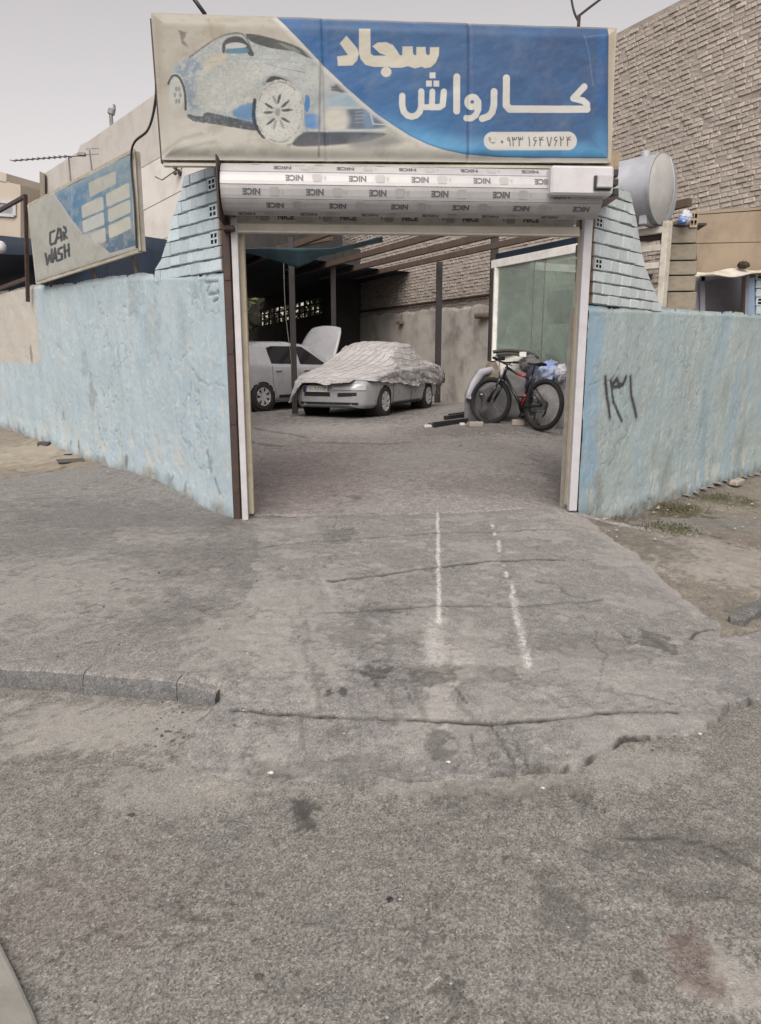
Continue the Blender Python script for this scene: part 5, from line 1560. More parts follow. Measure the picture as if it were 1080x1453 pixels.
def cable(label, pts, r, mat=None, cat='cable'):
    o = MB().tube(pts, r, 6).build('cable', mat or M_BLACK, None, smooth=True)
    return tag(o, label, cat)
def curve(pts, n=24):
    pts = [Vector(p) for p in pts]; out = []
    for i in range(len(pts) - 1):
        p0, p1, p2, p3 = pts[max(i - 1, 0)], pts[i], pts[i + 1], pts[min(i + 2, len(pts) - 1)]
        for k in range(n // (len(pts) - 1) + 1):
            t = k / (n // (len(pts) - 1) + 1)
            out.append(0.5 * ((2 * p1) + (p2 - p0) * t + (2 * p0 - 5 * p1 + 4 * p2 - p3) * t * t + (3 * p1 - p0 - 3 * p2 + p3) * t ** 3))
    return out + [pts[-1]]
so2 = WL.off(0.14)
cable('black cable drooping from the big banner to the faded sign', curve([P(222, 118, 6.75), P(220, 148, 6.9), P(210, 184, 7.6), so2.hit(187, 212), so2.hit(191, 290), so2.hit(193, 330), so2.hit(194, 352)], 50), 0.012)
cable('dark rod rising from the top left of the banner', [P(291, 20, 6.85), P(262, -20, 6.9)], 0.018, None, 'rod')
br = thing('cable_bracket', 'small steel bracket with two wires on top of the banner', 'bracket', P(821, 36, 7.05))
mb = MB(); mb.tube([P(821, 37, 7.08), P(822, 21, 7.08)], 0.015, 6); mb.build('stalk', M_BROWNSTEEL, br)
mb = MB(); mb.tube(curve([P(822, 32, 7.08), P(814, 14, 7.1), P(808, -20, 7.2)]), 0.011, 6); mb.build('wire', M_BLACK, br)
mb = MB(); mb.tube(curve([P(822, 22, 7.08), P(840, 8, 7.2), P(880, -22, 7.6)]), 0.011, 6); mb.build('wire', M_BLACK, br)

# ------------------------------------------------------------------ the party wall: brick above, plaster below
M_BRICK = mottled('grey_brown_brick', (0.47, 0.42, 0.375), (0.38, 0.34, 0.305), 3.5, 0.9, 0.6, 30, dirt=(0.25, 0.222, 0.20), dscale=2.5, damt=0.5, vary=0.20, dist=0.012)
M_MORTAR = mottled('smeared_mortar', (0.36, 0.325, 0.295), (0.27, 0.245, 0.225), 3, 0.95, 0.9, 22, dirt=(0.26, 0.23, 0.20), dscale=4, damt=0.5, dist=0.02)
M_YARDPLASTER = mottled('dusty_grey_plaster', (0.50, 0.475, 0.44), (0.42, 0.40, 0.37), 1.6, 0.9, 0.3, 25, dirt=(0.15, 0.14, 0.13), dscale=1.6, damt=0.7)
pwall = thing('party_wall', 'tall rough grey-brown brick wall behind the water tank and banner', 'brick wall', PW.pt(2, 0))
Z_PL, Z_TOP = 2.86, PW.hit(960, 3)[2]
A0, A1 = -6.0, 17.0                                   # along the wall; positive goes away
Rp = Matrix.Rotation(math.atan2(PW.d.y, PW.d.x), 4, 'Z')
mb = MB()
mb.prism([PW.pt(A0, -1, -0.004), PW.pt(A1, -1, -0.004), PW.pt(A1, Z_TOP, -0.004), PW.pt(A0, Z_TOP, -0.004)], -PW.n * 0.3)
mb.build('mortar', M_MORTAR, pwall)
VAR = []
for k in range(6):                                    # uneven bricks, mortar-smeared corners
    mb = MB(); mb.box((0, 0, 0), (1, 1, 1), None, 0.09)
    rr = random.Random(k)
    mb.v = [Vector((p.x + rr.uniform(-.03, .03), p.y + rr.uniform(-.05, .05), p.z + rr.uniform(-.07, .07))) for p in mb.v]
    VAR.append(mb.mesh('brick', M_BRICK))
H, Lb = 0.083, 0.215
cand = []
rb = random.Random(3)
z = Z_PL + 0.02; row = 0
while z + H < Z_TOP - 0.01:
    a = A0 + rb.uniform(0, .2)
    while a < A1:
        L = rb.choice((Lb, Lb, Lb, 0.105)) * rb.uniform(0.92, 1.08)
        kind = rb.random()
        cand.append((a + L / 2, z + H / 2, L, kind))
        a += L
    z += H; row += 1
# which bricks the photograph shows (above the boundary wall, or through the gate)
def proj(p):
    r = Vector(p) - Vector((0, 0, EYE)); d = r.y * CP - r.z * SP
    return CX + FPX * r.x / d, CY - FPX * (r.y * SP + r.z * CP) / d
vis, rest = [], []
for a, z, L, kd in cand:
    x, y = proj(PW.pt(a, z))
    if (868 < x < 1095 and -10 < y < 305 and not (884 < x < 960 and y > 226)): vis.append((a, z, L, kd))
    else: rest.append((a, z, L, kd))
vis.sort(key=lambda q: q[0])
near, more = vis[:300], vis[300:]
def brick_M(a, z):
    return Matrix.Translation(PW.pt(a, z, -0.048 + rb.uniform(-0.011, 0.011))) @ Rp @ Matrix.Rotation(rb.uniform(-.03, .03), 4, 'Y') @ Matrix.Rotation(rb.uniform(-.03, .03), 4, 'Z')
for a, z, L, kd in near:
    if kd < 0.012: continue                            # a few put-log holes
    place('brick', rb.choice(VAR), pwall, None, M=brick_M(a, z), scale=(L - rb.uniform(0.008, 0.026), 0.11, H - rb.uniform(0.010, 0.024)))
mbv, mbf = [], []
VN = [(np.array([tuple(v.co) for v in m.vertices]), [tuple(p.vertices) for p in m.polygons]) for m in VAR]
nb_ = 0
for a, z, L, kd in more + rest:
    if kd < 0.012: continue
    x, y = proj(PW.pt(a, z))
    if a < -3.0 or not (330 < x < 1200) or y < -60: continue
    if nb_ > 5200: break
    v, f = VN[rb.randrange(6)]
    M = np.array(brick_M(a, z) @ Matrix.Diagonal((L - rb.uniform(0.008, 0.026), 0.11, H - rb.uniform(0.010, 0.024), 1)))
    vv = v @ M[:3, :3].T + M[:3, 3]
    n = len(mbv)
    mbv.extend(vv.tolist()); mbf.extend([tuple(i + n for i in q) for q in f]); nb_ += 1
loc = np.array(pwall.location)
me = bpy.data.meshes.new('brickwork'); me.from_pydata((np.array(mbv) - loc).tolist(), [], mbf); me.materials.append(M_BRICK); me.update()
bo = bpy.data.objects.new('brickwork', me); COL.objects.link(bo); bo.parent = pwall; bo['kind'] = 'stuff'
# plastered lower half, slightly proud, with a ragged upper edge
na, nz = 260, 60
AA, TT = np.meshgrid(np.linspace(-3.0, A1, na), np.linspace(0, 1, nz), indexing='ij')
zt = Z_PL + (fbm(AA, AA * 0 + 1, 1.4, 5, 2., 0.65) - 0.5) * 0.42
ZZ = -0.2 + (zt + 0.2) * TT
KK = 0.035 + (fbm(AA, ZZ, 1.2, 4, 3.) - .5) * 0.03 + (fbm(AA, ZZ, 8, 3, 4.) - .5) * 0.01 - 0.05 * sstep(TT, 0.985, 1.0)
VV = np.stack([PW.o.x + PW.d.x * AA + PW.n.x * KK, PW.o.y + PW.d.y * AA + PW.n.y * KK, ZZ], -1) - loc
me = np_grid_mesh('plaster', VV, na, nz, M_YARDPLASTER)
if Vector(me.polygons[10].normal).dot(PW.n) < 0: me.flip_normals()
o = bpy.data.objects.new('plaster', me); COL.objects.link(o); o.parent = pwall
# dark pipe standing in for the shadow line under the bricks, and a little shelf
mb = MB(); mb.tube([PW.pt(2.5, 3.02, 0.06), PW.pt(8, 3.04, 0.06), PW.pt(A1, 3.02, 0.06)], 0.035, 8); mb.build('shadow_line_pipe', M_BROWNSTEEL, pwall)
a_, z_ = PW.az(573, 458); mb = MB(); mb.box(PW.pt(a_, z_, 0.12), (.22, .16, .09), Rp.to_3x3(), .01); mb.tube([PW.pt(a_, z_ + .05, .08), PW.pt(a_, z_ + .45, .05)], 0.012); mb.build('junction_box', M_RAWBRICK, pwall)
a_, z_ = PW.az(691, 448); mb = MB(); mb.box(PW.pt(a_, z_, 0.15), (.42, .24, .14), Rp.to_3x3(), .04); mb.build('wall_lamp', M_RAWBRICK, pwall)

# ------------------------------------------------------------------ water tank on its stand, block stack, outhouse (right)
M_GALV = mottled('galvanised_steel', (0.40, 0.42, 0.46), (0.32, 0.34, 0.38), 5, 0.55, 0.15, 30, metal=0.35, spec=0.5, dirt=(0.28, 0.28, 0.29), dscale=3, damt=0.5)
M_GALVEND = mottled('scuffed_galvanised_end', (0.46, 0.46, 0.45), (0.36, 0.37, 0.38), 4, 0.55, 0.3, 14, metal=0.25, spec=0.5, dirt=(0.60, 0.58, 0.52), dscale=3, damt=0.5)
YT = 9.9
tc_ = P(940, 268, YT)
tax = Vector((0.72, -0.69, 0.0)).normalized()
RT = 43.5 / FPX * YT * 1.0
Mt = Matrix.Translation(tc_) @ tax.to_track_quat('Z', 'Y').to_matrix().to_4x4()
tank = thing('water_tank', 'galvanised cylindrical water tank lying on a white stand by the brick wall', 'water tank', (tc_.x, tc_.y, tc_.z - RT))
mb = MB(); mb.lathe([(RT * .98, -1.25), (RT, -1.22), (RT, -0.64), (RT + .006, -.62), (RT + .006, -.60), (RT, -.58), (RT, -.02), (RT + .014, -.015), (RT + .014, .012), (RT - .01, .014)], Mt, 48); o = mb.build('shell', M_GALV, tank); smooth_by_angle(o, 30)
sd_t = Vector((0, 0, 1)).cross(tax); sd_t = sd_t if sd_t.x > 0 else -sd_t
mb = MB()
def capf(u, v):
    a = 2 * math.pi * u; r_ = RT * .99 * v
    q = r_ * math.cos(a); w_z = r_ * math.sin(a)
    h = .10 * (1 - v * v) + .012 - max(0.0, q - RT * .22) * .42 * (1 - v ** 4) + .010 * math.sin(q * 9) * math.sin(w_z * 7) * (1 - v * v)
    return tc_ + sd_t * q + Vector((0, 0, w_z)) + tax * h
mb.grid(capf, 56, 20); o = mb.build('end_cap', M_GALVEND, tank, smooth=True)
mb = MB(); mb.tube([tc_ + sd_t * (RT * .22) + Vector((0, 0, y_ * RT)) + tax * (.10 * (1 - .0484 - y_ * y_) + .018) for y_ in np.linspace(-.94, .94, 18)], 0.008, 6); mb.build('weld_seam', M_GALV, tank, smooth=True)
mb = MB(); mb.lathe([(.06, 0), (.06, .07), (.05, .08), (0.001, .08)], Matrix.Translation(tc_ - tax * .25 + Vector((0, 0, RT - .01))), 14); mb.build('filler_neck', M_GALV, tank)
for s_ in (-0.12, -1.05):
    mb = MB(); c = tc_ + tax * s_ + Vector((0, 0, -RT * .92)); mb.box(c, (.10, .5, .12), Matrix.Rotation(math.atan2(tax.y, tax.x), 3, 'Z'), .01); mb.build('foot', M_GALV, tank)
mb = MB(); c = tc_ + tax * -0.12 + Vector((0.05, 0, -RT)); mb.tube([c + Vector((-.25, 0, .06)), c + Vector((-.3, -.05, -.02)), c + Vector((-.3, -.05, -.12))], 0.03); mb.build('outlet_pipe', M_WHITEALU, tank)

M_STAND = mottled('dirty_white_steel', (0.56, 0.54, 0.48), (0.48, 0.46, 0.41), 5, 0.6, 0.1, 40, dirt=(0.24, 0.17, 0.12), dscale=6, damt=0.6)
stand = thing('tank_stand', 'white painted steel stand with three rails under the water tank', 'stand', P(945, 434, YT))
zt = tc_.z - RT - 0.10
def up(px, py, Y, name, w=0.11):
    p = P(px, py, Y); mb = MB(); mb.bar((p.x, p.y, 0.2), (p.x, p.y, zt), w, w, .005); mb.build(name, M_STAND, stand); return p
pa = P(945, 350, YT); pb = Vector((pa.x, pa.y, 0)) - tax * 1.15
mb = MB(); mb.bar((pa.x, pa.y, 0), (pa.x, pa.y, P(945, 314, YT).z), .13, .08, .005, up=tax); mb.build('leg', M_STAND, stand)
mb = MB(); mb.bar((pb.x, pb.y, 0), (pb.x, pb.y, zt), .08, .08, .005); mb.build('leg', M_STAND, stand)
bk = PW.n * -0.75
for q in (pb,):
    mb = MB(); mb.bar((q.x + bk.x, q.y + bk.y, 0), (q.x + bk.x, q.y + bk.y, zt), .07, .07, .005); mb.build('leg', M_STAND, stand)
for y_ in (326, 351, 376):
    p1 = P(942, y_, YT); p0 = Vector((pb.x, pb.y, p1.z))
    mb = MB(); mb.bar(p0, p1, .07, .08, .006); mb.build('rail', M_STAND, stand)
mb = MB()
c = (pa + pb) / 2 + bk / 2
mb.box((c.x - .1, c.y + .1, zt + .02), (0.95, .4, .05), Matrix.Rotation(math.atan2(tax.y, tax.x), 3, 'Z'), .006); mb.build('platform', M_BROWNSTEEL, stand)

M_BLOCK = mottled('grey_brown_block', (0.265, 0.235, 0.185), (0.21, 0.19, 0.155), 4, 0.9, 0.4, 30, dirt=(0.13, 0.12, 0.10), dscale=3, damt=0.5, vary=.08)
ubl = unit_brick(M_BLOCK)
bp = thing('block_pier', 'pier of large grey-brown blocks between the white stand and outhouse', 'pier', P(970, 440, 10.3))
ys = [(321, 345), (346.5, 369), (370.5, 390), (391.5, 413), (414.5, 440)]
dR = Vector((0.93, -0.10, 0)).normalized()
for i, (y0, y1) in enumerate(ys):
    a, b = P(951, y0, 10.25), P(951, y1, 10.25)
    wpx = P(987, y0, 10.35)
    h = a.z - b.z; L = wpx.x - a.x
    c = Vector(((a.x + wpx.x) / 2, 10.45, (a.z + b.z) / 2))
    place('block', ubl, bp, None, M=Matrix.Translation(c + Vector((random.uniform(-.012, .012), 0, 0))) @ Matrix.Rotation(math.radians(-8), 4, 'Z'), scale=(L, .42, h))
lo = P(951, 441, 10.25)
mb = MB(); mb.box((lo.x + .18, 10.45, lo.z / 2 - .1), (.36, .42, lo.z + .2), Matrix.Rotation(math.radians(-8), 3, 'Z')); mb.build('base', M_BLOCK, bp)
tpz = P(951, 319, 10.25).z
mb = MB(); mb.box((lo.x + .20, 10.42, tpz), (.40, .42, .03), Matrix.Rotation(math.radians(-8), 3, 'Z'), .004); mb.build('cap_plate', M_BROWNSTEEL, bp)
hb = place('hollow_block', hollow_brick_mesh('hollow_block', M_LINTEL, M_DARK, .10, .20, .2), None, None, M=Matrix.Translation(P(985, 311, 10.2) + Vector((0, .1, 0))))
tag(hb, 'sandy hollow block standing upright on the block pier', 'block')
M_BAGW = mottled('white_plastic_bag', (0.55, 0.57, 0.62), (0.45, 0.47, 0.55), 10, 0.4, 0.4, 25)
M_BAGB = mottled('blue_plastic_bag', (0.05, 0.13, 0.50), (0.45, 0.55, 0.75), 14, 0.4, 0.4, 30)
def lump(name, label, cat, c, r, mat, seed, nz=0.25, f=2.0, parent=None, flat_=0.0):
    mb = MB()
    nu, nv = 40, 26
    def fn(u, v):
        th, ph = 2 * math.pi * u, math.pi * v
        d = Vector((math.sin(ph) * math.cos(th), math.sin(ph) * math.sin(th), math.cos(ph)))
        q = np.array([d.x * f + seed, d.y * f + d.z * 1.7 * f]); k = 1 + nz * 2 * (float(fbm(np.array(q[0]), np.array(q[1]), 1.3, 4, seed, .65)) - .5)
        p = Vector((d.x * r[0], d.y * r[1], d.z * r[2])) * k
        if flat_ and p.z < -r[2] * flat_: p.z = -r[2] * flat_
        return Vector(c) + p
    mb.grid(fn, nu, nv, flip=True)
    o = mb.build(name, mat, parent, smooth=True)
    # close the seam
    bm = bmesh.new(); bm.from_mesh(o.data); bmesh.ops.remove_doubles(bm, verts=bm.verts, dist=0.0005); bmesh.ops.recalc_face_normals(bm, faces=bm.faces); bm.to_mesh(o.data); bm.free()
    return tag(o, label, cat) if label else o
lump('plastic_bag', 'crumpled white and blue plastic bag on top of the block pier', 'bag', P(973, 309, 10.1), (.075, .07, .085), M_BAGW, 3.3, .5, 3.5)
lump('plastic_bag', 'small dark blue crumpled bag below the tank end', 'bag', P(968, 313, 9.98), (.05, .05, .045), M_BAGB, 7.3, .5, 3.5)

YO = 11.35
M_DARKRAG = mottled('brown_rag', (.07, .055, .04), (.04, .035, .03), 9, .95, .5, 20)
M_TAN = mottled('tan_clay_plaster', (0.315, 0.255, 0.19), (0.255, 0.208, 0.158), 1.5, 0.9, 0.3, 30, dirt=(0.14, 0.11, 0.08), dscale=1.8, damt=0.6)
M_LILAC = mottled('greyish_lilac_metal', (0.26, 0.26, 0.31), (0.22, 0.22, 0.27), 4, 0.5, 0.05, 30, dirt=(0.14, 0.13, 0.13))
oh = thing('outhouse', 'small tan plastered outhouse with a metal doorway behind the right wall', 'shed', P(1030, 450, YO))
def oprism(name, pts, mat, d=0.18, k=0.0):
    mb = MB(); mb.prism([P(x, y, YO - k) for x, y in pts], Vector((0, d, 0))); return mb.build(name, mat, oh)
oprism('wall', [(988, 304), (1074, 298), (1110, 296), (1110, 342), (988, 345)], M_TAN)
oprism('wall', [(988, 346), (1110, 343), (1110, 386), (990, 392)], M_TAN, 0.17, 0.015)
oprism('wall', [(986, 392), (993, 391), (993, 520), (986, 520)], M_LILAC, .12, .03)
z_ = P(1020, 388, YO).z
mb = MB()
mb.grid(lambda u, v: P(986 + 100 * u, 386 - 4 * u + 7 * v + 2.5 * math.sin(9 * u + 3 * v), YO - 0.12 - 0.35 * v), 24, 4)
o = mb.build('metal_awning', M_STAND, oh); md = o.modifiers.new('thickness', 'SOLIDIFY'); md.thickness = 0.01
fr_ = MB()
fr_.bar(P(996, 520, YO - .05), P(996, 393, YO - .05), .07, .06); fr_.bar(P(1056, 520, YO - .05), P(1060, 388, YO - .05), .05, .06); fr_.bar(P(994, 396, YO - .05), P(1060, 389, YO - .05), .06, .06)
fr_.build('door_frame', M_LILAC, oh)
oprism('door', [(999, 396), (1055, 390), (1053, 520), (999, 520)], M_LILAC, .04, -.9)
oprism('side_wall', [(1060, 388), (1110, 385), (1110, 600), (1050, 600)], M_TAN, .16, -.26)
mb = MB(); mb.prism([P(988, 304, YO + .19), P(1110, 296, YO + .19), P(1110, 520, YO + .19), P(988, 520, YO + .19)], Vector((0, .02, 0)));
mb = MB(); a, b = P(988, 305, YO), P(1110, 297, YO); mb.prism([a, b, b + Vector((0, .9, 0)), a + Vector((0, .9, 0))], Vector((0, 0, .05))); mb.build('roof', M_TAN, oh)
lump('bucket_rag', 'dark rag lying on the metal awning of the outhouse', 'rag', P(1055, 376, YO - .22), (.08, .06, .05), M_DARKRAG, 4.4, .5, 3.5)
mb = MB(); a_ = P(1061, 395, YO - .08); mb.prism([P(1061, 395, YO + .19), P(1071, 393, YO + .19), P(1071, 600, YO + .19), P(1052, 600, YO + .19)], Vector((0, .05, 0))); mb.build('blue_panel', mottled('pale_blue_panel', (0.22, 0.32, 0.48), (0.28, 0.38, 0.52), 4, 0.6), oh)
bb = thing('brick_pier', 'narrow pale blue pier of bricks at the right edge beyond the wall', 'brick pier', P(1080, 600, YO + .25))
for i in range(26):
    y0 = 300 + i * 12.2
    a, b = P(1073, y0, YO + .2), P(1073, y0 + 11.2, YO + .2)
    place('brick', hollow_brick_mesh('brick', M_BRICKBLUE, M_DARK, .24, a.z - b.z, .2) if i % 3 == 1 else BRK[M_BRICKBLUE.name], bb, None, M=Matrix.Translation(((a.x + .125), YO + .3, (a.z + b.z) / 2)), scale=(1, 1, 1) if i % 3 == 1 else (.24, .2, a.z - b.z))

# ------------------------------------------------------------------ the yard behind the gate: back wall, canopy, office
M_BACK = mottled('shade_dark_back_wall', (0.055, 0.052, 0.05), (0.04, 0.038, 0.036), 2, 0.95, 0.4, 20, dirt=(0.03, 0.03, 0.03), dscale=2, damt=0.5)  # shade under the tarpaulin put into the wall colour
BW = PW.off(0.9)
bw = thing('back_wall', 'wall coloured dark for its shade with a pierced opening at the back of the yard', 'wall', PW.pt(14, 0))
def bprism(pts, name='wall_panel', mat=M_BACK, k=0.0, d=0.2):
    mb = MB(); mb.prism([BW.off(k).hit(*q) for q in pts], -BW.n * d); return mb.build(name, mat, bw)
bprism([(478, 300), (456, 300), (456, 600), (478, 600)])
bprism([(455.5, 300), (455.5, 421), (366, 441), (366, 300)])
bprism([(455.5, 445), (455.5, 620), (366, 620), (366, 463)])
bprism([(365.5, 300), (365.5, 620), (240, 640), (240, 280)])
a = PW.pt(15.0, 0); 
mb = MB(); p0 = BW.hit(478, 500); p0.z = 0; mb.prism([Vector((p0.x, p0.y, -.2)), Vector((p0.x, p0.y, 5)), Vector((p0.x, p0.y, 5)) - BW.n * 1.2, Vector((p0.x, p0.y, -.2)) - BW.n * 1.2], BW.d * 0.2); mb.build('return_panel', M_BACK, bw)
# lattice in the opening
M_LAT = mottled('lattice_block', (0.16, 0.13, 0.11), (0.10, 0.085, 0.075), 6, 0.9, 0.3, 30)
for k in range(13):
    t = k / 12
    x = 368 + 86 * t
    q0, q1 = BW.off(-.05).hit(x, 441 - 19.5 * t), BW.off(-.05).hit(x, 463.5 - 18.5 * t)
    mb = MB(); mb.bar(q0, q1, 0.08, 0.08); mb.build('lattice_bar', M_LAT, bw)
for s_ in (0.35, 0.72):
    mb = MB(); mb.bar(BW.off(-.05).hit(366, 441 + 22 * s_), BW.off(-.05).hit(456, 421 + 24 * s_), .05, .06); mb.build('lattice_bar', M_LAT, bw)
M_LEAF = mottled('sunlit_foliage', (0.12, 0.14, 0.045), (0.08, 0.10, 0.03), 2, 0.8, 0.0, 30, vary=.2)
def tree(label, base, h, r, n, seed, mat):
    rr = random.Random(seed)
    root = thing('tree', label, 'tree', base)
    mb = MB(); mb.tube([base, base + Vector((.05, 0, h * .35)), base + Vector((-.1, .1, h * .75))], [.16, .12, .05], 8); mb.build('trunk', M_RAWBRICK, root)
    mb = MB()
    for i in range(n):
        while True:
            d = Vector((rr.uniform(-1, 1), rr.uniform(-1, 1), rr.uniform(-1, 1)))
            if 0.2 < d.length < 1: break
        p = base + Vector((d.x * r, d.y * r, h * .68 + d.z * h * .36))
        s = rr.uniform(.09, .2)
        u = Vector((rr.uniform(-1, 1), rr.uniform(-1, 1), rr.uniform(-1, 1))).normalized(); w = u.orthogonal().normalized()
        mb.add([p - u * s, p + w * s * .45, p + u * s, p - w * s * .45], [(0, 1, 2, 3)])
    mb.build('crown', mat, root)
pc = BW.hit(390, 440); tree('yellow-green tree seen through the pierced opening of the back wall', Vector((pc.x - .5, pc.y + 3.0, 0)), 5.6, 2.0, 900, 4, M_LEAF)
pc = BW.hit(440, 435); tree('second green tree seen at the right of the pierced opening', Vector((pc.x + .6, pc.y + 4.2, 0)), 5.0, 1.8, 800, 5, M_LEAF)

# canopy: steel beams with a dark tarpaulin
ZR = 3.9
def roofpt(px, py, z=ZR): return Pz(px, py, z)
canopy = thing('canopy', 'steel yard canopy with purlins half covered by a dark blue tarpaulin', 'canopy', (0, 15, YARD_Z))
M_PURLIN = mottled('brown_steel_purlin', (0.115, 0.080, 0.062), (0.075, 0.058, 0.05), 4, 0.7, 0.1, 30)
def purlin(p, a, b, w=.10, h=.12):
    mb = MB(); mb.bar(p + PU * a, p + PU * b, w, h); return mb.build('purlin', M_PURLIN, canopy)
for (x, y) in ((600, 338.5), (600, 357), (600, 371.5), (628, 385.5)):
    p = roofpt(x, y); a = (12.2 - p.y) / PU.y; purlin(p, a, (23 - p.y) / PU.y)
for k in (3,):
    p = roofpt(600, 338.5) - Vector((0.75 * k, 0, 0)); purlin(p, (12.6 + .3 * k - p.y) / PU.y, (24 - p.y) / PU.y)
M_POST = mottled('dark_grey_post', (0.045, 0.042, 0.042), (0.03, 0.028, 0.028), 5, .7, .1, 30)
# cross beams
for (xa, ya, xb, yb) in ((425, 340, 395, 352),):
    mb = MB(); mb.bar(roofpt(470, 338, ZR + .06), roofpt(395, 352, ZR + .06), .10, .10); mb.build('cross_beam', M_PURLIN, canopy)
pb_ = roofpt(702, 350); 
def yard_post(px, py, Y, w=.11, zt=ZR):
    p = P(px, py, Y); mb = MB(); mb.bar((p.x, p.y, YARD_Z - .1), (p.x, p.y, zt), w, w); return mb.build('post', M_POST, canopy)
yard_post(622.5, 450, 19.3, .15, ZR - .02); yard_post(416, 470, 15.6, .11); yard_post(474, 480, 20.5, .13); yard_post(702, 350, 17.6, .16, ZR + .35)
mb = MB(); mb.bar(roofpt(622, 388), roofpt(400, 432), .10, .14); mb.build('edge_beam', M_PURLIN, canopy)
t = NT('dark_blue_tarpaulin')
ttc = t.mix(t.ramp(t.noise(1.6, 5, .6), [(.35, 0), (.7, 1)]), (0.014, 0.025, 0.045), (0.009, 0.015, 0.028))
t.bump(t.noise(3, 4, .6), 0.3, 0.05)
t.set(ttc, 0.65, 0, 0.3); M_TARP = t.m
t = NT('teal_tarpaulin_lit_through')
ttc = t.mix(t.ramp(t.noise(1.6, 5, .6), [(.35, 0), (.7, 1)]), (0.055, 0.10, 0.125), (0.035, 0.07, 0.09))
t.set(ttc, 0.6, 0, 0.3); M_TEAL = t.m
def tarp(name, corners, mat, sag=.12, n=24, seed=1.):
    """bilinear sheet with sag and folds"""
    c = [Vector(q) for q in corners]
    mb = MB()
    def fn(u, v):
        p = (c[0] * (1 - u) + c[1] * u) * (1 - v) + (c[3] * (1 - u) + c[2] * u) * v
        k = 4 * u * (1 - u)
        nz = float(fbm(np.array(u * 5.0 + seed), np.array(v * 5.0), 1.0, 4, seed)) - .5
        return p + Vector((0, 0, -sag * k * (.5 + v * .5) + .12 * nz))
    mb.grid(fn, n, n)
    o = mb.build(name, mat, canopy, smooth=True)
    m = o.modifiers.new('thickness', 'SOLIDIFY'); m.thickness = 0.006
    return o
zt_ = ZR + .09
T = lambda x, y: roofpt(x, y, zt_)
f0, f1, f2 = T(330, 350), T(451, 369), T(609, 388.5)
tarp('tarpaulin', [f0, f1, f1 + PU * 15 , f0 + PU * 17 + Vector((-2, 0, 0))], M_TARP, .10, 26, 2.)
tarp('tarpaulin', [f1, f2, f2 + PU * 9, f1 + PU * 13], M_TARP, .06, 26, 3.)
tarp('tarpaulin', [f0 + Vector((-7.5, 2.0, 0.1)), f0, f0 + PU * 17 + Vector((-2, 0, 0)), f0 + PU * 17 + Vector((-9, 0, 0))], M_TARP, .10, 20, 4.)
# flap hanging at the near edge; daylight through it put into its teal
fa, fb_, fc, fd = roofpt(338, 350, ZR + .12), roofpt(473, 352, ZR + .12), P(455, 367, roofpt(455, 352, ZR).y + .1), P(425, 381, 14.6)
mb = MB()
ed = [P(340, 353, 14.6), P(380, 351.5, 14.6), P(425, 352, 14.6), P(470, 352, 14.6), P(505, 345, 14.4), P(543, 335, 14.2)]
lo_ = [P(340, 356, 14.9), P(380, 366, 14.9), P(423, 380, 14.9), P(455, 364, 14.8), P(508, 351, 14.5), P(543, 343, 14.3)]
def lerp_list(L, t):
    x = t * (len(L) - 1); i = min(int(x), len(L) - 2); return L[i].lerp(L[i + 1], x - i)
mb.grid(lambda u, v: lerp_list(ed, u).lerp(lerp_list(lo_, u), v) + Vector((0, .03 * math.sin(u * 40) * v, 0)), 40, 6)
o = mb.build('tarpaulin_flap', M_TEAL, canopy, smooth=True); m = o.modifiers.new('thickness', 'SOLIDIFY'); m.thickness = 0.006
# dark curtain closing the left side, seen over the left wall
CT = WL.off(-3.6)
mb = MB()
top = [CT.hit(*q) for q in ((244, 341), (236, 340), (205, 335), (120, 345), (40, 338), (0, 334), (-200, 330))]
mb.grid(lambda u, v: (lambda p: Vector((p.x, p.y, p.z * (1 - v) + (1.2) * v)) + CT.n * (.10 * math.sin(u * 60) * v + .05 * math.sin(u * 23)))(lerp_list(top, u)), 80, 10)
o = mb.build('tarpaulin_curtain', M_TARP, canopy, smooth=True); m = o.modifiers.new('thickness', 'SOLIDIFY'); m.thickness = 0.006
mb = MB()  # second curtain, out of view, added to keep the yard dark
a, b = top[1], top[1] + Vector((1.6, 3.2, .2))
mb.grid(lambda u, v: (lambda p: Vector((p.x + .06 * math.sin(u * 30), p.y, p.z * (1 - v) + .4 * v)))(a.lerp(b, u) if False else Vector((-2.62, 10.6, 3.9)).lerp(Vector((-4.9, 24, 3.9)), u)), 40, 8)
o = mb.build('tarpaulin_curtain', M_TARP, canopy, smooth=True); m = o.modifiers.new('thickness', 'SOLIDIFY'); m.thickness = 0.006  # added curtain out of view, only keeps the yard dark
M_KHAKIROPE = mottled('grey_rope', (.20, .19, .17), (.15, .14, .13), 20)
cable('thin pale rope hanging from the canopy beside the white car', curve([P(402, 352, 15.3), P(405, 440, 15.4), P(412, 500, 15.4), P(414, 520, 15.45)]), 0.008, M_KHAKIROPE, 'rope')

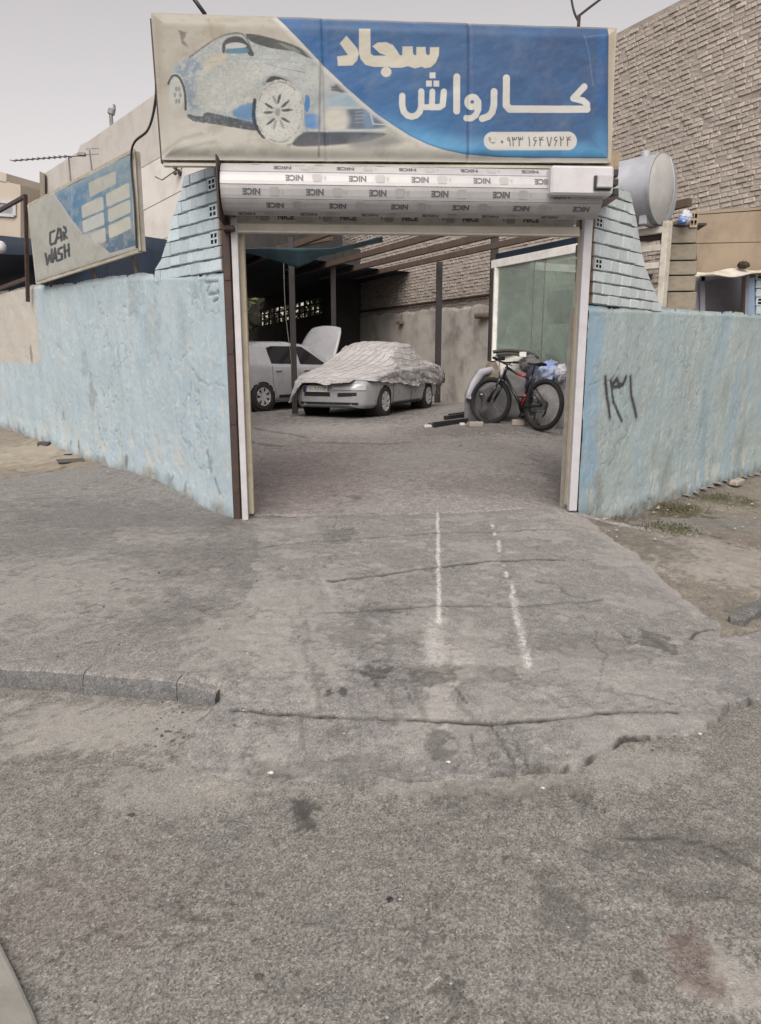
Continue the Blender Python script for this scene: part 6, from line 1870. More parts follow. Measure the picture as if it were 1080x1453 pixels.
# glazed office
M_FRAMEW = mottled('white_window_frame', (0.80, 0.79, 0.77), (0.74, 0.73, 0.71), 5, 0.45, 0.05, 40, dirt=(0.35, 0.33, 0.30), dscale=5, damt=0.4)
OFL = VPlane(*P(703, 440, 14.2).xy, 0.50, -1.0)
office = thing('glazed_office', 'white framed glass office front behind the bicycle', 'office', OFL.pt(1, YARD_Z))
t = NT('greenish_glass'); t.n.remove(t.b)
tr = t.n.new('ShaderNodeBsdfTransparent'); tr.inputs['Color'].default_value = (0.70, 0.775, 0.73, 1)
gl = t.n.new('ShaderNodeBsdfGlossy'); gl.inputs['Roughness'].default_value = 0.04; gl.inputs['Color'].default_value = (0.8, 0.9, 0.86, 1)
df = t.n.new('ShaderNodeBsdfDiffuse'); df.inputs['Color'].default_value = (0.60, 0.67, 0.63, 1)
lw_ = t.n.new('ShaderNodeLayerWeight'); lw_.inputs['Blend'].default_value = .35; frc = t.ramp(lw_.outputs['Facing'], [(.25, .03), (1.0, .45)])
m1 = t.n.new('ShaderNodeMixShader'); m2 = t.n.new('ShaderNodeMixShader')
t.lk(t.math('ADD', t.math('MULTIPLY', t.ramp(t.noise(3, 6, .7), [(.3, 0), (.8, 1)]), .22), .16), m1.inputs['Fac']); t.lk(tr.outputs[0], m1.inputs[1]); t.lk(df.outputs[0], m1.inputs[2])
t.lk(frc, m2.inputs['Fac']); t.lk(m1.outputs[0], m2.inputs[1]); t.lk(gl.outputs[0], m2.inputs[2]); t.lk(m2.outputs[0], t.out.inputs['Surface'])
M_GLASS = t.m
def obar(q0, q1, w, h, name='frame'):
    mb = MB(); mb.bar(q0, q1, w, h, .006); return mb.build(name, M_FRAMEW, office)
tl, trr = OFL.hit(699, 375.5), OFL.hit(830, 349)
zt_o = tl.z
def at_o(px, z): p = OFL.hit(px, 440); p.z = z; return p
obar(at_o(697.5, zt_o), at_o(850, zt_o), .08, .14, 'top_rail')
obar(at_o(703, YARD_Z), at_o(703, zt_o - .07), .09, .10, 'corner_post')
obar(at_o(703, YARD_Z + .95), at_o(850, YARD_Z + .95), .05, .06, 'mid_rail')
obar(at_o(703, YARD_Z + .04), at_o(850, YARD_Z + .04), .06, .08, 'bottom_rail')
for a, b in ((706, 755), (757, 770), (772, 850)):
    q = [at_o(a, YARD_Z + .98), at_o(b, YARD_Z + .98), at_o(b, zt_o - .07), at_o(a, zt_o - .07)]
    mb = MB(); mb.prism(q, -OFL.n * .008); mb.build('pane', M_GLASS, office)
for x_ in (756, 771):
    mb = MB(); mb.bar(at_o(x_, YARD_Z + .98) , at_o(x_, zt_o - .07), .015, .02); mb.build('glazing_bar', M_METAL, office)
q = [at_o(703, YARD_Z), at_o(850, YARD_Z), at_o(850, YARD_Z + .92), at_o(703, YARD_Z + .92)]
mb = MB(); mb.prism(q, -OFL.n * .03); mb.build('lower_panel', mottled('grey_green_panel', (0.20, 0.23, 0.215), (0.17, 0.2, 0.19), 3, .6), office)
# return side of the office going back towards the party wall
sd_ = -OFL.n
p0 = at_o(703, zt_o)
obar(p0, p0 + sd_ * 2.6, .08, .14, 'top_rail')
e0 = p0 + sd_ * 2.6; e0.z = YARD_Z
obar(e0, Vector((e0.x, e0.y, zt_o - .08)), .09, .10, 'corner_post')
mb = MB(); 
q = [at_o(703, YARD_Z + .1) + sd_ * .06, Vector((e0.x, e0.y, YARD_Z + .1)) - sd_ * .06, Vector((e0.x, e0.y, zt_o - .08)) - sd_ * .06, at_o(703, zt_o - .08) + sd_ * .06]
mb.prism(q, OFL.d * .008); mb.build('pane', M_GLASS, office); mb = MB()
rt = [at_o(701, zt_o + .08), at_o(850, zt_o + .08)]; 
mb.prism([rt[0], rt[1], rt[1] + sd_ * .7, rt[0] + sd_ * .7], Vector((0, 0, .10))); mb.build('roof', M_TARP, office)
pn = at_o(792, 0); 
bd_ = P(794, 436, OFL.hit(794, 436).y + .55)
mb = MB(); Ro = Matrix.Rotation(math.atan2(OFL.d.y, OFL.d.x), 3, 'Z'); mb.box(bd_, (.62, .05, .55), Ro, .008); mb.build('notice_board', mottled('grey_board', (0.30, 0.31, 0.30), (0.26, 0.27, 0.26), 3), office)

# ------------------------------------------------------------------ cars
M_TYRE = mottled('dusty_tyre_rubber', (0.022, 0.022, 0.023), (0.040, 0.038, 0.036), 9, 0.85, 0.15, 60)
M_RIM = mottled('grey_alloy', (0.50, 0.50, 0.52), (0.40, 0.40, 0.42), 9, 0.4, 0.05, 60, metal=0.2)
M_WELL = flat('wheel_well_black', (0.010, 0.010, 0.011), 0.9)
M_CARGLASS = flat('dark_car_glass', (0.012, 0.014, 0.018), 0.08, spec=0.6)
M_LAMP = mottled('milky_headlamp', (0.50, 0.52, 0.54), (0.42, 0.44, 0.46), 5, 0.2, 0.05, 30, spec=0.6)
M_TRIM = flat('black_car_trim', (0.016, 0.016, 0.018), 0.55)
M_PLATE = flat('white_number_plate', (0.62, 0.62, 0.58), 0.5)
def paint(name, c, c2):
    t = NT(name)
    col = t.mix(t.ramp(t.noise(2.5, 6, .65), [(.35, 0), (.7, 1)]), c, c2)
    d = t.math('MULTIPLY', t.ramp(t.noise(7, 6, .7), [(.5, 0), (.75, 1)]), .25)
    col = t.mix(d, col, (0.22, 0.20, 0.175))
    t.set(col, t.ramp(t.noise(4, 4), [(.3, .20), (.7, .40)]), 0, .5)
    return t.m
M_SILVER = paint('dusty_silver_paint', (0.33, 0.34, 0.36), (0.27, 0.28, 0.30))
M_WHITE = paint('dusty_white_paint', (0.37, 0.375, 0.40), (0.32, 0.325, 0.35))

class CarShape:
    def __init__(s, tab):
        tab = np.array(tab, float)
        s.tab = tab; s.L = tab[-1, 0]
        # smooth interpolation (monotone-ish cubic through the stations)
        s.dense = np.linspace(0, s.L, 400)
        s.cols = []
        for c in range(1, tab.shape[1]):
            y = np.interp(s.dense, tab[:, 0], tab[:, c])
            k = 9; pad = np.pad(y, k, mode='edge'); ker = np.hanning(2 * k + 1); ker /= ker.sum()
            s.cols.append(np.convolve(pad, ker, 'valid'))
    def at(s, x): return [float(np.interp(x, s.dense, c)) for c in s.cols]   # ztop zbelt zbot wmax wtop
    def section(s, x, m=26):
        zt, zb, z0, wm_, wt = s.at(x)
        pts = [(wm_ * .88, z0), (wm_ * .965, z0 + .05), (wm_ * .99, z0 + (zb - z0) * .35), (wm_, z0 + (zb - z0) * .62), (wm_ * .985, zb - .03), (wm_ * .95, zb),
               (wt + (wm_ * .95 - wt) * .12, zb + (zt - zb) * .84), (wt * .93, zb + (zt - zb) * .95), (wt * .6, zb + (zt - zb) * .99), (0, zt)]
        d = [0]
        for a, b in zip(pts[:-1], pts[1:]): d.append(d[-1] + math.hypot(a[0] - b[0], a[1] - b[1]))
        d = np.array(d) / d[-1]
        knots = np.array([0, .06, .2, .33, .43, .48, .72, .78, .88, 1.0])
        v = np.linspace(0, 1, m)
        return np.interp(v, knots, [p[0] for p in pts]), np.interp(v, knots, [p[1] for p in pts])
    def side_y(s, x, z):
        y, zz = s.section(x, 120)
        return float(np.interp(z, zz, y))

def car_body(name, shp, mat, wheels, Rw, root, m=30, nst=110):
    """x forward (front at +L/2), y left, z up; wheel arches cut out"""
    xs = np.linspace(0, shp.L, nst)
    rows = []
    for x in xs:
        y, z = shp.section(x, m)
        row = [(shp.L / 2 - x, yy, zz) for yy, zz in zip(y, z)]
        row += [(px_, -py_, pz_) for px_, py_, pz_ in row[-2::-1]]
        rows.append(row)
    V = np.array(rows)
    n1, n2 = V.shape[:2]
    for wx in wheels:                                  # snap to the arch circle
        r = np.hypot(V[..., 0] - wx, V[..., 2] - Rw * .93)
        sel = (np.abs(r - Rw * 1.12) < .028) & (np.abs(V[..., 1]) > .45) & (V[..., 2] < .78)
        k = Rw * 1.12 / np.maximum(r, 1e-6)
        V[..., 0] = np.where(sel, wx + (V[..., 0] - wx) * k, V[..., 0]); V[..., 2] = np.where(sel, Rw * .93 + (V[..., 2] - Rw * .93) * k, V[..., 2])
    faces = []
    for i in range(n1 - 1):
        for j in range(n2 - 1):
            c = (V[i, j] + V[i + 1, j] + V[i + 1, j + 1] + V[i, j + 1]) / 4
            if any(math.hypot(c[0] - wx, c[2] - Rw * .93) < Rw * 1.11 and abs(c[1]) > .45 for wx in wheels): continue
            faces.append((i * n2 + j, i * n2 + j + 1, (i + 1) * n2 + j + 1, (i + 1) * n2 + j))
    mb = MB(); mb.v = [Vector(p) for p in V.reshape(-1, 3)]; mb.f = faces
    mb.f.append(tuple(range(n2))[::-1]); mb.f.append(tuple((n1 - 1) * n2 + j for j in range(n2)))
    for i in range(n1 - 1): mb.f.append((i * n2, (i + 1) * n2, (i + 1) * n2 + n2 - 1, i * n2 + n2 - 1))
    o = mb.build(name, mat, root, local=True)
    bm = bmesh.new(); bm.from_mesh(o.data); bmesh.ops.recalc_face_normals(bm, faces=bm.faces); bm.to_mesh(o.data); bm.free()
    smooth_by_angle(o, 38)
    for wx in wheels:
        for s_ in (-1, 1):
            mb = MB(); mb.lathe([(Rw * 1.15, 0), (Rw * 1.15, .30)], Matrix.Translation((wx, s_ * (shp.at(shp.L / 2 - wx)[3] - .02), Rw * .93)) @ Matrix.Rotation(math.pi / 2 * s_, 4, 'X'), 28); mb.build('wheel_well', M_WELL, root, local=True)
    return o

def wheel(root, x, y, R, side, wdt=.19, spokes=7, steer=0.0, tilt=0.0):
    M = Matrix.Translation((x, y, R)) @ Matrix.Rotation(steer, 4, 'Z') @ Matrix.Rotation(-math.pi / 2 * side, 4, 'X')
    mb = MB(); mb.lathe([(R * .64, -wdt / 2), (R * .70, -wdt / 2), (R * .93, -wdt / 2 + .005), (R * .985, -wdt / 2 + .03), (R, -wdt / 4), (R, wdt / 4), (R * .985, wdt / 2 - .03), (R * .93, wdt / 2 - .005), (R * .70, wdt / 2), (R * .64, wdt / 2)], M, 36, cap=False)
    tyre = mb.build('wheel', M_TYRE, root, local=True); smooth_by_angle(tyre, 50)
    mb = MB(); mb.lathe([(R * .68, wdt / 2 - .012), (R * .63, wdt / 2 + .004), (R * .60, wdt / 2 - .01), (R * .58, -.02), (0.001, -.02)], M, 32, cap=False)
    for k in range(spokes):
        an = 2 * math.pi * k / spokes
        for da_ in (-.10, .10):
            p0 = M @ Vector((R * .10 * math.cos(an), R * .10 * math.sin(an), wdt / 2 - .025)); p1 = M @ Vector((R * .62 * math.cos(an + da_), R * .62 * math.sin(an + da_), wdt / 2 - .008))
            mb.bar(p0, p1, .045, .022, up=M.to_3x3() @ Vector((0, 0, 1)))
    mb.lathe([(R * .24, 0), (R * .24, wdt / 2 - .012), (0.001, wdt / 2 - .008)], M, 16, cap=False)
    mb.build('rim', M_RIM, tyre, local=True)
    return tyre

def surf_patch(shp, zlo, zhi, x0, x1, side, off=.006, nx=18, nz=8):
    """patch on the flank between two height functions of x (distance from the nose)"""
    mb = MB()
    def fn(u, v):
        x = x0 + (x1 - x0) * u
        z = zlo(x) + (zhi(x) - zlo(x)) * v
        return Vector((shp.L / 2 - x, side * (shp.side_y(x, z) + off), z))
    mb.grid(fn, nx, nz, flip=side > 0)
    return mb

# ---- silver saloon under a checked sheet
SIL = CarShape([(0, .60, .58, .27, .50, .38), (.04, .66, .63, .22, .62, .46), (.14, .74, .70, .20, .75, .54), (.40, .84, .78, .19, .835, .62), (.95, .94, .87, .19, .855, .66), (1.25, 1.00, .90, .19, .86, .66),
                (2.0, 1.39, .93, .19, .86, .58), (2.5, 1.445, .95, .19, .86, .56), (3.05, 1.40, .97, .19, .86, .56), (3.72, 1.08, .99, .20, .85, .58), (4.2, 1.03, .97, .24, .80, .58), (4.38, .92, .86, .28, .70, .50), (4.45, .80, .76, .32, .58, .42)])
YAW_S = math.atan2(-.92, -.39)
fwd = Vector((math.cos(YAW_S), math.sin(YAW_S), 0))
fw_l = P(541, 570, 14.75); fw_l.z = 0                 # its left front wheel
left = Vector((-fwd.y, fwd.x, 0))
SX_F, SX_R, SRW = SIL.L / 2 - .86, SIL.L / 2 - 3.43, .305
ctr_s = fw_l - fwd * SX_F - left * .76
zs_ = gz(ctr_s.x, ctr_s.y) + 0.005
silver = thing('covered_car', 'silver saloon car under a grey checked dust sheet in the yard', 'car', (ctr_s.x, ctr_s.y, zs_), YAW_S)
car_body('body', SIL, M_SILVER, (SX_F, SX_R), SRW, silver)
for x_, s_ in ((SX_F, 1), (SX_F, -1), (SX_R, 1), (SX_R, -1)): wheel(silver, x_, s_ * .765, SRW, s_, steer=0.0)
def front_patch(shp, u0, u1, z0, z1, off=.006, nu=14, nv=5):
    """patch on the nose: lateral range and height range, found on the body surface"""
    mb = MB()
    xs = np.linspace(0, .9, 90)
    def depth(y, z):
        for x in xs:
            if shp.at(x)[2] <= z + .02 and shp.side_y(x, min(z, shp.at(x)[0] - .005)) >= abs(y) and shp.at(x)[0] >= z: return x
        return xs[-1]
    def fn(u, v):
        y = u0 + (u1 - u0) * u; z = z0(u) + (z1(u) - z0(u)) * v
        return Vector((shp.L / 2 - depth(y, z) + off, y + (off * .5 if y > .3 else 0), z))
    mb.grid(fn, nu, nv)
    return mb
K = lambda c: (lambda u: c)
o = front_patch(SIL, .10, .74, lambda u: .555 - .01 * u, lambda u: .675 - .02 * u, .018).build('headlight', M_LAMP, silver, local=True, smooth=True)
front_patch(SIL, -.50, .06, K(.425), K(.50), .008).build('lower_grille', M_TRIM, silver, local=True)
front_patch(SIL, .22, .60, lambda u: .42 + .02 * u, lambda u: .49 + .015 * u, .008).build('fog_lamp_recess', M_TRIM, silver, local=True)
front_patch(SIL, -.62, -.14, K(.50), K(.66), .006).build('front_grille', M_TRIM, silver, local=True)
front_patch(SIL, -.62, .62, K(.27), K(.315), .01).build('bumper_lip', M_TRIM, silver, local=True)
mb = MB(); mb.box((SIL.L / 2 + .022, -.22, .565), (.012, .50, .12), None, .004); pl_ = mb.build('number_plate', M_PLATE, silver, local=True)
mb = MB()
xx = -.44
for ch, wd_ in (('2', .055), ('7', .06), ('b', .06), ('8', .06), ('8', .06), ('1', .045), ('1', .045), ('3', .055), ('7', .055)):
    for st in digits_lines(ch, 0, 0, wd_ * .9, .085): mb.tube([(SIL.L / 2 + .030, xx + a, .565 + .0425 - b) for a, b in st], .005, 4)
    xx += wd_
    if ch == 'b' : xx += .0
mb.build('lettering', M_INK, pl_, local=True, kind='stuff')
mb = MB(); mb.box((SIL.L / 2 + .029, -.45, .565), (.004, .03, .11)); mb.build('blue_strip', flat('plate_blue', (.03, .06, .25), .5), pl_, local=True)
for x0 in (1.28, 2.32): 
    mb = MB(); mb.tube([(SIL.L / 2 - x0, SIL.side_y(x0, z) + .002, z) for z in (.26, .4, .6, .8)], .006, 5); mb.build('door_gap', M_TRIM, silver, local=True)
surf_patch(SIL, lambda x: .20, lambda x: .26, 1.3, 2.9, 1, .012).build('sill_trim', M_TRIM, silver, local=True)
# the sheet
t = NT('checked_dust_sheet')
uvn = t.n.new('ShaderNodeUVMap')
sep = t.n.new('ShaderNodeSeparateXYZ'); t.lk(uvn.outputs['UV'], sep.inputs[0])
def stripes(sock, freq, w, ph=0.0):
    a = t.math('FRACT', t.math('ADD', t.math('MULTIPLY', sock, freq), ph))
    return t.ramp(a, [(0.0, 1), (w, 1), (w + .05, 0), (.95, 0), (1.0, .9)])
nx_ = t.math('ADD', sep.outputs[0], t.math('MULTIPLY', t.noise(6, 3), .03)); ny_ = t.math('ADD', sep.outputs[1], t.math('MULTIPLY', t.noise(5, 3), .03))
c = t.mix(t.ramp(t.noise(3, 5, .65), [(.35, 0), (.7, 1)]), (0.47, 0.46, 0.465), (0.37, 0.362, 0.367))
c = t.mix(t.math('MULTIPLY', t.math('MULTIPLY', stripes(nx_, 5.2, .07), t.ramp(t.noise(2.2, 4), [(.4, .35), (.6, 1)])), .55), c, (0.16, 0.155, 0.165))
c = t.mix(t.math('MULTIPLY', stripes(ny_, 7.0, .12), .66), c, (0.15, 0.145, 0.155))
c = t.mix(t.math('MULTIPLY', stripes(ny_, 15, .06, .3), .25), c, (0.2, 0.19, 0.19))
c = t.mix(t.math('MULTIPLY', t.ramp(t.noise(4.5, 6, .7), [(.5, 0), (.7, 1)]), .35), c, (0.20, 0.185, 0.165))
t.bump(t.math('ADD', t.noise(5, 5, .6, dist=1.2), t.math('MULTIPLY', t.noise(14, 5, .65), .4)), .55, .05)
t.set(c, .9, 0, .15); M_SHEET = t.m
nu, nv = 150, 120
def hem(x, side):
    """height of the hem along the car"""
    if side > 0: h = np.interp(x, [-.2, 0.1, .45, .8, 1.2, 1.7, 2.4, 3.2, 3.8, 4.2, 4.6], [.72, .71, .70, .70, .655, .61, .585, .58, .58, .52, .46])
    else: h = np.interp(x, [-.2, .2, .6, 1.5, 4.6], [.50, .46, .48, .5, .5])
    return float(h + .02 * math.sin(4.3 * x + side) + .008 * math.sin(17 * x))
verts, uvs = [], []
for i in range(nu + 1):
    x = -.10 + (SIL.L + .20) * i / nu
    xc = min(max(x, 0.10), SIL.L - .06)
    y, z = SIL.section(xc, 160)
    over = 0.06 if x > .1 else 0.0
    # arc from hem (left) over the roof to hem (right)
    hl, hr = hem(x, 1), hem(x, -1)
    yl = [(yy, zz) for yy, zz in zip(y, z) if zz > hl]; yr = [(yy, zz) for yy, zz in zip(y, z) if zz > hr]
    prof = [(yl[0][0] + .03 if yl else .5, hl)] + yl + [(-a, b) for a, b in yr[::-1]] + [(-(yr[0][0] if yr else .5) - .03, hr)]
    prof = np.array(prof)
    ds = np.concatenate([[0], np.cumsum(np.hypot(np.diff(prof[:, 0]), np.diff(prof[:, 1])))])
    for j in range(nv + 1):
        s_ = ds[-1] * j / nv
        yy, zz = np.interp(s_, ds, prof[:, 0]), np.interp(s_, ds, prof[:, 1])
        zt_ = SIL.at(xc)[0]
        # outward push and folds
        cyz = np.array([yy, (zz - .75) * 1.0]); nn = cyz / (np.linalg.norm(cyz) + 1e-6)
        drop = 0.0
        if x < .10:                                    # hangs over the nose
            drop = (.10 - x) * (1.2 * min(1, max(0, (-yy - .42) / .25)) + .1)
        if x > SIL.L - .06: drop = (x - SIL.L + .06) * 2.0
        f1_ = float(fbm(np.array(x * 1.6 + s_ * .8), np.array(s_ * 1.4 - x * .6), 1.6, 4, 5.5, .55)) - .5
        f2_ = float(fbm(np.array(x * 1.5 + zz * 1.2), np.array(s_ * 5.5 + x * .8), 1.2, 4, 7.5, .55)) - .5
        low = min(1, max(0, (.95 - zz) / .4))
        k = .040 + .07 * f1_ + .115 * f2_ * (.55 + low) + .010 * low * math.sin(x * 13 + f1_ * 16)
        ridge = .035 * max(0, 1 - abs((x - 1.75) + .35 * (yy - .1)) / .08) * (1 if zz > .9 else .3)
        verts.append((SIL.L / 2 - x + (.03 if x < .1 else 0), yy + nn[0] * k, max(zz + nn[1] * k - drop + ridge, .30)))
        uvs.append((x, s_ + .12 * f1_))
faces = [(i * (nv + 1) + j, i * (nv + 1) + j + 1, (i + 1) * (nv + 1) + j + 1, (i + 1) * (nv + 1) + j) for i in range(nu) for j in range(nv)]
me = mesh_from('dust_sheet', verts, faces, M_SHEET, True)
ul = me.uv_layers.new(name='UVMap')
for li, l in enumerate(me.loops): ul.data[li].uv = uvs[l.vertex_index]
sheet_o = bpy.data.objects.new('dust_sheet', me); COL.objects.link(sheet_o); sheet_o.parent = silver
md = sheet_o.modifiers.new('thickness', 'SOLIDIFY'); md.thickness = .008
# a loose bundle of sheet at the tail, left side
W[sheet_o.name] = wm(silver)
lb = lump('sheet_bundle', None, None, wm(silver) @ Vector((-SIL.L / 2 + .12, .74, .72)), (.20, .17, .24), M_SHEET, 2.7, .3, 2.5, parent=None)
lb.parent = silver; lb.matrix_parent_inverse = wm(silver).inverted()

# ---- white hatchback with its bonnet up
HAT = CarShape([(0, .60, .58, .28, .52, .40), (.05, .70, .66, .22, .66, .48), (.2, .82, .78, .20, .78, .58), (.5, .92, .86, .19, .84, .64), (1.0, 1.01, .92, .19, .86, .68), (1.12, 1.04, .93, .19, .86, .68),
                (1.8, 1.44, .94, .19, .865, .60), (2.4, 1.50, .96, .19, .865, .58), (3.1, 1.485, .99, .19, .86, .57), (3.6, 1.42, 1.02, .21, .84, .55), (3.85, 1.15, 1.0, .25, .80, .56), (3.98, .92, .88, .28, .72, .5), (4.05, .75, .72, .34, .62, .44)])
YAW_W = math.atan2(.76, .65)
fw2 = Vector((math.cos(YAW_W), math.sin(YAW_W), 0)); rt2 = Vector((fw2.y, -fw2.x, 0))
HX_F, HX_R, HRW = HAT.L / 2 - .82, HAT.L / 2 - 3.40, .305
rw = P(370.5, 560, 16.1); rw.z = 0
ctr_w = rw - fw2 * HX_R - rt2 * .765
zw = gz(ctr_w.x, ctr_w.y) + .005
white = thing('parked_car', 'white hatchback with its bonnet raised, parked behind the covered car', 'car', (ctr_w.x, ctr_w.y, zw), YAW_W)
car_body('body', HAT, M_WHITE, (HX_F, HX_R), HRW, white)
for x_, s_ in ((HX_F, 1), (HX_F, -1), (HX_R, 1), (HX_R, -1)): wheel(white, x_, s_ * .765, HRW, s_)
for side in (1, -1):
    lo = lambda x: .985 + .02 * (x - 2)
    def hi_f(x): return min(1.385, .99 + (x - 1.42) * .62)
    def hi_r(x): return 1.385 - max(0, x - 2.95) * .25
    surf_patch(HAT, lo, hi_f, 1.45, 2.26, side).build('front_window', M_CARGLASS, white, local=True, smooth=True)
    surf_patch(HAT, lo, hi_r, 2.36, 3.12, side).build('rear_window', M_CARGLASS, white, local=True, smooth=True)
    surf_patch(HAT, lambda x: .26, lambda x: .33, 1.2, 2.95, side, .01).build('sill_trim', M_TRIM, white, local=True)
    mb = MB()
    for x0 in (1.32, 2.31, 3.12):
        mb.tube([(HAT.L / 2 - x0 + (.14 * max(0, (.62 - z) / .4) if x0 > 3 else 0), side * (HAT.side_y(x0, z) + .001), z) for z in (.27, .45, .62, .8, .96)], .005, 5)
    mb.build('door_gap', M_TRIM, white, local=True)
    for x0 in (2.12, 2.95):
        mb = MB(); mb.box((HAT.L / 2 - x0, side * (HAT.side_y(x0, .86) + .015), .86), (.17, .03, .03), None, .008); mb.build('door_handle', M_WHITE, white, local=True)
    mb = MB(); mb.box((HAT.L / 2 - 1.50, side * (.97), 1.02), (.10, .20, .14), None, .03); mb.build('wing_mirror', M_WHITE, white, local=True)
# raised bonnet
hg = Vector((HAT.L / 2 - 1.02, 0, 1.0)); an = math.radians(62)
mb = MB()
def bonn(u, v):
    w = (u - .5) * 2
    s_ = v * .98
    hw = .66 - .16 * v ** 3
    q = Vector((s_, w * hw, .045 * (1 - w * w) + .03 * math.sin(v * 3) - .05 * max(0, abs(w) - .8)))
    e = 1 - .04 * w * w * (v > .9)
    return hg + Vector((q.x * e * math.cos(an) - q.z * math.sin(an), q.y, q.x * e * math.sin(an) + q.z * math.cos(an)))
mb.grid(bonn, 18, 14)
bn_o = mb.build('bonnet', M_WHITE, white, local=True, smooth=True)
md = bn_o.modifiers.new('thickness', 'SOLIDIFY'); md.thickness = .03
mb = MB(); mb.bar(hg + Vector((.55, .45, -.15)), hg + Vector((.80 * math.cos(an), .42, .80 * math.sin(an))), .015, .015); mb.build('bonnet_stay', M_TRIM, white, local=True)

# ------------------------------------------------------------------ mountain bicycle
M_BFRAME = flat('matt_black_bicycle_paint', (0.012, 0.012, 0.014), 0.35)
M_BRED = flat('red_bicycle_paint', (0.42, 0.035, 0.035), 0.35)
M_BTYRE = flat('black_bicycle_tyre', (0.014, 0.014, 0.015), 0.85)
M_BGREY = flat('grey_alloy_part', (0.12, 0.12, 0.13), 0.35, metal=.5)
pr_, pf_ = P(776, 611, 11.75), P(700, 607, 12.75)
pr_.z = gz(pr_.x, pr_.y); pf_.z = gz(pf_.x, pf_.y)
bd2 = (pf_ - pr_); bd2.z = 0
RZ = math.atan2(bd2.y, bd2.x); WB = 1.10
bz = (pr_.z + pf_.z) / 2
pr_.x -= .10
bike = thing('mountain_bicycle', 'black mountain bicycle with red seat tube leaning by the junk heap', 'bicycle', (pr_.x, pr_.y, bz), RZ)
bike.scale = (1.10, 1.10, 1.10)
# lean slightly back against the heap: local shear via a tilt about the ground line
LEAN = math.radians(6)
RWh = .368
Mt_l = Matrix.Rotation(LEAN if True else 0, 4, 'X')
def bpt(x, y, z): return Mt_l @ Vector((x, y, z))
def btube(name, pts, r, mat=M_BFRAME, n=10, parent=bike):
    return MB().tube([bpt(*p) for p in pts], r, n).build(name, mat, parent, local=True, smooth=True)
hubR, hubF = (0, 0, RWh), (WB, 0, RWh)
BB, ST, HTt, HTb = (.43, 0, .32), (.29, 0, .80), (.83, 0, .90), (.87, 0, .76)
def bwheel(hub, steer=0.0):
    Mh = Mt_l @ Matrix.Translation(hub) @ Matrix.Rotation(steer, 4, 'Z')
    c = lambda x, y, z: Mh @ Vector((x, y, z))
    ring = lambda r, n=48: [c(r * math.cos(2 * math.pi * k / n), 0, r * math.sin(2 * math.pi * k / n)) for k in range(n)]
    tyre = MB().tube(ring(RWh - .032), .034, 10, closed=True)
    for k in range(72):
        a = 2 * math.pi * k / 72; mbp = c((RWh - .002) * math.cos(a), 0, (RWh - .002) * math.sin(a))
        tyre.box(mbp, (.014, .045, .012), (Mh.to_3x3() @ Matrix.Rotation(-a, 3, 'Y')))
    w = tyre.build('wheel', M_BTYRE, bike, local=True)
    MB().tube(ring(RWh - .062), .011, 8, closed=True).build('rim', M_BFRAME, w, local=True, smooth=True)
    m = MB()
    for k in range(28):
        a = 2 * math.pi * k / 28; b = a + (.5 if k % 2 else -.5)
        m.tube([c(.025 * math.cos(b), .03 * (1 if k % 4 < 2 else -1), .025 * math.sin(b)), c((RWh - .065) * math.cos(a), 0, (RWh - .065) * math.sin(a))], .0016, 4)
    m.build('spokes', M_BGREY, w, local=True)
    m = MB(); m.tube([c(0, -.06, 0), c(0, .06, 0)], .022, 10); m.build('hub', M_BFRAME, w, local=True)
    m = MB(); m.lathe([(.03, -.002), (.085, -.002), (.085, .002), (.03, .002)], Mh @ Matrix.Translation((0, .045, 0)) @ Matrix.Rotation(math.pi / 2, 4, 'X'), 24); m.build('brake_disc', M_BGREY, w, local=True)
    m = MB(); q = c((RWh - .16) * math.cos(.5), 0, (RWh - .16) * math.sin(.5)); m.box(q, (.05, .012, .02), None, .004); m.build('reflector', M_STAND, w, local=True)
    return w
bwheel(hubR); STEER = math.radians(14); bwheel(hubF, STEER)
btube('seat_tube', [(.375, 0, .51), ST], .018)
btube('seat_tube', [BB, (.375, 0, .51)], .020, M_BRED)
mid = lambda a, b, t: tuple(a[i] + (b[i] - a[i]) * t for i in range(3))
btube('top_tube', [mid(HTt, ST, .0), mid((.845, 0, .86), (.305, 0, .74), .48)], .020)
btube('top_tube', [mid((.845, 0, .86), (.305, 0, .74), .48), mid((.845, 0, .86), (.305, 0, .74), .78)], .0205, M_BRED)
btube('top_tube', [mid((.845, 0, .86), (.305, 0, .74), .78), (.305, 0, .74)], .019)
btube('down_tube', [(.865, 0, .785), BB], .024)
btube('head_tube', [HTb, HTt], .024)
for s_ in (-1, 1):
    btube('chain_stay', [BB, (.25, s_ * .05, .33), (0, s_ * .065, RWh)], .011)
    btube('seat_stay', [(.32, 0, .70), (.2, s_ * .05, .57), (0, s_ * .065, RWh)], .010)
    fx = .062
    q0 = (.885, s_ * .055, .73)
    btube('fork_leg', [q0, (.955, s_ * .058, .60)], .017, M_BGREY); btube('fork_leg', [(.955, s_ * .058, .60), (hubF[0], s_ * .06, hubF[2])], .022)
btube('fork_crown', [(.885, -.07, .735), (.885, .07, .735)], .024)
btube('seat_post', [ST, (.255, 0, .92)], .014)
m = MB()
def saddle(u, v):
    x = .12 - .28 * u; w = .022 + .055 * max(0, u - .35) ** .8 * 1.6
    a = math.pi * v
    return bpt(.27 + x, w * math.cos(a) * 1.2, .935 + .03 * math.sin(a) + .02 * (u - .5) ** 2 * 2)
m.grid(saddle, 14, 10)
so_ = m.build('saddle', M_BTYRE, bike, local=True, smooth=True); md = so_.modifiers.new('thickness', 'SOLIDIFY'); md.thickness = .03
Ms = Matrix.Translation((.825, 0, .93)) @ Matrix.Rotation(STEER, 4, 'Z')
hb_pt = lambda x, y, z: tuple(Ms @ Vector((x, y, z)))
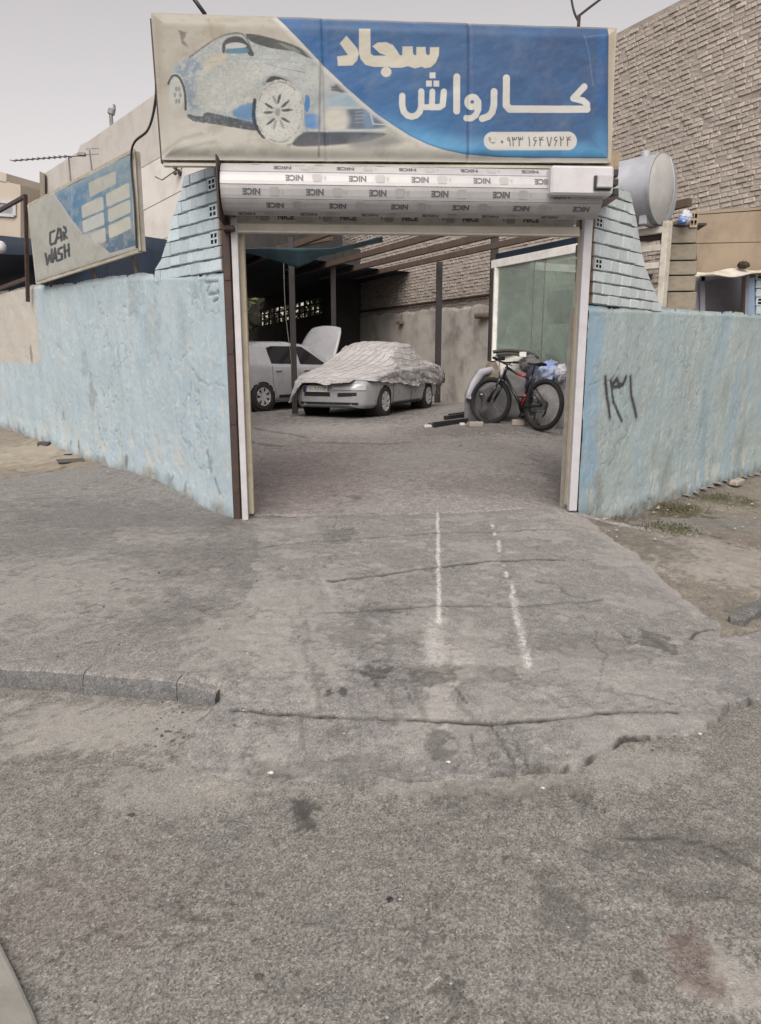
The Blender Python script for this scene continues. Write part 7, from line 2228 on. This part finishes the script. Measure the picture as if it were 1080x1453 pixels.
btube('stem', [(.825, 0, .90), hb_pt(0, 0, .01), hb_pt(.07, 0, .035)], .018)
btube('handlebar', [hb_pt(.03, -.36, .075), hb_pt(.055, -.2, .06), hb_pt(.07, -.06, .04), hb_pt(.07, .06, .04), hb_pt(.055, .2, .06), hb_pt(.03, .36, .075)], .013)
for s_ in (-1, 1):
    btube('grip', [hb_pt(.03, s_ * .36, .075), hb_pt(.045, s_ * .25, .066)], .020, M_BTYRE)
    btube('brake_lever', [hb_pt(.055, s_ * .20, .05), hb_pt(.11, s_ * .22, .03), hb_pt(.10, s_ * .31, .02)], .008)
m = MB(); p = Vector(hb_pt(.09, .04, .10)); m.box(bpt(*p), (.09, .10, .07), None, .015); m.build('handlebar_lamp', M_BTYRE, bike, local=True)
m = MB(); m.box(bpt(.91, -.02, .83), (.02, .10, .11), Matrix.Rotation(.2, 3, 'X'), .006); m.build('paper_tag', M_FRAMEW, bike, local=True)
m = MB(); m.lathe([(.0401, -.003), (.095, -.003), (.1, 0), (.095, .003), (.0401, .003)], Mt_l @ Matrix.Translation((BB[0], -.05, BB[2])) @ Matrix.Rotation(math.pi / 2, 4, 'X'), 28); m.build('chainring', M_BFRAME, bike, local=True)
btube('crank', [(.43, -.06, .32), (.52, -.07, .18)], .011); btube('crank', [(.43, .06, .32), (.34, .07, .46)], .011)
m = MB(); m.box(bpt(.52, -.12, .18), (.09, .09, .022), None, .006); m.build('pedal', M_BTYRE, bike, local=True)
m = MB(); m.box(bpt(.34, .12, .46), (.09, .09, .022), None, .006); m.build('pedal', M_BTYRE, bike, local=True)
btube('chain', [(.43, -.05, .415), (0, -.05, .405)], .006); btube('chain', [(.43, -.05, .225), (.05, -.05, .27)], .006)
m = MB(); m.lathe([(.02, -.02), (.065, -.018), (.04, .015), (.02, .018)], Mt_l @ Matrix.Translation((0, -.05, RWh)) @ Matrix.Rotation(math.pi / 2, 4, 'X'), 20); m.build('cassette', M_BGREY, bike, local=True)
btube('derailleur', [(0, -.07, .35), (.03, -.08, .24), (.06, -.07, .20)], .016)
btube('brake_hose', curve([Vector(hb_pt(.08, .2, .05)), Vector((.97, .05, 1.0)), Vector((.93, .04, .85)), Vector((.95, .05, .62))]), .005)

# ------------------------------------------------------------------ junk round the bicycle
def yp(px, py, Y, z=None):
    p = P(px, py, Y)
    if z is not None: p.z = z
    return p
M_LILACP = mottled('lit_scuffed_lilac_plastic', (0.38, 0.38, 0.43), (0.32, 0.32, 0.37), 4, 0.5, 0.1, 30, dirt=(0.13, 0.12, 0.12), dscale=4, damt=.6)  # lighter lilac puts the lit top of the bumper into colour
bp_ = thing('car_bumper', 'lilac-grey plastic car bumper standing on end beside the bicycle', 'bumper', yp(672, 605, 13.2, gz(1.7, 13.2)))
out_ = [(658, 606), (659, 560), (666, 541), (677, 523), (700, 520), (707, 541), (704, 606)]
mb = MB(); mb.prism([P(x, y, 13.05 + (x - 658) * .006) for x, y in out_], Vector((.10, .34, 0)))
o = mb.build('shell', mottled('grey_bumper_plastic', (0.20, 0.20, 0.215), (0.15, 0.15, 0.165), 4, .55, .15, 20, dirt=(.09, .09, .09), dscale=4, damt=.6), bp_); md = o.modifiers.new('edge', 'BEVEL'); md.width = .04; md.segments = 3
mb = MB()
rim_ = [P(x, y, 13.02 + (x - 658) * .006) for x, y in ((661, 562), (668, 543), (679, 525), (698, 521))]
rim2 = [P(x, y, 13.00 + (x - 658) * .006) for x, y in ((668, 566), (675, 549), (687, 532), (703, 527))]
mb.grid(lambda u, v: lerp_list(rim_, u).lerp(lerp_list(rim2, u), v) + Vector((0, -.03 * math.sin(math.pi * v), 0)), 14, 5)
o = mb.build('lit_lip', M_LILACP, bp_, smooth=True); md = o.modifiers.new('thickness', 'SOLIDIFY'); md.thickness = .02
mb = MB(); mb.bar(P(661, 563, 13.0), P(672, 566, 13.02), .04, .05, .01); mb.build('step', M_LILACP, bp_)
M_SACK = mottled('grey_sacking', (0.36, 0.36, 0.37), (0.28, 0.28, 0.29), 4, .9, .5, 15, dirt=(.09, .09, .09), dscale=3, damt=.5)
M_DKSACK = mottled('dark_grey_sheet', (0.16, 0.16, 0.165), (0.11, 0.11, 0.115), 4, .8, .5, 12)
M_KHAKI = mottled('khaki_cloth', (0.20, 0.175, 0.14), (0.15, 0.13, 0.11), 5, .95, .5, 20)
M_WSHEET = mottled('white_plastic_sheet', (0.62, 0.61, 0.58), (0.55, 0.54, 0.51), 4, .5, .4, 8)
lump('cloth_heap', 'heap of khaki cloth piled behind the bicycle handlebar', 'cloth', yp(700, 556, 13.4), (.28, .22, .50), M_KHAKI, 1.3, .36, 2.6)
lump('cloth_heap', 'large dark grey sheet heaped behind the bicycle frame', 'cloth', yp(728, 574, 13.25), (.62, .35, .62), M_DKSACK, 2.3, .30, 2.4)
lump('sack', 'grey sack standing between the bicycle saddle and bumper', 'sack', yp(722, 545, 13.45), (.40, .25, .42), M_SACK, 3.1, .28, 2.4)
lump('sack', 'pale grey sack slumped behind the bicycle rear wheel', 'sack', yp(785, 568, 12.35), (.33, .28, .62), M_SACK, 4.1, .32, 2.6)
lump('sack', 'small dark navy sack under the blue bag', 'sack', yp(762, 545, 12.7), (.20, .18, .32), mottled('navy_plastic', (0.05, 0.055, 0.09), (.035, .04, .07), 5, .6, .3, 20), 5.1, .28, 2.6)
lump('plastic_bag', 'bright blue and white plastic bag on the grey sacks', 'bag', yp(779, 529, 12.2), (.17, .14, .17), mottled('blue_and_white_bag', (0.05, 0.14, 0.52), (0.50, 0.56, 0.68), 6, .45, .4, 20), 6.1, .45, 3.6)
lump('plastic_bag', 'crumpled pale plastic bag at the right end of the sacks', 'bag', yp(796, 530, 12.0), (.10, .1, .13), M_BAGW, 6.9, .5, 3.8)
lump('sack', 'dark grey sack lying under the rail at the back of the heap', 'sack', yp(765, 516, 13.2), (.34, .2, .20), M_DKSACK, 7.1, .35, 2.6)
ws = thing('white_panel', 'sagging white plastic sheet standing behind the bicycle', 'sheet', yp(730, 600, 13.4, gz(2.2, 13.4)))
mb = MB()
tp = [P(702, 504, 13.3), P(720, 503, 13.3), P(745, 508, 13.2), P(761, 513, 13.1)]; bt = [P(705, 545, 13.3), P(720, 530, 13.3), P(740, 526, 13.25), P(754, 532, 13.2)]
mb.grid(lambda u, v: lerp_list(tp, u).lerp(lerp_list(bt, u), v) + Vector((0, .03 * math.sin(8 * u + 3 * v), 0)), 20, 8)
o = mb.build('sheet', M_WSHEET, ws, smooth=True); md = o.modifiers.new('thickness', 'SOLIDIFY'); md.thickness = .012
rl = thing('roof_rack_bar', 'dark curved bar with a white tag lying along the top of the white sheet', 'bar', P(730, 500, 13.2))
mb = MB(); mb.tube(curve([P(700, 499.5, 13.25), P(722, 497.5, 13.25), P(750, 501, 13.15), P(768, 509, 13.0)]), .030, 8); mb.build('bar', mottled('dark_olive_metal', (.05, .05, .04), (.035, .035, .03), 5, .6), rl, smooth=True)
mb = MB(); mb.tube(curve([P(705, 503, 13.25), P(730, 502, 13.22), P(756, 508, 13.1)]), .022, 8); mb.build('bar', mottled('olive_brown_metal', (.09, .08, .06), (.06, .055, .045), 5, .6), rl, smooth=True)
mb = MB(); mb.box(P(742, 503, 13.05), (.12, .02, .09), None, .005); mb.build('tag', M_FRAMEW, rl)
ra = thing('hand_rail', 'thin dark pipe sticking out to the right above the blue bag', 'pipe', P(780, 517, 12.4)); mb = MB(); mb.tube([P(765, 517, 12.6), P(793, 517.5, 12.1), P(793.5, 521, 12.1)], .018, 8); mb.build('pipe', M_BLACK, ra)
def stone(name, label, px, py, Y, size, mat, seed, cat='stone', rz=0.0):
    p = P(px, py, Y); z = gz(p.x, p.y)
    mb = MB(); mb.box((0, 0, 0), size, None, min(size) * .22)
    r = random.Random(seed)
    mb.v = [Vector((v.x * r.uniform(.9, 1.1), v.y * r.uniform(.9, 1.1), v.z * r.uniform(.88, 1.12))) for v in mb.v]
    R = Matrix.Rotation(rz, 3, 'Z'); mb.v = [R @ v + Vector((p.x, p.y, z + size[2] * .42)) for v in mb.v]
    return tag(mb.build(name, mat), label, cat)
M_STONE = mottled('pale_stone', (0.36, 0.325, 0.285), (0.29, 0.26, 0.23), 8, .9, .4, 30)
stone('stone', 'flat pale block lying under the bicycle front wheel', 674, 606, 12.4, (.26, .16, .09), M_STONE, 1, 'stone', .2)
stone('stone', 'lumpy pale stone between the bicycle wheels', 735, 602, 12.4, (.20, .16, .11), M_STONE, 2)
stone('stone', 'brown stone right of the pale one between the bicycle wheels', 752, 600, 12.4, (.14, .14, .18), M_KHAKI, 3)
stone('stone', 'white scrap of rubble at the tip of the black bars', 607, 606, 12.5, (.13, .10, .05), M_WSHEET, 4, 'rubble')
stone('stone', 'small white scrap of rubble under the bumper', 656, 604, 12.6, (.09, .06, .05), M_WSHEET, 5, 'rubble')
def gbar(label, a, b, w, h, mat, lift=.0, name='metal_bar'):
    pa, pb = P(*a), P(*b)
    pa.z = gz(pa.x, pa.y) + h / 2 + lift; pb.z = gz(pb.x, pb.y) + h / 2 + lift
    mb = MB(); mb.bar(pa, pb, w, h, .006)
    return tag(mb.build(name, mat), label, 'bar')
gbar('black square bar lying farthest back on the yard floor', (632, 594, 13.4), (661, 587, 13.9), .09, .09, M_BLACK)
gbar('second black bar lying beside the grey faced plank', (638, 590, 13.7), (664, 584, 14.2), .07, .10, M_BLACK)
gbar('flat grey faced black plank lying nearest the covered car', (613, 604, 12.6), (661, 594, 13.2), .20, .06, mottled('grey_plank', (.15, .15, .17), (.10, .10, .11), 4, .6, .2, 30), 0, 'plank')
gbar('long black bar propped along the grey faced plank', (615, 606, 12.45), (664, 597, 12.9), .05, .09, M_BLACK)

# ------------------------------------------------------------------ kerb, stones, weeds and grit in the street
M_KERB = mottled('grey_kerb_concrete', (0.165, 0.168, 0.172), (0.13, 0.132, 0.137), 5, .9, .6, 40, dirt=(.085, .083, .08), dscale=4, damt=.6)
M_KERBC = ground_mat('shaded_kerb_concrete', (0.135, 0.138, 0.142), (0.112, 0.114, 0.118), (0.165, 0.165, 0.163), 150, grit=0.6)  # darker than pavement top; shade of the kerb face put into the colour
kerb = thing('kerb', 'low row of grey concrete kerb stones along the left pavement', 'kerb', gp(118, 957))
joints = [(-420, 905), (-200, 925), (-20, 947.5), (118, 957), (251, 967.5), (306, 975)]
kp = [gp(*q) for q in joints]
for i in range(len(kp) - 1):
    a, b = kp[i].copy(), kp[i + 1].copy()
    d = (b - a).normalized(); n_ = Vector((-d.y, d.x, 0)); n_.z = 0
    a += d * .002; b -= d * .002
    k = i - 3
    zt0, zt1 = a.z + .010, b.z + .010
    mb = MB()
    nseg = 14
    secs = []
    for s_ in range(nseg + 1):
        t = s_ / nseg; p = a.lerp(b, t)
        q = [(-.012, -.30), (-.010 , 0.55), (.004, .88), (.022, .985), (.10, 1.0), (.10, -.3)]
        row = []
        for o_, hgt in q:
            z1 = zt0 + (zt1 - zt0) * t; z0 = -.11
            jx = (float(fbm(np.array(p.x * 3 + hgt), np.array(p.y * 3.), 3, 4, 6.)) - .5) * .035
            fall = 1.0 if i < len(kp) - 2 else 1 - .35 * t
            row.append(p + n_ * (o_ + jx) + Vector((0, 0, 0)) + Vector((0, 0, z0 + (z1 * 1.0 - z0) * hgt * fall - p.z)))
        secs.append(row)
    m_ = len(secs[0]); n0 = len(mb.v)
    for row in secs: mb.v += row
    for s_ in range(nseg):
        for j in range(m_): mb.f.append((n0 + s_ * m_ + j, n0 + s_ * m_ + (j + 1) % m_, n0 + (s_ + 1) * m_ + (j + 1) % m_, n0 + (s_ + 1) * m_ + j))
    mb.f += [tuple(n0 + j for j in range(m_)), tuple(n0 + nseg * m_ + j for j in range(m_))[::-1]]
    o = mb.build('kerb_stone', M_KERBC, kerb)
    bm = bmesh.new(); bm.from_mesh(o.data); bmesh.ops.recalc_face_normals(bm, faces=bm.faces); bm.to_mesh(o.data); bm.free()
    o.data.materials.append(M_PAVE)
    for pl__ in o.data.polygons:
        if abs(pl__.normal.z) > .6: pl__.material_index = 1
    smooth_by_angle(o, 50)
rk = thing('kerb', 'short broken kerb stub at the right edge of the driveway', 'kerb', gp(1065, 868))
a, b = gp(1043, 880), gp(1150, 822)
mb = MB(); mb.bar(a + Vector((0, 0, -.012)), b + Vector((0, 0, .0)), .10, .08, .02); mb.build('kerb_stone', M_KERBC, rk)
cs = thing('concrete_edge', 'pale concrete slab corner at the bottom left of the street', 'slab', gp(10, 1400, True))
c0 = [gp(x, y, True) for x, y in ((0, 1341), (22, 1386), (50, 1446), (70, 1500), (-140, 1500), (-140, 1250))]
mb = MB(); mb.prism([Vector((p.x, p.y, p.z - .04)) for p in c0], Vector((0, 0, .062))); o = mb.build('slab', mottled('pale_concrete', (0.25, 0.245, 0.225), (.215, .21, .195), 9, .9, .4, 90, dirt=(.17, .165, .15), dscale=8, damt=.6), cs)
md = o.modifiers.new('edge', 'BEVEL'); md.width = .01; md.segments = 2
tl_ = stone('paving_lid', 'dark square slab lying on the left pavement', 102, 669, 9.6, (.32, .30, .03), flat('dark_slate_lid', (.07, .065, .06), .8), 9, 'slab', .5)
p = gp(102, 669); tl_.location = (0, 0, 0)
for v in tl_.data.vertices: pass
stone('stone', 'dark lump of rubble at the foot of the left wall', 62, 627, 10.7, (.17, .12, .08), flat('dark_rubble', (.06, .058, .055), .9), 10)
stone('stone', 'pale stones at the foot of the right wall', 1046, 679, 10.3, (.30, .12, .08), M_STONE, 11, 'stone', .8)

def scatter(name, label, n, area, smin, smax, mat, road, seed, dens=None):
    r = random.Random(seed); vs_, fs_ = [], []
    base = [Vector(v) for v in ((1, 0, 0), (-1, 0, 0), (0, 1, 0), (0, -1, 0), (0, 0, 1), (0, 0, -1))]
    ff = [(0, 2, 4), (2, 1, 4), (1, 3, 4), (3, 0, 4), (2, 0, 5), (1, 2, 5), (3, 1, 5), (0, 3, 5)]
    pts = []
    for _ in range(n):
        px, py = r.uniform(area[0], area[2]), r.uniform(area[1], area[3])
        if dens and r.random() > dens(px, py): continue
        pts.append((px, py, r.uniform(smin, smax) * (r.random() ** 2 * .8 + .4)))
    for px, py, s in pts:
        p = gp(px, py, road)
        k = len(vs_)
        for b_ in base: vs_.append(p + Vector((b_.x * s * r.uniform(.6, 1.2), b_.y * s * r.uniform(.6, 1.2), b_.z * s * r.uniform(.4, .8) + s * .25)))
        fs_ += [tuple(i + k for i in f) for f in ff]
    mb = MB(); mb.v = vs_; mb.f = fs_
    return tag(mb.build(name, mat), label, 'gravel', None, 'stuff')
M_GRITD = mottled('dark_grit', (0.06, 0.055, 0.05), (0.10, 0.095, 0.085), 40, .9, .3, 60)
M_GRITP = mottled('pale_grit', (0.36, 0.34, 0.31), (0.27, 0.25, 0.22), 30, .9, .3, 60)
scatter('grit', 'dark grit scattered over the asphalt street', 520, (-40, 1110, 1120, 1450), .002, .0065, M_GRITD, True, 1)
scatter('grit', 'pale grit scattered over the asphalt street', 420, (-40, 1110, 1120, 1450), .002, .006, M_GRITP, True, 2)
scatter('gravel', 'dark crumbs gathered in the gutter by the kerb end', 90, (200, 985, 275, 1060), .004, .013, M_GRITD, True, 3, lambda x, y: math.exp(-((x - 240) / 24) ** 2))
scatter('gravel', 'pale crumbs gathered in the gutter by the kerb end', 90, (180, 985, 275, 1060), .003, .010, M_GRITP, True, 4, lambda x, y: math.exp(-((x - 238) / 28) ** 2))
scatter('gravel', 'small stones strewn over the pavement and driveway', 260, (20, 740, 1000, 1080), .003, .011, M_GRITD, False, 5)
scatter('gravel', 'pale stones strewn over the driveway and verge', 240, (340, 690, 1080, 1050), .003, .012, M_GRITP, False, 6)
scatter('gravel', 'stones and crumbs along the foot of the right wall', 160, (840, 672, 1078, 770), .006, .026, M_STONE, False, 7)
scatter('gravel', 'stones and crumbs along the foot of the left wall', 130, (0, 615, 300, 730), .006, .025, M_STONE, False, 8, lambda x, y: 1.0 if y > 610 + x * .36 and y < 640 + x * .36 else .05)
# weeds by the right wall
M_WEED = mottled('dull_green_weed', (0.105, 0.105, 0.060), (0.075, 0.075, 0.042), 8, .9, 0, 20)
r = random.Random(5); mb = MB()
for cx_, cy_, rx_, ry_, n_ in ((965, 722, 40, 9, 420), (965, 752, 26, 8, 330), (1018, 706, 34, 5, 240), (928, 746, 26, 6, 140), (1062, 712, 14, 5, 80), (880, 735, 16, 3, 60)):
    for _ in range(n_):
        p = gp(r.gauss(cx_, rx_ * .5), r.gauss(cy_, ry_ * .5))
        h = r.uniform(.006, .030); a = r.uniform(0, 6.28); l = r.uniform(.008, .035); w = r.uniform(.003, .007)
        d = Vector((math.cos(a), math.sin(a), 0)); s_ = Vector((-d.y, d.x, 0)) * w
        mb.add([p - s_, p + s_, p + d * l * .5 + Vector((0, 0, h)) + s_ * .7, p + d * l * .5 + Vector((0, 0, h)) - s_ * .7, p + d * l + Vector((0, 0, h * .7))], [(0, 1, 2, 3), (3, 2, 4)])
tag(mb.build('weeds', M_WEED), 'low dull green weeds on the verge by the right wall', 'weeds', None, 'stuff')
# litter
def scrap(label, px, py, s, mat, road=False, name='litter_scrap'):
    p = gp(px, py, road); mb = MB(); mb.grid(lambda u, v: p + Vector(((u - .5) * s, (v - .5) * s * .7, .004 + .003 * math.sin(7 * u + 4 * v))), 4, 4)
    o = mb.build(name, mat, smooth=True); md = o.modifiers.new('thickness', 'SOLIDIFY'); md.thickness = .002
    return tag(o, label, 'litter')
scrap('tiny white scrap of paper at the lower edge of the driveway', 636, 1082, 0.0180, M_WSHEET)
scrap('white butt beside the dark line at the driveway foot', 384, 1097, 0.0225, M_WSHEET)
scrap('small pale paper scrap on the left of the driveway', 378, 906, 0.0338, M_WSHEET)
scrap('small white crumb on the asphalt right of the driveway edge', 993, 1042, 0.0150, M_WSHEET)
scrap('tiny white speck of paper on the road below the driveway', 770, 1119, 0.0135, M_WSHEET, True)
scrap('dark pebble of tar on the asphalt in the foreground', 553, 1277, 0.0188, M_BLACK, True)
scrap('dark leaf on the asphalt near the bottom of the street', 367, 1387, 0.0225, M_GRITD, True)
scrap('dark grey chip of stone on the asphalt at the left', 186, 1157, 0.0225, M_GRITD, True)

# ---- groups of like things
GROUPS = {'boundary_wall': 'blue plastered boundary walls', 'brick_pier': 'pale blue brick piers', 'gate_post': 'steel posts of the gate', 'tv_aerial': 'tv aerials on the roof', 'tree': 'trees beyond the back wall',
          'plastic_bag': 'plastic bags lying about', 'sack': 'sacks heaped behind the bicycle', 'cloth_heap': 'cloths heaped behind the bicycle', 'stone': 'loose stones on the ground', 'metal_bar': 'bars lying on the yard floor', 'plank': 'bars lying on the yard floor',
          'litter_scrap': 'scraps of litter on the ground', 'kerb': 'concrete kerbs of the street', 'covered_car': 'cars parked in the yard', 'parked_car': 'cars parked in the yard', 'cable': 'black cables of the signs'}
for o in scene.objects:
    k = o.name.split('.')[0]
    if o.parent is None and k in GROUPS and o.get('category'): o['group'] = GROUPS[k]
